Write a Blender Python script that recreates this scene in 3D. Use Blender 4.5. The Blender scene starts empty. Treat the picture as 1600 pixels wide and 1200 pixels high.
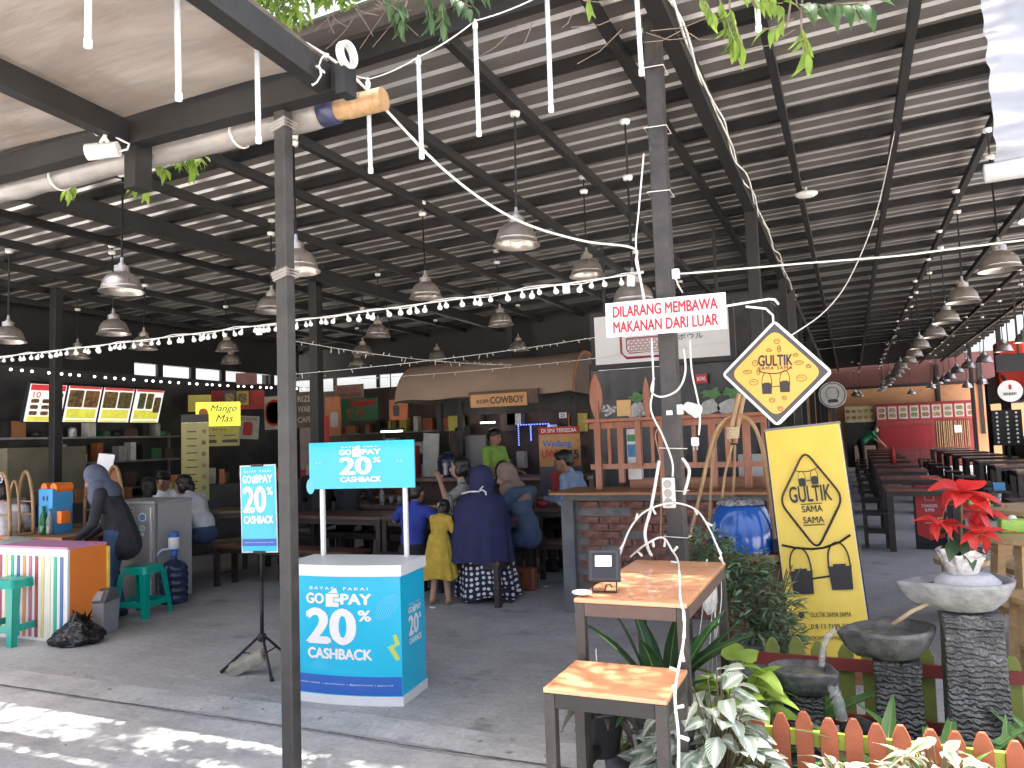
import bpy, bmesh, math, random
from mathutils import Vector, Matrix, noise as mnoise
random.seed(7)
scene = bpy.context.scene
COL = scene.collection
RAD = math.radians
# ---------------------------------------------------------------- camera
EYE = Vector((0, 0, 1.5)); FPX = 1202.0
YAW, PITCH, ROLL = math.atan(525 / 1202.0), RAD(4.1), RAD(-2.0)
ROT = Matrix.Rotation(YAW, 3, 'Z') @ Matrix.Rotation(math.pi / 2 + PITCH, 3, 'X') @ Matrix.Rotation(ROLL, 3, 'Z')
cd = bpy.data.cameras.new('camera'); cam = bpy.data.objects.new('camera', cd); COL.objects.link(cam)
cd.sensor_width = 36.0; cd.lens = FPX / 1600 * 36; cd.clip_start = .05; cd.clip_end = 2000
cam.matrix_world = Matrix.Translation(EYE) @ ROT.to_4x4()
scene.camera = cam
# ---------------------------------------------------------------- sky, sun, exposure
w = bpy.data.worlds.new('World'); scene.world = w; w.use_nodes = True
nt = w.node_tree; bg = nt.nodes['Background']
sky = nt.nodes.new('ShaderNodeTexSky'); sky.sky_type = 'NISHITA'; sky.sun_disc = False
SUN_EL, SUN_AZ = RAD(88.6), RAD(60)            # azimuth clockwise from +Y
sky.sun_elevation = SUN_EL; sky.sun_rotation = SUN_AZ; sky.altitude = 20; sky.dust_density = 8.0; sky.air_density = .8; sky.ozone_density = .3
nt.links.new(sky.outputs[0], bg.inputs['Color']); bg.inputs['Strength'].default_value = 0.15
sd = bpy.data.lights.new('sun', 'SUN'); sun = bpy.data.objects.new('sun', sd); COL.objects.link(sun)
sd.energy = 4.0; sd.angle = RAD(0.55); sd.color = (1, .96, .89)
sv = Vector((math.sin(SUN_AZ) * math.cos(SUN_EL), math.cos(SUN_AZ) * math.cos(SUN_EL), math.sin(SUN_EL)))
sun.rotation_euler = sv.to_track_quat('Z', 'Y').to_euler(); sun.location = (0, 0, 20)
scene.view_settings.view_transform = 'Standard'; scene.view_settings.look = 'None'
scene.view_settings.exposure = 2.5; scene.view_settings.gamma = 1.0
scene.render.engine = 'CYCLES'
scene.cycles.max_bounces = 8; scene.cycles.diffuse_bounces = 4; scene.cycles.transparent_max_bounces = 12
scene.cycles.caustics_reflective = False; scene.cycles.caustics_refractive = False
# ---------------------------------------------------------------- survey helpers: a sighting in the photograph + one known plane -> a point of the place
def ray(x, y): return ROT @ Vector(((x - 800) / FPX, -(y - 600) / FPX, -1.0))
def at_z(x, y, z=0.0): d = ray(x, y); return EYE + d * ((z - EYE.z) / d.z)
def at_y(x, y, Y): d = ray(x, y); return EYE + d * (Y / d.y)
def at_x(x, y, X): d = ray(x, y); return EYE + d * (X / d.x)
# ---------------------------------------------------------------- scene-graph helpers
def tag(o, label, cat, group=None):
    o['label'] = label; o['category'] = cat
    if group: o['group'] = group
    return o
def thing(name, label, cat, loc=(0, 0, 0), rz=0.0, group=None):
    o = bpy.data.objects.new(name, None); COL.objects.link(o); o.empty_display_size = .1
    o.location = loc; o.rotation_euler = (0, 0, rz)
    return tag(o, label, cat, group)
def link(name, me, parent=None, loc=None, rot=None, scale=None):
    o = bpy.data.objects.new(name, me); COL.objects.link(o)
    if parent: o.parent = parent
    if loc is not None: o.location = loc
    if rot is not None:
        if isinstance(rot, Matrix): o.rotation_euler = rot.to_euler()
        else: o.rotation_euler = rot
    if scale is not None: o.scale = scale if hasattr(scale, '__len__') else (scale,) * 3
    return o
def copy_tree(o, parent=None):
    c = o.copy(); COL.objects.link(c); c.parent = parent
    for ch in o.children: copy_tree(ch, c)
    return c
def dup(root, loc, rz=None, label=None, group=None, scale=None):
    c = copy_tree(root); c.location = loc
    if rz is not None: c.rotation_euler = (0, 0, rz)
    if label: c['label'] = label
    if group: c['group'] = group
    if scale is not None: c.scale = (scale,) * 3
    return c
def frame_from(d):
    d = Vector(d).normalized(); a = Vector((0, 0, 1)) if abs(d.z) < .95 else Vector((1, 0, 0))
    u = a.cross(d).normalized(); return u, d.cross(u).normalized(), d
class MB:
    def __init__(s): s.v = []; s.f = []; s.m = []; s.cur = 0; s.T = None
    def mat(s, i): s.cur = i; return s
    def add(s, vs, fs):
        n = len(s.v)
        for p in vs:
            p = Vector(p)
            if s.T is not None: p = s.T @ p
            s.v.append(p)
        for f in fs: s.f.append([i + n for i in f]); s.m.append(s.cur)
        return s
    def box(s, c, d, rz=0.0, R=None, taper=1.0):
        x, y, z = d[0] / 2, d[1] / 2, d[2] / 2; t = taper
        vs = [Vector(p) for p in ((-x, -y, -z), (x, -y, -z), (x, y, -z), (-x, y, -z), (-x * t, -y * t, z), (x * t, -y * t, z), (x * t, y * t, z), (-x * t, y * t, z))]
        M = R if R is not None else Matrix.Rotation(rz, 3, 'Z')
        return s.add([M @ p + Vector(c) for p in vs], [(3, 2, 1, 0), (4, 5, 6, 7), (0, 1, 5, 4), (1, 2, 6, 5), (2, 3, 7, 6), (3, 0, 4, 7)])
    def bar(s, p, q, w, h, roll=0.0):
        p, q = Vector(p), Vector(q); u, v, d = frame_from(q - p)
        if abs(d.z) < .95: u, v = u, v
        c, sn = math.cos(roll), math.sin(roll); u, v = u * c + v * sn, v * c - u * sn
        vs = [b + u * (a * w / 2) + v * (e * h / 2) for b in (p, q) for a, e in ((-1, -1), (1, -1), (1, 1), (-1, 1))]
        return s.add(vs, [(3, 2, 1, 0), (4, 5, 6, 7), (0, 1, 5, 4), (1, 2, 6, 5), (2, 3, 7, 6), (3, 0, 4, 7)])
    def tube(s, pts, r, n=8, cap=True):
        pts = [Vector(p) for p in pts]; rs = r if hasattr(r, '__len__') else [r] * len(pts)
        vs = []; pu = None
        for i, p in enumerate(pts):
            d = (pts[min(i + 1, len(pts) - 1)] - pts[max(i - 1, 0)])
            if d.length < 1e-9: d = Vector((0, 0, 1))
            d.normalize()
            if pu is None: pu = frame_from(d)[0]
            u = (pu - d * pu.dot(d))
            u = u.normalized() if u.length > 1e-6 else frame_from(d)[0]
            pu = u; v = d.cross(u)
            for k in range(n):
                a = 2 * math.pi * k / n; vs.append(p + (u * math.cos(a) + v * math.sin(a)) * rs[i])
        fs = [(i * n + k, i * n + (k + 1) % n, (i + 1) * n + (k + 1) % n, (i + 1) * n + k) for i in range(len(pts) - 1) for k in range(n)]
        if cap: fs += [tuple(reversed(range(n))), tuple(range((len(pts) - 1) * n, len(pts) * n))]
        return s.add(vs, fs)
    def lathe(s, prof, c=(0, 0, 0), n=24, sx=1.0, sy=1.0, cap=False):
        c = Vector(c); vs = []
        for r, z in prof:
            for k in range(n):
                a = 2 * math.pi * k / n; vs.append(c + Vector((r * sx * math.cos(a), r * sy * math.sin(a), z)))
        m = len(prof)
        fs = [(i * n + k, i * n + (k + 1) % n, (i + 1) * n + (k + 1) % n, (i + 1) * n + k) for i in range(m - 1) for k in range(n)]
        if cap: fs += [tuple(reversed(range(n))), tuple(range((m - 1) * n, m * n))]
        return s.add(vs, fs)
    def prism(s, poly, o, u, v, t):
        """polygon given in the (u, v) plane at origin o, front face at o, body going back t along -n"""
        o, u, v = Vector(o), Vector(u), Vector(v); nn = u.cross(v).normalized(); k = len(poly)
        A = [o + u * a + v * b for a, b in poly]; B = [p - nn * t for p in A]
        return s.add(A + B, [tuple(range(k)), tuple(reversed(range(k, 2 * k)))] + [(i, i + k, (i + 1) % k + k, (i + 1) % k) for i in range(k)])
    def grid(s, fn, nu, nv):
        vs = [fn(i / nu, j / nv) for j in range(nv + 1) for i in range(nu + 1)]; W = nu + 1
        return s.add(vs, [(j * W + i, j * W + i + 1, (j + 1) * W + i + 1, (j + 1) * W + i) for j in range(nv) for i in range(nu)])
    def ball(s, c, r, n=10, m=6, R=None):
        c = Vector(c); rr = r if hasattr(r, '__len__') else (r, r, r); vs = []
        for j in range(m + 1):
            t = math.pi * (j + .02) / (m + .04)
            for k in range(n):
                a = 2 * math.pi * k / n; p = Vector((rr[0] * math.sin(t) * math.cos(a), rr[1] * math.sin(t) * math.sin(a), rr[2] * math.cos(t)))
                vs.append(c + (R @ p if R is not None else p))
        return s.add(vs, [(j * n + k, (j + 1) * n + k, (j + 1) * n + (k + 1) % n, j * n + (k + 1) % n) for j in range(m) for k in range(n)] + [tuple(range(n)), tuple(reversed(range(m * n, (m + 1) * n)))])
    def mesh(s, name, mats, smooth=False):
        me = bpy.data.meshes.new(name); me.from_pydata([tuple(p) for p in s.v], [], s.f)
        for m in (mats if isinstance(mats, (list, tuple)) else [mats]): me.materials.append(m)
        if max(s.m, default=0) > 0: me.polygons.foreach_set('material_index', s.m)
        if smooth: me.polygons.foreach_set('use_smooth', [True] * len(me.polygons))
        me.update(); return me
    def obj(s, name, mats, parent=None, smooth=False, loc=None, rot=None, bevel=0, auto=None):
        o = link(name, s.mesh(name, mats, smooth), parent, loc, rot)
        if bevel:
            b = o.modifiers.new('bevel', 'BEVEL'); b.width = bevel; b.segments = 2; b.limit_method = 'ANGLE'
        if auto: o.data.set_sharp_from_angle(angle=RAD(auto))
        return o
def structure(o): o['kind'] = 'structure'; return o
def stuff(o): o['kind'] = 'stuff'; return o
# ---------------------------------------------------------------- materials
MATS = {}
def mat(name, col, rough=.6, metal=0.0, var=.12, scale=5.0, bump=0.0, bscale=45.0, col2=None, spec=.5, emit=0.0, alpha=1.0, trans=0.0, stretch=None, dirt=None, coat=0.0, sheen=0.0):
    m = bpy.data.materials.new(name); m.use_nodes = True; MATS[name] = m
    N, L = m.node_tree.nodes, m.node_tree.links; b = N['Principled BSDF']
    c = (*col, 1); b.inputs['Roughness'].default_value = rough; b.inputs['Metallic'].default_value = metal
    b.inputs['Specular IOR Level'].default_value = spec; b.inputs['Coat Weight'].default_value = coat; b.inputs['Sheen Weight'].default_value = sheen
    b.inputs['Alpha'].default_value = alpha; b.inputs['Transmission Weight'].default_value = trans
    if emit:
        b.inputs['Emission Color'].default_value = c; b.inputs['Emission Strength'].default_value = emit
    tc = N.new('ShaderNodeTexCoord'); mp = N.new('ShaderNodeMapping'); L.new(tc.outputs['Object'], mp.inputs[0])
    if stretch: mp.inputs['Scale'].default_value = stretch
    if var or col2:
        n = N.new('ShaderNodeTexNoise'); n.inputs['Scale'].default_value = scale; n.inputs['Detail'].default_value = 6; n.inputs['Roughness'].default_value = .62
        L.new(mp.outputs[0], n.inputs['Vector']); r = N.new('ShaderNodeValToRGB'); L.new(n.outputs['Fac'], r.inputs[0])
        r.color_ramp.elements[0].position = .32; r.color_ramp.elements[1].position = .70
        r.color_ramp.elements[0].color = (*[max(0, v * (1 - var)) for v in col], 1)
        r.color_ramp.elements[1].color = (*(col2 if col2 else [min(1, v * (1 + var)) for v in col]), 1)
        out = r.outputs[0]
        if dirt:
            n2 = N.new('ShaderNodeTexNoise'); n2.inputs['Scale'].default_value = dirt[1]; n2.inputs['Detail'].default_value = 8; L.new(tc.outputs['Object'], n2.inputs['Vector'])
            r2 = N.new('ShaderNodeValToRGB'); r2.color_ramp.elements[0].position = dirt[2]; r2.color_ramp.elements[1].position = min(1, dirt[2] + .16); L.new(n2.outputs['Fac'], r2.inputs[0])
            mx = N.new('ShaderNodeMix'); mx.data_type = 'RGBA'; L.new(r2.outputs[0], mx.inputs['Factor']); L.new(out, mx.inputs['A']); mx.inputs['B'].default_value = (*dirt[0], 1); out = mx.outputs['Result']
        L.new(out, b.inputs['Base Color'])
        if emit: L.new(out, b.inputs['Emission Color'])
        mr = N.new('ShaderNodeMapRange'); L.new(n.outputs['Fac'], mr.inputs[0]); mr.inputs['To Min'].default_value = max(0.02, rough - .1); mr.inputs['To Max'].default_value = min(1, rough + .1); L.new(mr.outputs[0], b.inputs['Roughness'])
    else: b.inputs['Base Color'].default_value = c
    if bump:
        nb = N.new('ShaderNodeTexNoise'); nb.inputs['Scale'].default_value = bscale; nb.inputs['Detail'].default_value = 5; L.new(mp.outputs[0], nb.inputs['Vector'])
        bp = N.new('ShaderNodeBump'); bp.inputs['Strength'].default_value = bump; bp.inputs['Distance'].default_value = .01; L.new(nb.outputs['Fac'], bp.inputs['Height']); L.new(bp.outputs[0], b.inputs['Normal'])
    return m
def wood(name, c1, c2, axis='x', rough=.55, coat=0.0):
    st = {'x': (1.2, 14, 14), 'y': (14, 1.2, 14), 'z': (14, 14, 1.2)}[axis]
    return mat(name, c1, rough, var=.1, col2=c2, scale=2.2, stretch=st, bump=.15, bscale=6, coat=coat)
def leafmat(name, c1, c2, scale=9.0, tr=.35, rough=.45, vein=None):
    m = bpy.data.materials.new(name); m.use_nodes = True; MATS[name] = m; N, L = m.node_tree.nodes, m.node_tree.links
    b = N['Principled BSDF']; b.inputs['Roughness'].default_value = rough
    tc = N.new('ShaderNodeTexCoord'); oi = N.new('ShaderNodeObjectInfo'); n = N.new('ShaderNodeTexNoise'); n.inputs['Scale'].default_value = scale; n.inputs['Detail'].default_value = 4
    ad = N.new('ShaderNodeVectorMath'); L.new(tc.outputs['Object'], ad.inputs[0]); L.new(oi.outputs['Random'], ad.inputs[1]); L.new(ad.outputs[0], n.inputs['Vector'])
    r = N.new('ShaderNodeValToRGB'); r.color_ramp.elements[0].position = .38; r.color_ramp.elements[1].position = .62; r.color_ramp.elements[0].color = (*c1, 1); r.color_ramp.elements[1].color = (*c2, 1); L.new(n.outputs['Fac'], r.inputs[0])
    out = r.outputs[0]
    if vein is not None:       # pale midrib and side veins, in the leaf's own u (along) / v (across) UV
        uv = N.new('ShaderNodeUVMap'); sx = N.new('ShaderNodeSeparateXYZ'); L.new(uv.outputs[0], sx.inputs[0])
        a = N.new('ShaderNodeMath'); a.operation = 'SUBTRACT'; L.new(sx.outputs['Y'], a.inputs[0]); a.inputs[1].default_value = .5
        ab = N.new('ShaderNodeMath'); ab.operation = 'ABSOLUTE'; L.new(a.outputs[0], ab.inputs[0])
        cr = N.new('ShaderNodeValToRGB'); cr.color_ramp.elements[0].position = vein[1]; cr.color_ramp.elements[1].position = vein[1] + vein[2]; cr.color_ramp.elements[0].color = (1, 1, 1, 1); cr.color_ramp.elements[1].color = (0, 0, 0, 1)
        k = ab.outputs[0]
        if len(vein) > 3:
            s1 = N.new('ShaderNodeMath'); s1.operation = 'MULTIPLY_ADD'; L.new(ab.outputs[0], s1.inputs[0]); s1.inputs[1].default_value = -.8; L.new(sx.outputs['X'], s1.inputs[2])
            s2 = N.new('ShaderNodeMath'); s2.operation = 'MULTIPLY'; L.new(s1.outputs[0], s2.inputs[0]); s2.inputs[1].default_value = vein[3]
            s3 = N.new('ShaderNodeMath'); s3.operation = 'PINGPONG'; L.new(s2.outputs[0], s3.inputs[0]); s3.inputs[1].default_value = .5
            s4 = N.new('ShaderNodeMath'); s4.operation = 'MINIMUM'; L.new(s3.outputs[0], s4.inputs[0]); L.new(ab.outputs[0], s4.inputs[1]); k = s4.outputs[0]
        L.new(k, cr.inputs[0]); mx = N.new('ShaderNodeMix'); mx.data_type = 'RGBA'; L.new(cr.outputs[0], mx.inputs['Factor']); L.new(out, mx.inputs['A']); mx.inputs['B'].default_value = (*vein[0], 1); out = mx.outputs['Result']
    L.new(out, b.inputs['Base Color'])
    t = N.new('ShaderNodeBsdfTranslucent'); L.new(out, t.inputs[0]); ms = N.new('ShaderNodeMixShader'); ms.inputs[0].default_value = tr
    L.new(b.outputs[0], ms.inputs[1]); L.new(t.outputs[0], ms.inputs[2]); L.new(ms.outputs[0], N['Material Output'].inputs[0]); return m
def voromat(name, ca, cb, scale, thr, rough=.8, rnd=.25):          # round dots of cb on ca
    m = mat(name, ca, rough, var=0); N, L = m.node_tree.nodes, m.node_tree.links; b = N['Principled BSDF']
    v = N.new('ShaderNodeTexVoronoi'); v.voronoi_dimensions = '2D'; v.inputs['Scale'].default_value = scale; v.inputs['Randomness'].default_value = rnd
    tc = N.new('ShaderNodeUVMap'); L.new(tc.outputs[0], v.inputs['Vector'])
    r = N.new('ShaderNodeValToRGB'); r.color_ramp.interpolation = 'CONSTANT'; r.color_ramp.elements[0].color = (*cb, 1); r.color_ramp.elements[1].color = (*ca, 1); r.color_ramp.elements[1].position = thr
    L.new(v.outputs['Distance'], r.inputs[0]); L.new(r.outputs[0], b.inputs['Base Color']); return m
UX, UY, UZ = Vector((1, 0, 0)), Vector((0, 1, 0)), Vector((0, 0, 1))
# ---------------------------------------------------------------- lettering (flat print)
def lettering(parent, text, o, u, v, m, W=None, H=None, bold=0.0, name='lettering', proud=.0025, wrap=None, space=1.0, shear=0.0, line=1.0):
    c = bpy.data.curves.new(name, 'FONT'); c.body = text; c.align_x = 'CENTER'; c.space_character = space; c.shear = shear; c.space_line = line; c.resolution_u = 4
    t = bpy.data.objects.new(name, c); COL.objects.link(t); bpy.context.view_layer.update()
    me = bpy.data.meshes.new_from_object(t.evaluated_get(bpy.context.evaluated_depsgraph_get())); COL.objects.unlink(t); bpy.data.objects.remove(t)
    xs = [p.co.x for p in me.vertices]; ys = [p.co.y for p in me.vertices]
    x0, x1, y0, y1 = min(xs), max(xs), min(ys), max(ys)
    sx = W / (x1 - x0) if W else H / (y1 - y0); sy = H / (y1 - y0) if H else sx
    o, u, v = Vector(o), Vector(u).normalized(), Vector(v).normalized(); n = u.cross(v)
    for p in me.vertices:
        a, b = (p.co.x - (x0 + x1) / 2) * sx, (p.co.y - (y0 + y1) / 2) * sy
        p.co = (wrap(a, b, proud) if wrap else o + u * a + v * b + n * proud)
    if bold:                                   # heavier strokes: the outline printed again, shifted a hair
        V0 = [p.co.copy() for p in me.vertices]; F0 = [list(f.vertices) for f in me.polygons]; V, F = list(V0), list(F0); k = 0
        for dx, dy in ((-bold, 0), (bold, 0), (0, bold * .7), (0, -bold * .7)):
            k += 1; base = len(V)
            if wrap: V += [p + UX * (dx * sx) + UZ * (dy * sy) - UY * (.00012 * k) for p in V0]
            else: V += [p + u * (dx * sx) + v * (dy * sy) + n * (.00012 * k) for p in V0]
            F += [[i + base for i in f] for f in F0]
        me = bpy.data.meshes.new(name); me.from_pydata(V, [], F)
    me.materials.clear(); me.materials.append(m); me.name = name
    return link(name, me, parent)
def plate(parent, name, o, u, v, W, H, m, t=.003, proud=0.0, rnd=0.0, poly=None):
    o, u, v = Vector(o), Vector(u).normalized(), Vector(v).normalized(); n = u.cross(v)
    if poly is None:
        if rnd:
            poly = []
            for cx, cy, a0 in ((W/2-rnd, H/2-rnd, 0), (-W/2+rnd, H/2-rnd, 90), (-W/2+rnd, -H/2+rnd, 180), (W/2-rnd, -H/2+rnd, 270)):
                for k in range(5): a = RAD(a0 + k * 22.5); poly.append((cx + rnd * math.cos(a), cy + rnd * math.sin(a)))
        else: poly = [(-W/2, -H/2), (W/2, -H/2), (W/2, H/2), (-W/2, H/2)]
    return MB().prism(poly, o + n * (proud + t), u, v, t).obj(name, m, parent)
# ---------------------------------------------------------------- shared materials
def floor_mat(name, base, light, dark, sc=1.0, rough=.75):
    m = mat(name, base, rough, var=.22, scale=1.1 * sc, bump=.25, bscale=70, dirt=(dark, 2.3 * sc, .60)); N, L = m.node_tree.nodes, m.node_tree.links; b = N['Principled BSDF']
    src = b.inputs['Base Color'].links[0].from_socket; tc = [n for n in N if n.type == 'TEX_COORD'][0]
    fine = N.new('ShaderNodeTexNoise'); fine.inputs['Scale'].default_value = 38; fine.inputs['Detail'].default_value = 8; L.new(tc.outputs['Object'], fine.inputs['Vector'])
    mp = N.new('ShaderNodeMapping'); mp.inputs['Scale'].default_value = (.5, 2.2, 1); mp.inputs['Rotation'].default_value = (0, 0, .5); L.new(tc.outputs['Object'], mp.inputs[0])
    scr = N.new('ShaderNodeTexNoise'); scr.inputs['Scale'].default_value = 4.5; scr.inputs['Detail'].default_value = 10; scr.inputs['Roughness'].default_value = .75; L.new(mp.outputs[0], scr.inputs['Vector'])
    rr = N.new('ShaderNodeValToRGB'); rr.color_ramp.elements[0].position = .52; rr.color_ramp.elements[1].position = .78; L.new(scr.outputs['Fac'], rr.inputs[0])
    m1 = N.new('ShaderNodeMix'); m1.data_type = 'RGBA'; L.new(rr.outputs[0], m1.inputs['Factor']); L.new(src, m1.inputs['A']); m1.inputs['B'].default_value = (*light, 1)
    m2 = N.new('ShaderNodeMix'); m2.data_type = 'RGBA'; m2.blend_type = 'OVERLAY'; m2.inputs['Factor'].default_value = .45; L.new(m1.outputs['Result'], m2.inputs['A']); L.new(fine.outputs['Color'], m2.inputs['B'])
    bw = N.new('ShaderNodeRGBToBW'); L.new(fine.outputs['Color'], bw.inputs[0]); L.new(bw.outputs[0], m2.inputs['B'])
    L.new(m2.outputs['Result'], b.inputs['Base Color']); return m
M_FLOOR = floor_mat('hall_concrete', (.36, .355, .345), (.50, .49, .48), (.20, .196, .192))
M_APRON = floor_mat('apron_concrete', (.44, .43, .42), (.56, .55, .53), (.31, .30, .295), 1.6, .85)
M_KERB = floor_mat('kerb_concrete', (.45, .445, .435), (.53, .52, .51), (.33, .325, .32), 2.5, .85)
M_STREET = floor_mat('street_concrete', (.46, .45, .43), (.56, .55, .52), (.34, .33, .32), .7, .9)
M_STEEL = mat('black_painted_steel', (.012, .011, .0105), .55, var=.35, scale=7, bump=.12, bscale=90, dirt=((.05, .04, .034), 14, .70))
M_STEEL2 = mat('worn_black_post_paint', (.036, .032, .030), .5, var=.4, scale=12, bump=.2, bscale=120, dirt=((.12, .09, .07), 22, .66))
M_STEEL3 = mat('charcoal_post_paint', (.040, .038, .037), .5, var=.35, scale=9, bump=.15, bscale=120, dirt=((.14, .12, .1), 30, .70))
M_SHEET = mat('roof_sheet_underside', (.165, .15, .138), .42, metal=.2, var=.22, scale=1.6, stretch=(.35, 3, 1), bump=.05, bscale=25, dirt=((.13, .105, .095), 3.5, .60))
M_RIB = mat('zinc_rib_outdoor_light', (.42, .41, .39), .35, metal=.4, var=.15, scale=3, stretch=(.4, 2, 1), dirt=((.30, .28, .26), 4, .62))  # zinc ribs; the outdoor light they catch is put into this paler colour
M_WALLD = mat('dark_stall_wall', (.055, .052, .052), .7, var=.5, scale=2.5)
M_WALLB = mat('brown_stall_wall', (.10, .068, .052), .7, var=.4, scale=3)
M_OCHRE = mat('ochre_wall_paint', (.56, .28, .13), .7, var=.12, scale=1.2, dirt=((.3, .13, .06), 1.4, .60))
M_MAROON = mat('maroon_wall_paint', (.13, .05, .045), .7, var=.2, scale=1.4)
M_REDP = mat('red_stall_paint', (.28, .04, .036), .55, var=.22, scale=1.5, dirt=((.16, .02, .02), 3, .6))
M_WHITE = mat('white_plastic', (.78, .78, .77), .4, var=.05, scale=10)
M_WHITEP = mat('white_print', (.82, .82, .82), .5, var=.03, scale=8)
M_DIRTYW = mat('dirty_white_plastic', (.70, .69, .65), .5, var=.15, scale=16, dirt=((.42, .39, .34), 20, .60))
M_BLACK = mat('matte_black', (.014, .014, .016), .55, var=.3, scale=12)
M_CABLEW = mat('white_cable', (.68, .66, .62), .5, var=.15, scale=20)
M_CABLEB = mat('black_cable', (.02, .02, .02), .5, var=.2)
M_TARP = mat('tan_tarpaulin', (.31, .27, .238), .45, var=.28, scale=2.0, stretch=(.5, 2.6, 1), bump=.8, bscale=3.5, dirt=((.25, .195, .16), 2.6, .50))
M_ROLLT = mat('grey_tarpaulin_roll', (.25, .23, .215), .38, var=.16, scale=5, bump=.9, bscale=9, dirt=((.32, .28, .25), 5, .6))
M_SILVER = mat('silver_tarpaulin', (.27, .285, .32), .36, metal=.25, var=.12, scale=2.5, bump=.8, bscale=4.5, dirt=((.18, .19, .22), 3, .58))
M_BAMBOO = mat('bamboo', (.38, .22, .10), .5, var=.25, scale=7, stretch=(4, 4, 1), col2=(.47, .30, .15), bump=.2, bscale=20)
M_DWOOD = wood('dark_table_wood', (.07, .036, .025), (.135, .066, .042), 'x', .42, .1)
M_DWOODB = wood('black_bench_wood', (.028, .022, .02), (.06, .042, .036), 'x', .5)
M_BRASS = mat('brushed_alloy_shade', (.46, .41, .36), .30, metal=.75, var=.14, scale=9, dirt=((.25, .22, .19), 6, .62))
M_STEELS = mat('galvanised_pipe', (.35, .35, .36), .4, metal=.6, var=.2, scale=9)
# ---------------------------------------------------------------- ground
structure(MB().box((0, 0, -.06), (800, 800, .1)).obj('ground', M_STREET))
structure(MB().box((-5, 1.28, -.0075), (34, 4.2, .015)).obj('apron', M_APRON))
def kerbline(u, v):
    x = -16 + u * 26; wob = .02 * math.sin(x * 1.7) + .012 * math.sin(x * 5.1 + 1)
    return Vector((x, 3.40 + wob + v * (.26 - wob * .4), .004 + .006 * math.sin(v * math.pi)))
structure(MB().grid(kerbline, 160, 4).obj('kerb_strip', M_KERB, smooth=True))
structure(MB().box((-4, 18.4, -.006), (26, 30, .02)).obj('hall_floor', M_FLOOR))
def crackline(u, v):
    x = -10 + u * 9.2; yy = 3.365 + .03 * mnoise.noise(Vector((x * 1.3, 0, 0))) + .012 * mnoise.noise(Vector((x * 9, 3, 0)))
    return Vector((x, yy + (v - .5) * (.010 + .008 * mnoise.noise(Vector((x * 7, 8, 0)))), .0115))
structure(MB().grid(crackline, 240, 1).obj('floor_crack', mat('crack_dark', (.11, .09, .08), .9)))
# ---------------------------------------------------------------- hall: roof, rafters, purlins, posts
hall = thing('food_hall', 'open sided food hall with black steel frame under ribbed metal roof', 'building')
def zr(x): return 3.80 + .035 * (x + .75)
BAND0, BSP = 3.53, .76
def bay_mesh(x0, x1):
    mb = MB(); prof = [(0, 0)]
    for r in (.095, .285, .475, .665):
        prof += [(r - .024, 0), (r - .020, .040), (r - .004, .040), (r + .030, 0)]
    prof.append((BSP, 0)); vs = []; n = max(1, int((x1 - x0) / 1.5)); rib = [j for j in range(len(prof) - 1) if j % 4]
    for i in range(n + 1):
        x = x0 + (x1 - x0) * i / n
        for y, z in prof: vs.append((x, y, zr(x) + z))
    k = len(prof); mb.add(vs, [(i * k + j, i * k + j + 1, (i + 1) * k + j + 1, (i + 1) * k + j) for i in range(n) for j in range(k - 1)])
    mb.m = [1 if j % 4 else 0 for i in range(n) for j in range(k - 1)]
    return mb
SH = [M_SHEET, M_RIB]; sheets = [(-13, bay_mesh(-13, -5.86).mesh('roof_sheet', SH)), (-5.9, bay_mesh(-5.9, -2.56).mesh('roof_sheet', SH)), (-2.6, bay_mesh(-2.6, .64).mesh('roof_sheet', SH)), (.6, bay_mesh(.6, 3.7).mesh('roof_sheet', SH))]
raf = {}
for x0 in (-13, -2.6): raf[x0] = MB().bar((x0, 0, zr(x0) - .036), (3.68, 0, zr(3.68) - .036), .055, .066).mesh('rafter', M_STEEL)
for k in range(0, 38):
    y = BAND0 + (k - .0) * BSP; W = y < 12.6
    for i_, (xs_, me_) in enumerate(sheets):
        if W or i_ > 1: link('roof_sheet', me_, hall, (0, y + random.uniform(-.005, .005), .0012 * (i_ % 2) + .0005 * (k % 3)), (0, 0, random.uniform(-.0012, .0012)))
    link('rafter', raf[-13 if W else -2.6], hall, (0, y, 0))
for xa, xb, prof in ((-13, -1.2, [(-.33, 0), (-.30, 0), (-.296, .040), (-.282, .040), (-.248, 0), (-.11, 0), (-.106, .040), (-.09, .040), (-.056, 0), (0, 0)]), (-1.2, 3.7, [(-.17, 0), (-.11, 0), (-.106, .040), (-.09, .040), (-.056, 0), (0, 0)])):
    ov = MB(); vs = []; kk = len(prof)
    for i in range(12):
        x = xa + (xb - xa) * i / 11; vs += [(x, BAND0 + y, zr(x) + z + .0005) for y, z in prof]
    ov.add(vs, [(i * kk + j, i * kk + j + 1, (i + 1) * kk + j + 1, (i + 1) * kk + j) for i in range(11) for j in range(kk - 1)]); ov.obj('roof_sheet', M_SHEET, hall)
MB().bar((-13, BAND0 - .08, zr(-13) - .09), (3.7, BAND0 - .08, zr(3.7) - .09), .07, .13).obj('front_beam', M_STEEL, hall)
for x in (-12.4, -11.6, -10.8, -10.0, -9.2, -8.5, -7.8, -7.05, -6.3, -4.8, -4.05, -3.35, -2.6, -1.85, -1.07, -.30, .45, 1.12, 1.80, 2.5, 3.2):
    y1 = 12.6 if x < -2.7 else 32.4
    MB().bar((x, BAND0 - .03, zr(x) - .108), (x, y1, zr(x) - .108), .05, .07).obj('purlin', M_STEEL, hall)
for x, y1 in ((-5.55, 12.6), (-.75, 32.4)):
    MB().bar((x, BAND0 - .02, zr(x) - .15), (x, y1, zr(x) - .15), .09, .15).obj('main_beam', M_STEEL, hall)
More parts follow.
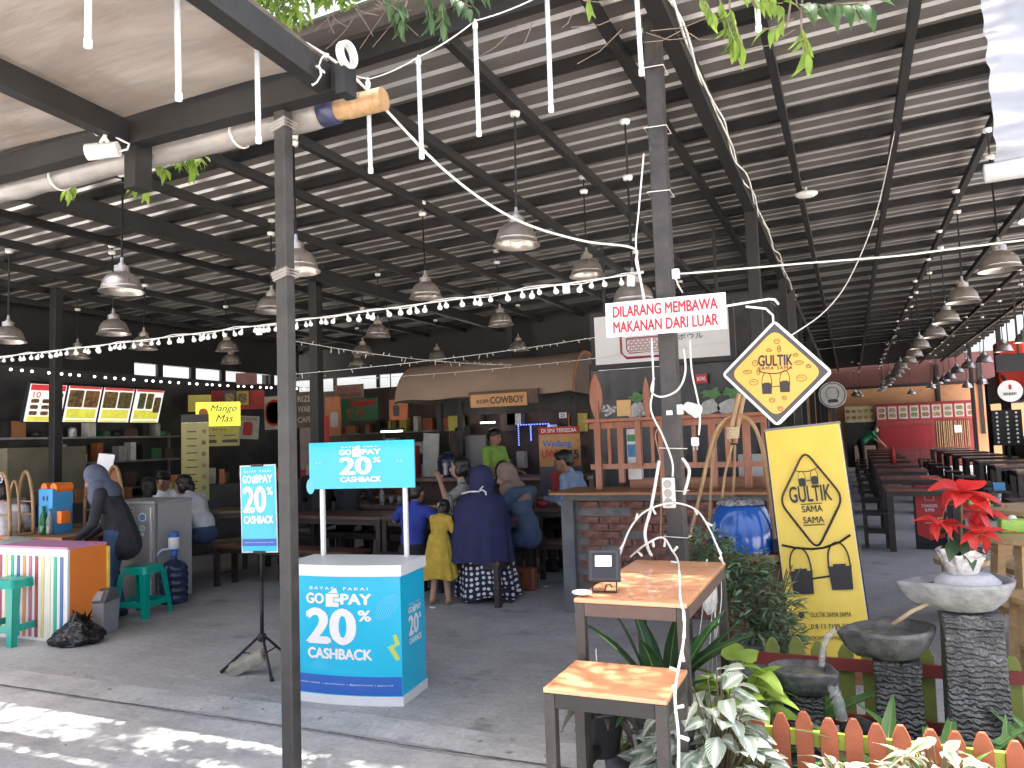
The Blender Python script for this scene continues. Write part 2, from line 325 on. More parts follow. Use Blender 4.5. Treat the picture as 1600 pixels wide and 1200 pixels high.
def post(x, y, w, m=M_STEEL, top=None, name='post', label=None):
    t = (zr(x) - .10) if top is None else top
    o = MB().box((x, y, t / 2), (w, w, t)).obj(name, m, hall, bevel=.006)
    if label: o['label'] = label
    return o
post(-2.262, 2.70, .060, M_STEEL3, 3.02, label='slim charcoal post carrying the tarpaulin canopy')
p2 = post(-.83, 3.92, .086, M_STEEL2, label='worn black post with cables wired to it')
for y in (7.55, 11.2, 14.8, 18.4, 22, 25.6, 29.2): post(-.75, y, .11)
q = at_y(493, 500, 7.6); post(q.x, 7.6, .12)
q = at_x(87, 620, -8.35); post(-8.35, q.y, .1)
for x, y in ((-10.4, 11.8), (-5.2, 11.9), (3.45, 8), (3.45, 12.2), (3.45, 17), (3.45, 22), (3.45, 27)): post(x, y, .1)
# enclosing walls of the hall
wl = thing('hall_wall', 'dark painted side wall behind the menu stalls', 'wall')
MB().box((-9.65, 7.6, 1.32), (.12, 8.4, 2.64)).obj('wall_panel', M_WALLD, wl)
for y0, y1, z0 in ((3.4, 8.1, 2.64), (8.1, 11.8, 2.82)): MB().box((-9.65, (y0 + y1) / 2, (z0 + 3.6) / 2), (.12, y1 - y0, 3.6 - z0)).obj('upper_fascia', M_STEEL, wl)
for y in (8.6, 9.25, 9.9, 10.5, 11.1): MB().box((-9.65, y, 2.73), (.05, .10, .2)).obj('mullion', M_STEEL, wl)
wb = thing('hall_wall', 'dark rear wall behind the coffee stall with bright gap along its top', 'wall')
MB().box((-6.4, 12.4, 1.28), (8.0, .12, 2.56)).obj('wall_panel', M_WALLB, wb)
MB().box((-6.4, 12.42, 3.36), (8.0, .12, 1.10)).obj('upper_fascia', M_STEEL, wb)
for x in (-9.2, -8.2, -7.4, -6.5, -5.6): MB().box((x, 12.4, 2.70), (.06, .05, .26)).obj('mullion', M_STEEL, wb)
ws = thing('hall_wall', 'dark partition running deep beside the stalls under the roof', 'wall')
MB().box((-2.5, 22.3, 1.82), (.12, 20.2, 3.64)).obj('wall_panel', M_WALLD, ws)
MB().box((-1.55, 12.45, 1.84), (1.78, .12, 3.68)).obj('wall_panel', M_WALLD, ws)
# ---------------------------------------------------------------- tarpaulin canopy at the left front
can = thing('canopy', 'tan tarpaulin canopy on black steel frame beside the hall roof', 'canopy')
def tarpf(u, v):
    x = -7.5 + u * 5.55; y = -2.2 + v * 4.83
    fx = (x + 7.5) % 1.35 / 1.35; s = math.sin(fx * math.pi)
    return Vector((x, y, 3.135 + .03 * s + .05 * (2.6 - y) + .014 * mnoise.noise(Vector((x * 1.6, y * 1.1, 0))) + .006 * mnoise.noise(Vector((x * 2, y * 7, 4)))))
MB().grid(tarpf, 90, 80).obj('tarpaulin', M_TARP, can, smooth=True)
def zc(y): return 3.06 + .05 * (2.6 - y)
MB().bar((-7.6, 2.66, 3.06), (-1.90, 2.66, 3.06), .085, .11).obj('front_rail', M_STEEL, can)
for x in (-1.97, -3.17, -4.52, -5.87, -7.2):
    MB().bar((x, 2.615, zc(2.615) + .005), (x, -2.2, zc(-2.2) + .005), .07, .11).obj('frame_rail', M_STEEL, can)
MB().box((-1.86, 2.62, 3.03), (.05, .08, .13)).obj('end_bracket', M_BLACK, can)
MB().box((-3.17, 2.70, 2.93), (.075, .1, .26)).obj('hanger', M_STEEL, can)
rolled = thing('rolled_tarpaulin', 'grey rolled tarpaulin blind on bamboo pole hung below the canopy rail', 'blind')
rp = []; rr = []
for i in range(60):
    x = -7.4 + 5.43 * i / 59; rp.append((x - .14, 2.815 + .012 * mnoise.noise(Vector((x * 3, 0, 0))), 3.025 + .008 * mnoise.noise(Vector((x * 4, 5, 0))))); rr.append(.064 + .010 * mnoise.noise(Vector((x * 6, 9, 0))))
MB().tube(rp, rr, 18).obj('roll', M_ROLLT, rolled, smooth=True)
MB().tube([(-2.13, 2.815, 3.025), (-2.05, 2.82, 3.025)], [.067, .062], 18).obj('blue_wrap', mat('navy_tape', (.03, .035, .08), .4), rolled, smooth=True)
bm_ = MB(); bm_.tube([(-2.2, 2.815, 3.025), (-2.01, 2.823, 3.025), (-2.0, 2.823, 3.025), (-1.81, 2.83, 3.027)], [.05, .05, .053, .051], 18, cap=False); bm_.tube([(-1.81, 2.83, 3.027), (-1.95, 2.825, 3.026)], [.043, .043], 18)
bm_.add([(-1.81, 2.83 + .051 * math.cos(a), 3.027 + .051 * math.sin(a)) for a in [k * math.pi / 9 for k in range(18)]] + [(-1.81, 2.83 + .043 * math.cos(a), 3.027 + .043 * math.sin(a)) for a in [k * math.pi / 9 for k in range(18)]], [(k, (k + 1) % 18, 18 + (k + 1) % 18, 18 + k) for k in range(18)])
bm_.obj('bamboo_pole', M_BAMBOO, rolled, smooth=True, auto=40)
for x in (-5.6, -3.9, -2.62): MB().tube([(x, 2.815 + .071 * math.cos(a), 3.025 + .071 * math.sin(a)) for a in [k * math.pi / 8 for k in range(17)]], .006, 5).obj('tie_rope', M_CABLEW, rolled)
for k_, zt in enumerate((2.93, 2.25)):
    for r_ in range(3): MB().tube([(-2.262 + (.034 + .003 * r_) * cx, 2.70 + (.034 + .003 * r_) * cy, zt + .012 * r_ + .01 * cx) for cx, cy in ((-1, -1), (1, -1), (1, 1), (-1, 1), (-1, -1))], .009, 6).obj('tape_wrap', M_ROLLT, hall)
blind = thing('roller_blind', 'silver tarpaulin blind half rolled up under the roof front', 'blind')
def blindf(u, v):
    x = .57 + u * 1.6; z = 2.47 + v * 1.30; e = max(0, 1 - u * 7)
    return Vector((x + .03 * (1 - v) * 0 + .012 * e * math.sin(z * 60) * .3, 3.42 + .02 * mnoise.noise(Vector((x * 5, z * 9, 0))) + .012 * e * math.sin(z * 46) + .05 * mnoise.noise(Vector((x * 2.6, z * 2.4, 2))) + .022 * mnoise.noise(Vector((x * 7, z * 11, 5))), z))
MB().grid(blindf, 60, 90).obj('tarpaulin', M_SILVER, blind, smooth=True)
MB().tube([(.53, 3.40, 2.455), (.9, 3.40, 2.462), (2.3, 3.40, 2.47)], [.036, .040, .043], 14).obj('bottom_roll', mat('white_tarp_roll', (.5, .5, .5), .45, var=.1, scale=8, bump=.6, bscale=14), blind, smooth=True)
MB().tube([(.74, 3.37, 2.50), (.80, 3.36, 2.8), (.97, 3.36, 3.55)], .004, 5).obj('pull_cord', M_CABLEB, blind)
# ---------------------------------------------------------------- far end of the hall
fw = thing('end_wall', 'ochre painted end wall with maroon band at the far end of hall', 'wall')
MB().box((1.5, 32.55, 1.5), (12, .15, 3.0)).obj('wall_panel', M_OCHRE, fw)
MB().box((2.5, 32.56, 3.55), (14, .15, 1.10)).obj('upper_band', M_MAROON, fw)
MB().box((2.5, 32.46, 3.0), (14, .06, .10)).obj('ledge', M_STEEL, fw)
for x in (3.05, 4.4): MB().box((x, 32.42, 2.4), (.12, .1, 2.6)).obj('column', M_STEEL, fw)
# ---------------------------------------------------------------- pendant lamps
def lamp_tree():
    t = thing('pendant_lamp', 'x', 'lamp')
    pr = [(.012, .205), (.024, .200), (.026, .185), (.050, .182), (.052, .140), (.062, .134), (.085, .122), (.108, .098), (.122, .066), (.128, .040), (.131, .036), (.130, .032), (.138, .014), (.150, .002), (.150, 0.0), (.146, .0), (.134, .015), (.124, .035), (.118, .065), (.102, .094), (.08, .116), (.05, .128), (.0, .13)]
    MB().lathe(pr, n=36).obj('shade', M_BRASS, t, smooth=True, auto=50)
    MB().lathe([(.028, .13), (.03, .09), (.038, .06), (.036, .04), (.02, .028), (0, .026)], n=16).obj('bulb', M_WHITEP, t, smooth=True)
    MB().tube([(0, 0, .2), (0, 0, .245)], [.014, .010], 10).obj('socket', M_STEELS, t)
    return t
L0 = lamp_tree()
def lampset(x, y, zb, label, group, first=[True]):
    t = L0 if first[0] else copy_tree(L0); first[0] = False
    t.location = (x, y, zb); t.rotation_euler = (random.uniform(-.03, .03), random.uniform(-.03, .03), random.uniform(0, 6)); t['label'] = label; t['group'] = group
    h = zr(x) - .19 - zb
    t.rotation_euler.x *= .9; t.rotation_euler.y *= .9
    mb = MB(); mb.tube([(0, 0, .24), (0, 0, h)], .0075, 6); mb.obj('rod', M_BLACK, t)
    MB().lathe([(.001, h), (.035, h), (.03, h - .025), (.012, h - .03), (0, h - .03)], n=12).obj('ceiling_rose', M_DIRTYW, t, smooth=True)
    return t
GL = 'bell lamps over the left dining area'; GR = 'row of bell lamps above the long aisle'
lampset(-1.85, 4.38, 2.71, 'bell lamp hanging by the white cable, before the coffee awning', GL)
lampset(-4.60, 3.78, 2.62, 'bell lamp hanging just behind the rolled tarpaulin', GL)
lampset(-3.19, 3.92, 2.62, 'bell lamp half hidden behind the slim canopy post', GL)
lampset(-1.93, 6.06, 2.83, 'bell lamp above the bulb string beside the cable post', GL)
lampset(-3.34, 5.83, 2.76, 'bell lamp on long bare rod above the middle of bulb string', GL)
for x, y, z in ((-6.32, 5.11, 2.62), (-4.92, 7.45, 2.73), (-3.53, 7.83, 2.78), (-4.76, 5.49, 2.73), (-7.41, 7.69, 2.78), (-6.96, 4.53, 2.54), (-4.41, 10.37, 2.80), (-8.6, 9.0, 2.80), (-6.2, 9.0, 2.75), (-5.9, 10.6, 2.8), (-7.2, 10.3, 2.75), (-2.1, 8.4, 2.85), (-2.0, 10.4, 2.85), (-8.8, 6.6, 2.7), (-7.2, 6.2, 2.65), (-8.7, 11.2, 2.75), (-1.25, 4.9, 2.35)):
    lampset(x, y, z, {(-6.32, 5.11): 'bell lamp below the one behind the rolled tarpaulin', (-4.92, 7.45): 'bell lamp on the bulb string above the cyan header board', (-3.53, 7.83): 'bell lamp just under the bulb string over the coffee awning', (-4.76, 5.49): 'bell lamp peeking out left of the slim post', (-6.96, 4.53): 'bell lamp over the first menu panel beside dark post', (-4.41, 10.37): 'small bell lamp close above the coffee awning top', (-1.25, 4.9): 'bell lamp half hidden behind the white notice sign'}.get((x, y), 'small distant bell lamp over the left dining tables'), GL)
y = 4.95
lampset(1.06, y, 2.60, 'bell lamp of the aisle row nearest the silver blind', GR)
for k in range(1, 17):
    y += 1.6; lampset(1.05 + .03 * math.sin(k * 2.1), y, 2.60 + .008 * k, 'bell lamp hanging in the long straight row over the aisle', GR)
for k in range(10):
    lampset(2.35 + .05 * math.sin(k), 11.4 + 1.75 * k, 2.62 + .02 * (k % 3), 'bell lamp in the second row over the right hand tables', 'second row of bell lamps over the tables')
for x, y in ((.2, 27.5), (.35, 28.3), (1.9, 28.4), (3.1, 25.2), (3.2, 23.2), (3.15, 13.4), (3.25, 15.0)):
    lampset(x, y, 2.5, 'small bell lamp before the far ochre wall', 'stray bell lamps near the end wall')
# ---------------------------------------------------------------- hanging light tubes
M_TUBE = mat('frosted_light_tube', (.78, .80, .82), .25, var=.04, scale=30, trans=.35, alpha=.82)
M_TUBECORE = mat('tube_circuit_strip', (.80, .82, .84), .35, var=.2, scale=60)
TUBEL = iter(['light tube under the canopy above the security camera', 'light tube between the security camera and the slim post', 'light tube hanging just left of the slim post top', 'light tube crossing the bamboo pole end', 'first light tube after the bamboo pole end on the wire', 'second light tube after the bamboo pole end on the wire', 'third light tube after the bamboo pole end on the wire', 'light tube against the cable post top', 'light tube among the leaves right of the cable post'])
def tube_light(p, L, label):
    label = next(TUBEL)
    t = thing('hanging_light_tube', label, 'light', p, group='hanging light tubes'); t.rotation_euler = (random.uniform(-.02, .02), random.uniform(-.015, .015), 0)
    MB().tube([(0, 0, -.02), (0, 0, -L + .02)], .0105, 12).obj('tube', M_TUBE, t, smooth=True)
    MB().box((0, .001, -L / 2), (.014, .003, L - .06)).obj('circuit_strip', M_TUBECORE, t)
    MB().lathe([(.0115, -.025), (.0125, -.003), (.008, .006), (.004, .02), (0, .02)], n=10).obj('end_cap', M_WHITE, t, smooth=True)
    MB().lathe([(0, -L), (.011, -L + .002), (.0125, -L + .008), (.0120, -L + .028)], n=10).obj('end_cap', M_WHITE, t, smooth=True)
tops = []
for x, y1, yb in ((138, 77, 1.55), (277, 158, 1.95), (403, 225, 2.33)):
    b = at_x(x, y1, -2.01); tops.append(Vector((-2.01, b.y, b.z + .40))); tube_light((-2.01, b.y, b.z + .40), .40, 'light tube hanging in front of the tan canopy')
for x, y0, y1, Y in ((578, 127, 272, 2.92), (658, 92, 250, 2.92), (748, 35, 213, 2.94), (862, -10, 177, 2.96), (1000, -30, 118, 3.0), (1185, -60, 50, 3.05)):
    a, b = at_y(x, y0, Y), at_y(x, y1, Y); L = a.z - b.z if x < 870 else .47
    p = Vector((b.x, Y, b.z + L)); tops.append(p); tube_light(p, L, 'light tube hanging from the white wire before the roof edge')
def sag(a, b, s, n=14):
    a, b = Vector(a), Vector(b); return [a.lerp(b, i / n) - Vector((0, 0, s * 4 * (i / n) * (1 - i / n))) for i in range(n + 1)]
def wire(name, label, pts, r, m=M_CABLEW, n=6):
    return tag(MB().tube(pts, r, n).obj(name, m, smooth=True), label, 'cable')
pts = []
for a, b in zip(tops[:-1], tops[1:]): pts += sag(a + Vector((0, 0, .012)), b + Vector((0, 0, .012)), .012, 8)[:-1]
wire('tube_light_wire', 'thin white wire linking the hanging light tubes', pts + [tops[-1] + Vector((0, 0, .012))], .003)
c0 = Vector((-1.93, 2.70, 3.14)); c1 = at_y(690, 262, 3.2); c2 = at_y(800, 340, 3.5); c3 = at_y(905, 375, 3.75); c4 = at_y(988, 387, 3.86)
cab = [Vector((-2.0, 1.4, 3.22)), Vector((-2.0, 2.1, 3.15)), c0, c1, c2, c3, c4, at_y(994, 410, 3.86), at_y(1003, 450, 3.86), at_y(1010, 500, 3.86)]
def smoothp(P, k=6):
    out = []
    for i in range(len(P) - 1):
        p0, p1, p2, p3 = P[max(i - 1, 0)], P[i], P[i + 1], P[min(i + 2, len(P) - 1)]
        for j in range(k):
            t = j / k; out.append(.5 * ((2 * p1) + (p2 - p0) * t + (2 * p0 - 5 * p1 + 4 * p2 - p3) * t * t + (3 * p1 - p0 - 3 * p2 + p3) * t ** 3))
    return out + [P[-1]]
wire('overhead_cable', 'thick white cable slung from canopy corner to the cable post', smoothp([Vector(p) for p in cab]), .0065)
coil = thing('cable_coil', 'white cable coiled on a reel at the canopy corner', 'cable coil', (-1.85, 2.60, 3.13))
for k in range(3): MB().tube([(.012 * k, .05 * math.cos(a), .05 * math.sin(a)) for a in [i * math.pi / 10 for i in range(21)]], .008, 6).obj('loop', M_CABLEW, coil, smooth=True)
MB().tube([(-.06 + .02 * math.sin(a * 3), -.05 - .012 * a, -.02 - .02 * a + .03 * math.sin(2 * a)) for a in [i * .4 for i in range(16)]], .004, 5).obj('loose_end', M_CABLEW, coil, smooth=True)
# cables on the main beam and the right
for dx, ph, lb in ((-.075, 0, 'white cable running along the outer side of main roof beam'), (-.03, 1.7, 'second white cable twisting along the main roof beam')):
    P = [Vector((-.75 + .068 + dx * .2 + .018 * math.sin(i * .55 + ph), 3.65 + i * .14, 3.635 + .025 * math.sin(i * .8 + ph * 2))) for i in range(70)]
    wire('beam_cable', lb, P, .0075)
P = smoothp([at_y(1058, 428, 3.9), at_y(1100, 425, 3.9), at_y(1250, 412, 3.95), at_y(1400, 400, 4.0), at_y(1480, 390, 4.0), at_y(1600, 375, 4.0), at_y(1690, 366, 4.0)])
wire('span_cable', 'white taped cable spanning right from the cable post', P, .005)
wire('span_cable', 'thin white wire curving from roof down to the diamond sign', smoothp([at_y(1398, 205, 6.0), at_y(1370, 330, 5.6), at_y(1330, 430, 5.2), at_y(1290, 485, 4.8), at_y(1235, 525, 4.3)]), .004)
# ---------------------------------------------------------------- festoon bulb strings
M_BULB = mat('opal_bulb', (.85, .85, .83), .3, var=.03, emit=.04)
bulbm = MB().lathe([(.0, -.052), (.012, -.050), (.0175, -.040), (.0175, -.030), (.012, -.020), (.007, -.014), (.0065, .0), (.0, .0)], n=10).mesh('bulb', M_BULB, True)
fs = thing('festoon_string', 'long white festoon string of small round bulbs across the hall front', 'light string')
A, B = Vector((-7.6, 3.97, 2.31)), Vector((-.93, 3.88, 2.335)); P = sag(A, B, .028, 60)
MB().tube(P, .0045, 6).obj('cable', M_CABLEW, fs, smooth=True)
MB().tube([p + Vector((0, .01 * math.sin(i), .012 * math.sin(i * 1.3))) for i, p in enumerate(P)], .003, 5).obj('cable', M_CABLEW, fs, smooth=True)
x = .012
while x < .99:
    i = x * 60; p = P[int(i)].lerp(P[min(60, int(i) + 1)], i % 1)
    link('bulb', bulbm, fs, p - Vector((0, random.uniform(-.008, .008), random.uniform(.004, .014))), (random.uniform(-.35, .35), random.uniform(-.35, .35), 0), random.uniform(.72, .95))
    x += random.choice((.0085, .011, .013, .005, .012)) * 1.15
for px in (405, 885): MB().box(at_y(px, 518 if px < 500 else 452, 3.90), (.035, .02, .045)).obj('junction_block', M_WHITE, fs)
M_GLOW = mat('small_lit_bulb', (1, .97, .9), .4, var=0, emit=1.6)
fs2 = thing('festoon_string', 'far string of tiny lit bulbs sagging before the dark stalls', 'light string')
A, B = at_x(15, 574, -7.9), at_y(485, 606, 9.5); P = sag(A, B, .03, 50); MB().tube(P, .003, 5).obj('cable', M_CABLEB, fs2)
gm = MB().ball((0, 0, 0), .014, 8, 5).mesh('bulb', M_GLOW, True)
for k in range(34):
    i = 50 * k / 34 + random.uniform(-.4, .4); i = max(0, min(49.9, i)); link('bulb', gm, fs2, P[int(i)].lerp(P[int(i) + 1], i % 1) - Vector((0, 0, .02)))
def icicle(label, A, B, s, n=40):
    t = thing('fairy_light_string', label, 'light string'); P = sag(A, B, s, 40); MB().tube(P, .003, 5).obj('cable', M_CABLEW, t)
    mb = MB()
    for k in range(n):
        i = min(39.9, 40 * (k + random.random() * .6) / n); p = P[int(i)].lerp(P[int(i) + 1], i % 1); mb.tube([p, p + Vector((random.uniform(-.02, .02), 0, random.uniform(-.05, .03)))], .003, 4)
    stuff(mb.obj('tiny_bulb', M_CABLEW, t))
icicle('fairy light wire crossing above the coffee awning', at_y(455, 585, 5.5), at_y(930, 527, 7.6), .03)
icicle('fairy light wire falling from bulb string towards the coffee awning', at_y(445, 530, 5.0), at_y(800, 570, 8.0), .05)
icicle('fairy light wire stretched across the coffee awning cloth', at_y(560, 592, 8.0), at_y(1130, 535, 7.7), .04, 24)
beamfx = thing('ceiling_speaker', 'white oval fitting fixed under the roof near main beam', 'fitting', at_z(1260, 303, 3.62))
MB().lathe([(0, -.03), (.05, -.028), (.068, -.01), (.068, .01), (.05, .02), (0, .02)], n=20, sx=1.4).obj('body', M_DIRTYW, beamfx, smooth=True)
MB().tube([(0, 0, .02), (0, 0, .06)], .01, 6).obj('stem', M_DIRTYW, beamfx)
# ---------------------------------------------------------------- security camera
cc = thing('security_camera', 'white bullet security camera under the tan canopy rail', 'camera', at_y(165, 208, 2.52)); cc.rotation_euler = (0, 0, RAD(28))
MB().box((-.015, 0, .02), (.085, .06, .05)).obj('junction_box', M_WHITE, cc, bevel=.008)
MB().tube([(0, 0, 0), (.0, -.01, -.03), (.025, 0, -.06)], [.012, .01, .009], 8).obj('bracket', M_WHITE, cc, smooth=True)
MB().tube([(-.01, 0, -.02), (-.03, 0, -.06)], [.008, .008], 8).obj('bracket', M_WHITE, cc, smooth=True)
Rm = Matrix.Rotation(RAD(-6), 3, 'Y')
bb = MB(); bb.tube([Rm @ Vector((-.075, 0, 0)) + Vector((0, 0, -.085)), Rm @ Vector((.06, 0, 0)) + Vector((0, 0, -.085))], .036, 20); bb.tube([Rm @ Vector((-.085, 0, 0)) + Vector((0, 0, -.085)), Rm @ Vector((-.02, 0, 0)) + Vector((0, 0, -.085))], .039, 20, cap=False)
bb.obj('housing', M_DIRTYW, cc, smooth=True, auto=40)
MB().tube([Rm @ Vector((-.078, 0, 0)) + Vector((0, 0, -.085)), Rm @ Vector((-.0765, 0, 0)) + Vector((0, 0, -.085))], .025, 16).obj('lens', mat('camera_lens_grey', (.42, .42, .42), .2), cc)
MB().tube([(.065, 0, -.09), (.10, 0, -.08), (.105, .01, -.05), (.07, .02, -.03), (.02, .02, .0)], .005, 6).obj('cable', M_WHITE, cc, smooth=True)
# ---------------------------------------------------------------- signs at the front
M_CYAN = mat('cyan_print', (.0, .49, .74), .33, var=.06, scale=2, coat=.3, bump=.06, bscale=5, dirt=((.05, .40, .62), 6, .64))
M_CYAN2 = mat('pale_cyan_print', (.14, .58, .80), .4, var=.03)
M_BLUEP = mat('royal_blue_print', (.03, .13, .48), .4, var=.03)
M_LIME = mat('lime_print', (.50, .62, .10), .45, var=.05)
M_REDT = mat('faded_red_lettering', (.42, .018, .03), .5, var=.25, scale=40)
M_SIGNW = mat('sign_white_enamel', (.80, .80, .80), .4, var=.05, scale=5, dirt=((.62, .6, .57), 7, .66))
M_AMBER = mat('amber_acrylic', (.74, .38, .065), .35, var=.04, scale=3)
M_INK = mat('black_ink', (.018, .015, .015), .5, var=.1)
M_YEL = mat('yellow_vinyl', (.84, .60, .09), .42, var=.06, scale=2.5, stretch=(2, 2, .6), bump=.15, bscale=3)
def gopay(parent, o, u, v, W, H, mw, wrap=None, bayar=True):
    """printed promo: BAYAR PAKAI / GO[wallet]PAY / 20% / CASHBACK, inside W x H"""
    o, u, v = Vector(o), Vector(u), Vector(v); n = u.cross(v)
    def W_(cx, cy): return (lambda a, b, pr: wrap(a + cx, b + cy, pr)) if wrap else None
    def put(s, cx, cy, w, h, bold, sp=1.0, name='lettering'): lettering(parent, s, o + u * cx + v * cy, u, v, mw, w, h, bold, wrap=W_(cx, cy), space=sp, name=name)
    if bayar: put('BAYAR  PAKAI', 0, H * .455, W * .86, H * .035, .02, 1.5)
    put('GO', -W * .35, H * .325, W * .27, H * .125, .05)
    put('PAY', W * .26, H * .325, W * .42, H * .125, .05)
    def pp(poly, nm='wallet_mark'):
        f = (lambda a, b: wrap(a, b, .003)) if wrap else (lambda a, b: o + u * a + v * b + n * .003)
        MB().add([f(a, b) for a, b in poly], [tuple(range(len(poly)))]).obj(nm, mw, parent)
    cx, cy, k = -W * .08, H * .315, W * .125
    pp([(cx - k * .8, cy - k * .75), (cx + k * .75, cy - k * .75), (cx + k * .75, cy - k * .3), (cx + k * .1, cy - k * .3), (cx + k * .1, cy + k * .25), (cx + k * .75, cy + k * .25), (cx + k * .75, cy + k * .6), (cx - k * .8, cy + k * .6)])
    pp([(cx + k * .2, cy - k * .2), (cx + k * .95, cy - k * .2), (cx + k * .95, cy + k * .15), (cx + k * .2, cy + k * .15)]); pp([(cx - k * .55, cy + k * .68), (cx + k * .45, cy + k * 1.25), (cx + k * .7, cy + k * .68)])
    put('20', -W * .12, -H * .02, W * .70, H * .42, .045); put('%', W * .38, H * .12, W * .17, H * .13, .035); put('CASHBACK', 0, -H * .36, W * .94, H * .125, .05)
# --- promo counter
pc = thing('promo_counter', 'cyan cashback promo counter with white top and header board', 'promo counter', (-2.83, 3.98, 0), RAD(7)); PW, PD, PH = .76, .34, .80
def cf(a, proud=0.0): return -PD / 2 - .045 * (1 - (a / (PW / 2)) ** 2) - proud          # bowed front
def outline(k=16, g=0.0): return [(-PW / 2 - g + (PW + 2 * g) * i / k, cf((-PW / 2 + PW * i / k)) - g) for i in range(k + 1)] + [(PW / 2 + g, PD / 2 + g), (-PW / 2 - g, PD / 2 + g)]
def slab(nm, z0, z1, m, g): return MB().prism(outline(16, g), (0, 0, z1), UX, UY, z1 - z0).obj(nm, m, pc)
slab('base_plinth', 0, .055, M_WHITE, .006); slab('counter_top', .735, PH, M_WHITE, .012)
b = MB(); o = outline(24); k = len(o); vs = [(x, y, .055) for x, y in o] + [(x, y, .735) for x, y in o]; b.add(vs, [(i, (i + 1) % k, (i + 1) % k + k, i + k) for i in range(k)]); wrapo = b.obj('wrap_panel', M_CYAN, pc)
def cwrap(z0): return lambda a, bb, pr: Vector((a, cf(a, pr), z0 + bb))
def cpatch(nm, a0, a1, z0, z1, m, pr=.0015): MB().grid(lambda u, v: Vector((a0 + (a1 - a0) * u, cf(a0 + (a1 - a0) * u, pr), z0 + (z1 - z0) * v)), 24, 2).obj(nm, m, pc)
cpatch('blue_band', -PW / 2 + .003, PW / 2 - .003, .06, .165, M_BLUEP)
gopay(wrapo, (0, 0, 0), UX, UZ, .44, .46, M_WHITEP, wrap=lambda a, bb, pr: Vector((a + .0, cf(a, pr), .455 + bb)))
lettering(pc, 'promo berlaku cashback  |  syarat ketentuan  |  @gopayindonesia  |  gopay.co.id', (0, 0, 0), UX, UZ, M_WHITEP, PW * .86, .012, wrap=lambda a, bb, pr: Vector((a, cf(a, pr), .118 + bb)))
for (xx, zz) in ((.30, .56), (-.33, .30)):
    for i in range(9):
        h = math.sqrt(max(0, 1 - ((i - 4) / 4.6) ** 2)) * .075; a0 = xx - .055 + i * .0135
        MB().add([Vector((min(PW / 2 - .004, max(-PW / 2 + .004, a)), 0, z)) for a, z in ((a0 - h * .5, zz - h), (a0 + .003 - h * .5, zz - h), (a0 + .003 + h * .5, zz + h), (a0 + h * .5, zz + h))], [(0, 1, 2, 3)])
        mb = MB(); Q = [(a0 - h * .5, zz - h), (a0 + .004 - h * .5, zz - h), (a0 + .004 + h * .5, zz + h), (a0 + h * .5, zz + h)]
        Q = [(min(PW / 2 - .004, max(-PW / 2 + .004, a)), z) for a, z in Q]; mb.add([(a, cf(a, .0018), z) for a, z in Q], [(0, 1, 2, 3)]); mb.obj('hatch_line', M_CYAN2, pc)
zz = [(.33, .40), (.352, .405), (.372, .35), (.335, .33), (.372, .27), (.35, .255), (.30, .335), (.345, .352)]
MB().add([(a, cf(a, .0022), z) for a, z in zz], [tuple(range(len(zz)))]).obj('zigzag_mark', M_LIME, pc)
gopay(wrapo, (PW / 2, .02, .43), UY, UZ, .19, .26, M_WHITEP)
for sx in (-1, 1): MB().box((sx * .29, PD / 2 - .045, 1.08), (.026, .026, .56)).obj('header_support', M_WHITE, pc, bevel=.003)
hb = MB().box((0, PD / 2 - .065, 1.372), (.735, .012, .295), R=Matrix.Rotation(RAD(0), 3, 'Y')).obj('header_board', M_CYAN, pc)
ho = Vector((0, PD / 2 - .072, 1.372))
gopay(hb, ho, UX, UZ, .30, .25, M_WHITEP)
for s in ('^ ^',):
    for xx in (-.30, .27): lettering(pc, s, ho + Vector((xx, 0, .02)), UX, UZ, M_WHITEP, .04, .010)
MB().ball(ho + Vector((-.36, -.0, -.13)), (.03, .002, .05), 12, 6).obj('print_blob', M_CYAN2, pc)
# --- tripod sign
ts = thing('tripod_sign', 'cyan cashback poster on black tripod stand beside slim post', 'sign stand', at_z(410, 1050, 0.0), RAD(6))
MB().tube([(0, 0, .20), (0, 0, .60)], .013, 12).obj('pole', M_BLACK, ts, smooth=True); MB().tube([(0, 0, .56), (0, .008, .95)], .010, 10).obj('pole', M_BLACK, ts, smooth=True)
MB().lathe([(.012, .255), (.026, .25), (.03, .23), (.026, .205), (.014, .20)], n=14).obj('hub', M_BLACK, ts, smooth=True)
for a in (200, 318, 80):
    d = Vector((math.cos(RAD(a)), math.sin(RAD(a)), 0)); lg = MB().tube([Vector((0, 0, .235)) + d * .02, d * .27 + Vector((0, 0, .014))], [.009, .010], 8).obj('leg', M_BLACK, ts, smooth=True)
    MB().tube([d * .255 + Vector((0, 0, .026)), d * .275 + Vector((0, 0, .012))], [.013, .013], 8).obj('rubber_foot', M_BLACK, lg)
    MB().tube([(0, 0, .11), d * .13 + Vector((0, 0, .135))], .005, 6).obj('brace', M_BLACK, ts)
po = Vector((.0, -.022, 1.09)); PWd, PHt = .285, .59
Rp = Matrix.Rotation(RAD(-1), 3, 'Y'); pu, pv = Rp @ UX, Rp @ UZ
def bowpost(u, v): x = (u - .5) * PWd; z = (v - .5) * PHt; return po + pu * x + pv * z + UY * (.012 * math.sin(v * 6.2) * .5)
MB().prism([(-PWd / 2, -PHt / 2), (PWd / 2, -PHt / 2), (PWd / 2, PHt / 2), (-PWd / 2, PHt / 2)], po, pu, pv, .006).obj('poster_board', M_WHITE, ts)
pp_ = plate(ts, 'poster_print', po, pu, pv, PWd - .012, PHt - .012, M_CYAN, .001); plate(ts, 'blue_band', po - pv * (PHt * .385), pu, pv, PWd - .012, .048, M_BLUEP, .001, .0012)
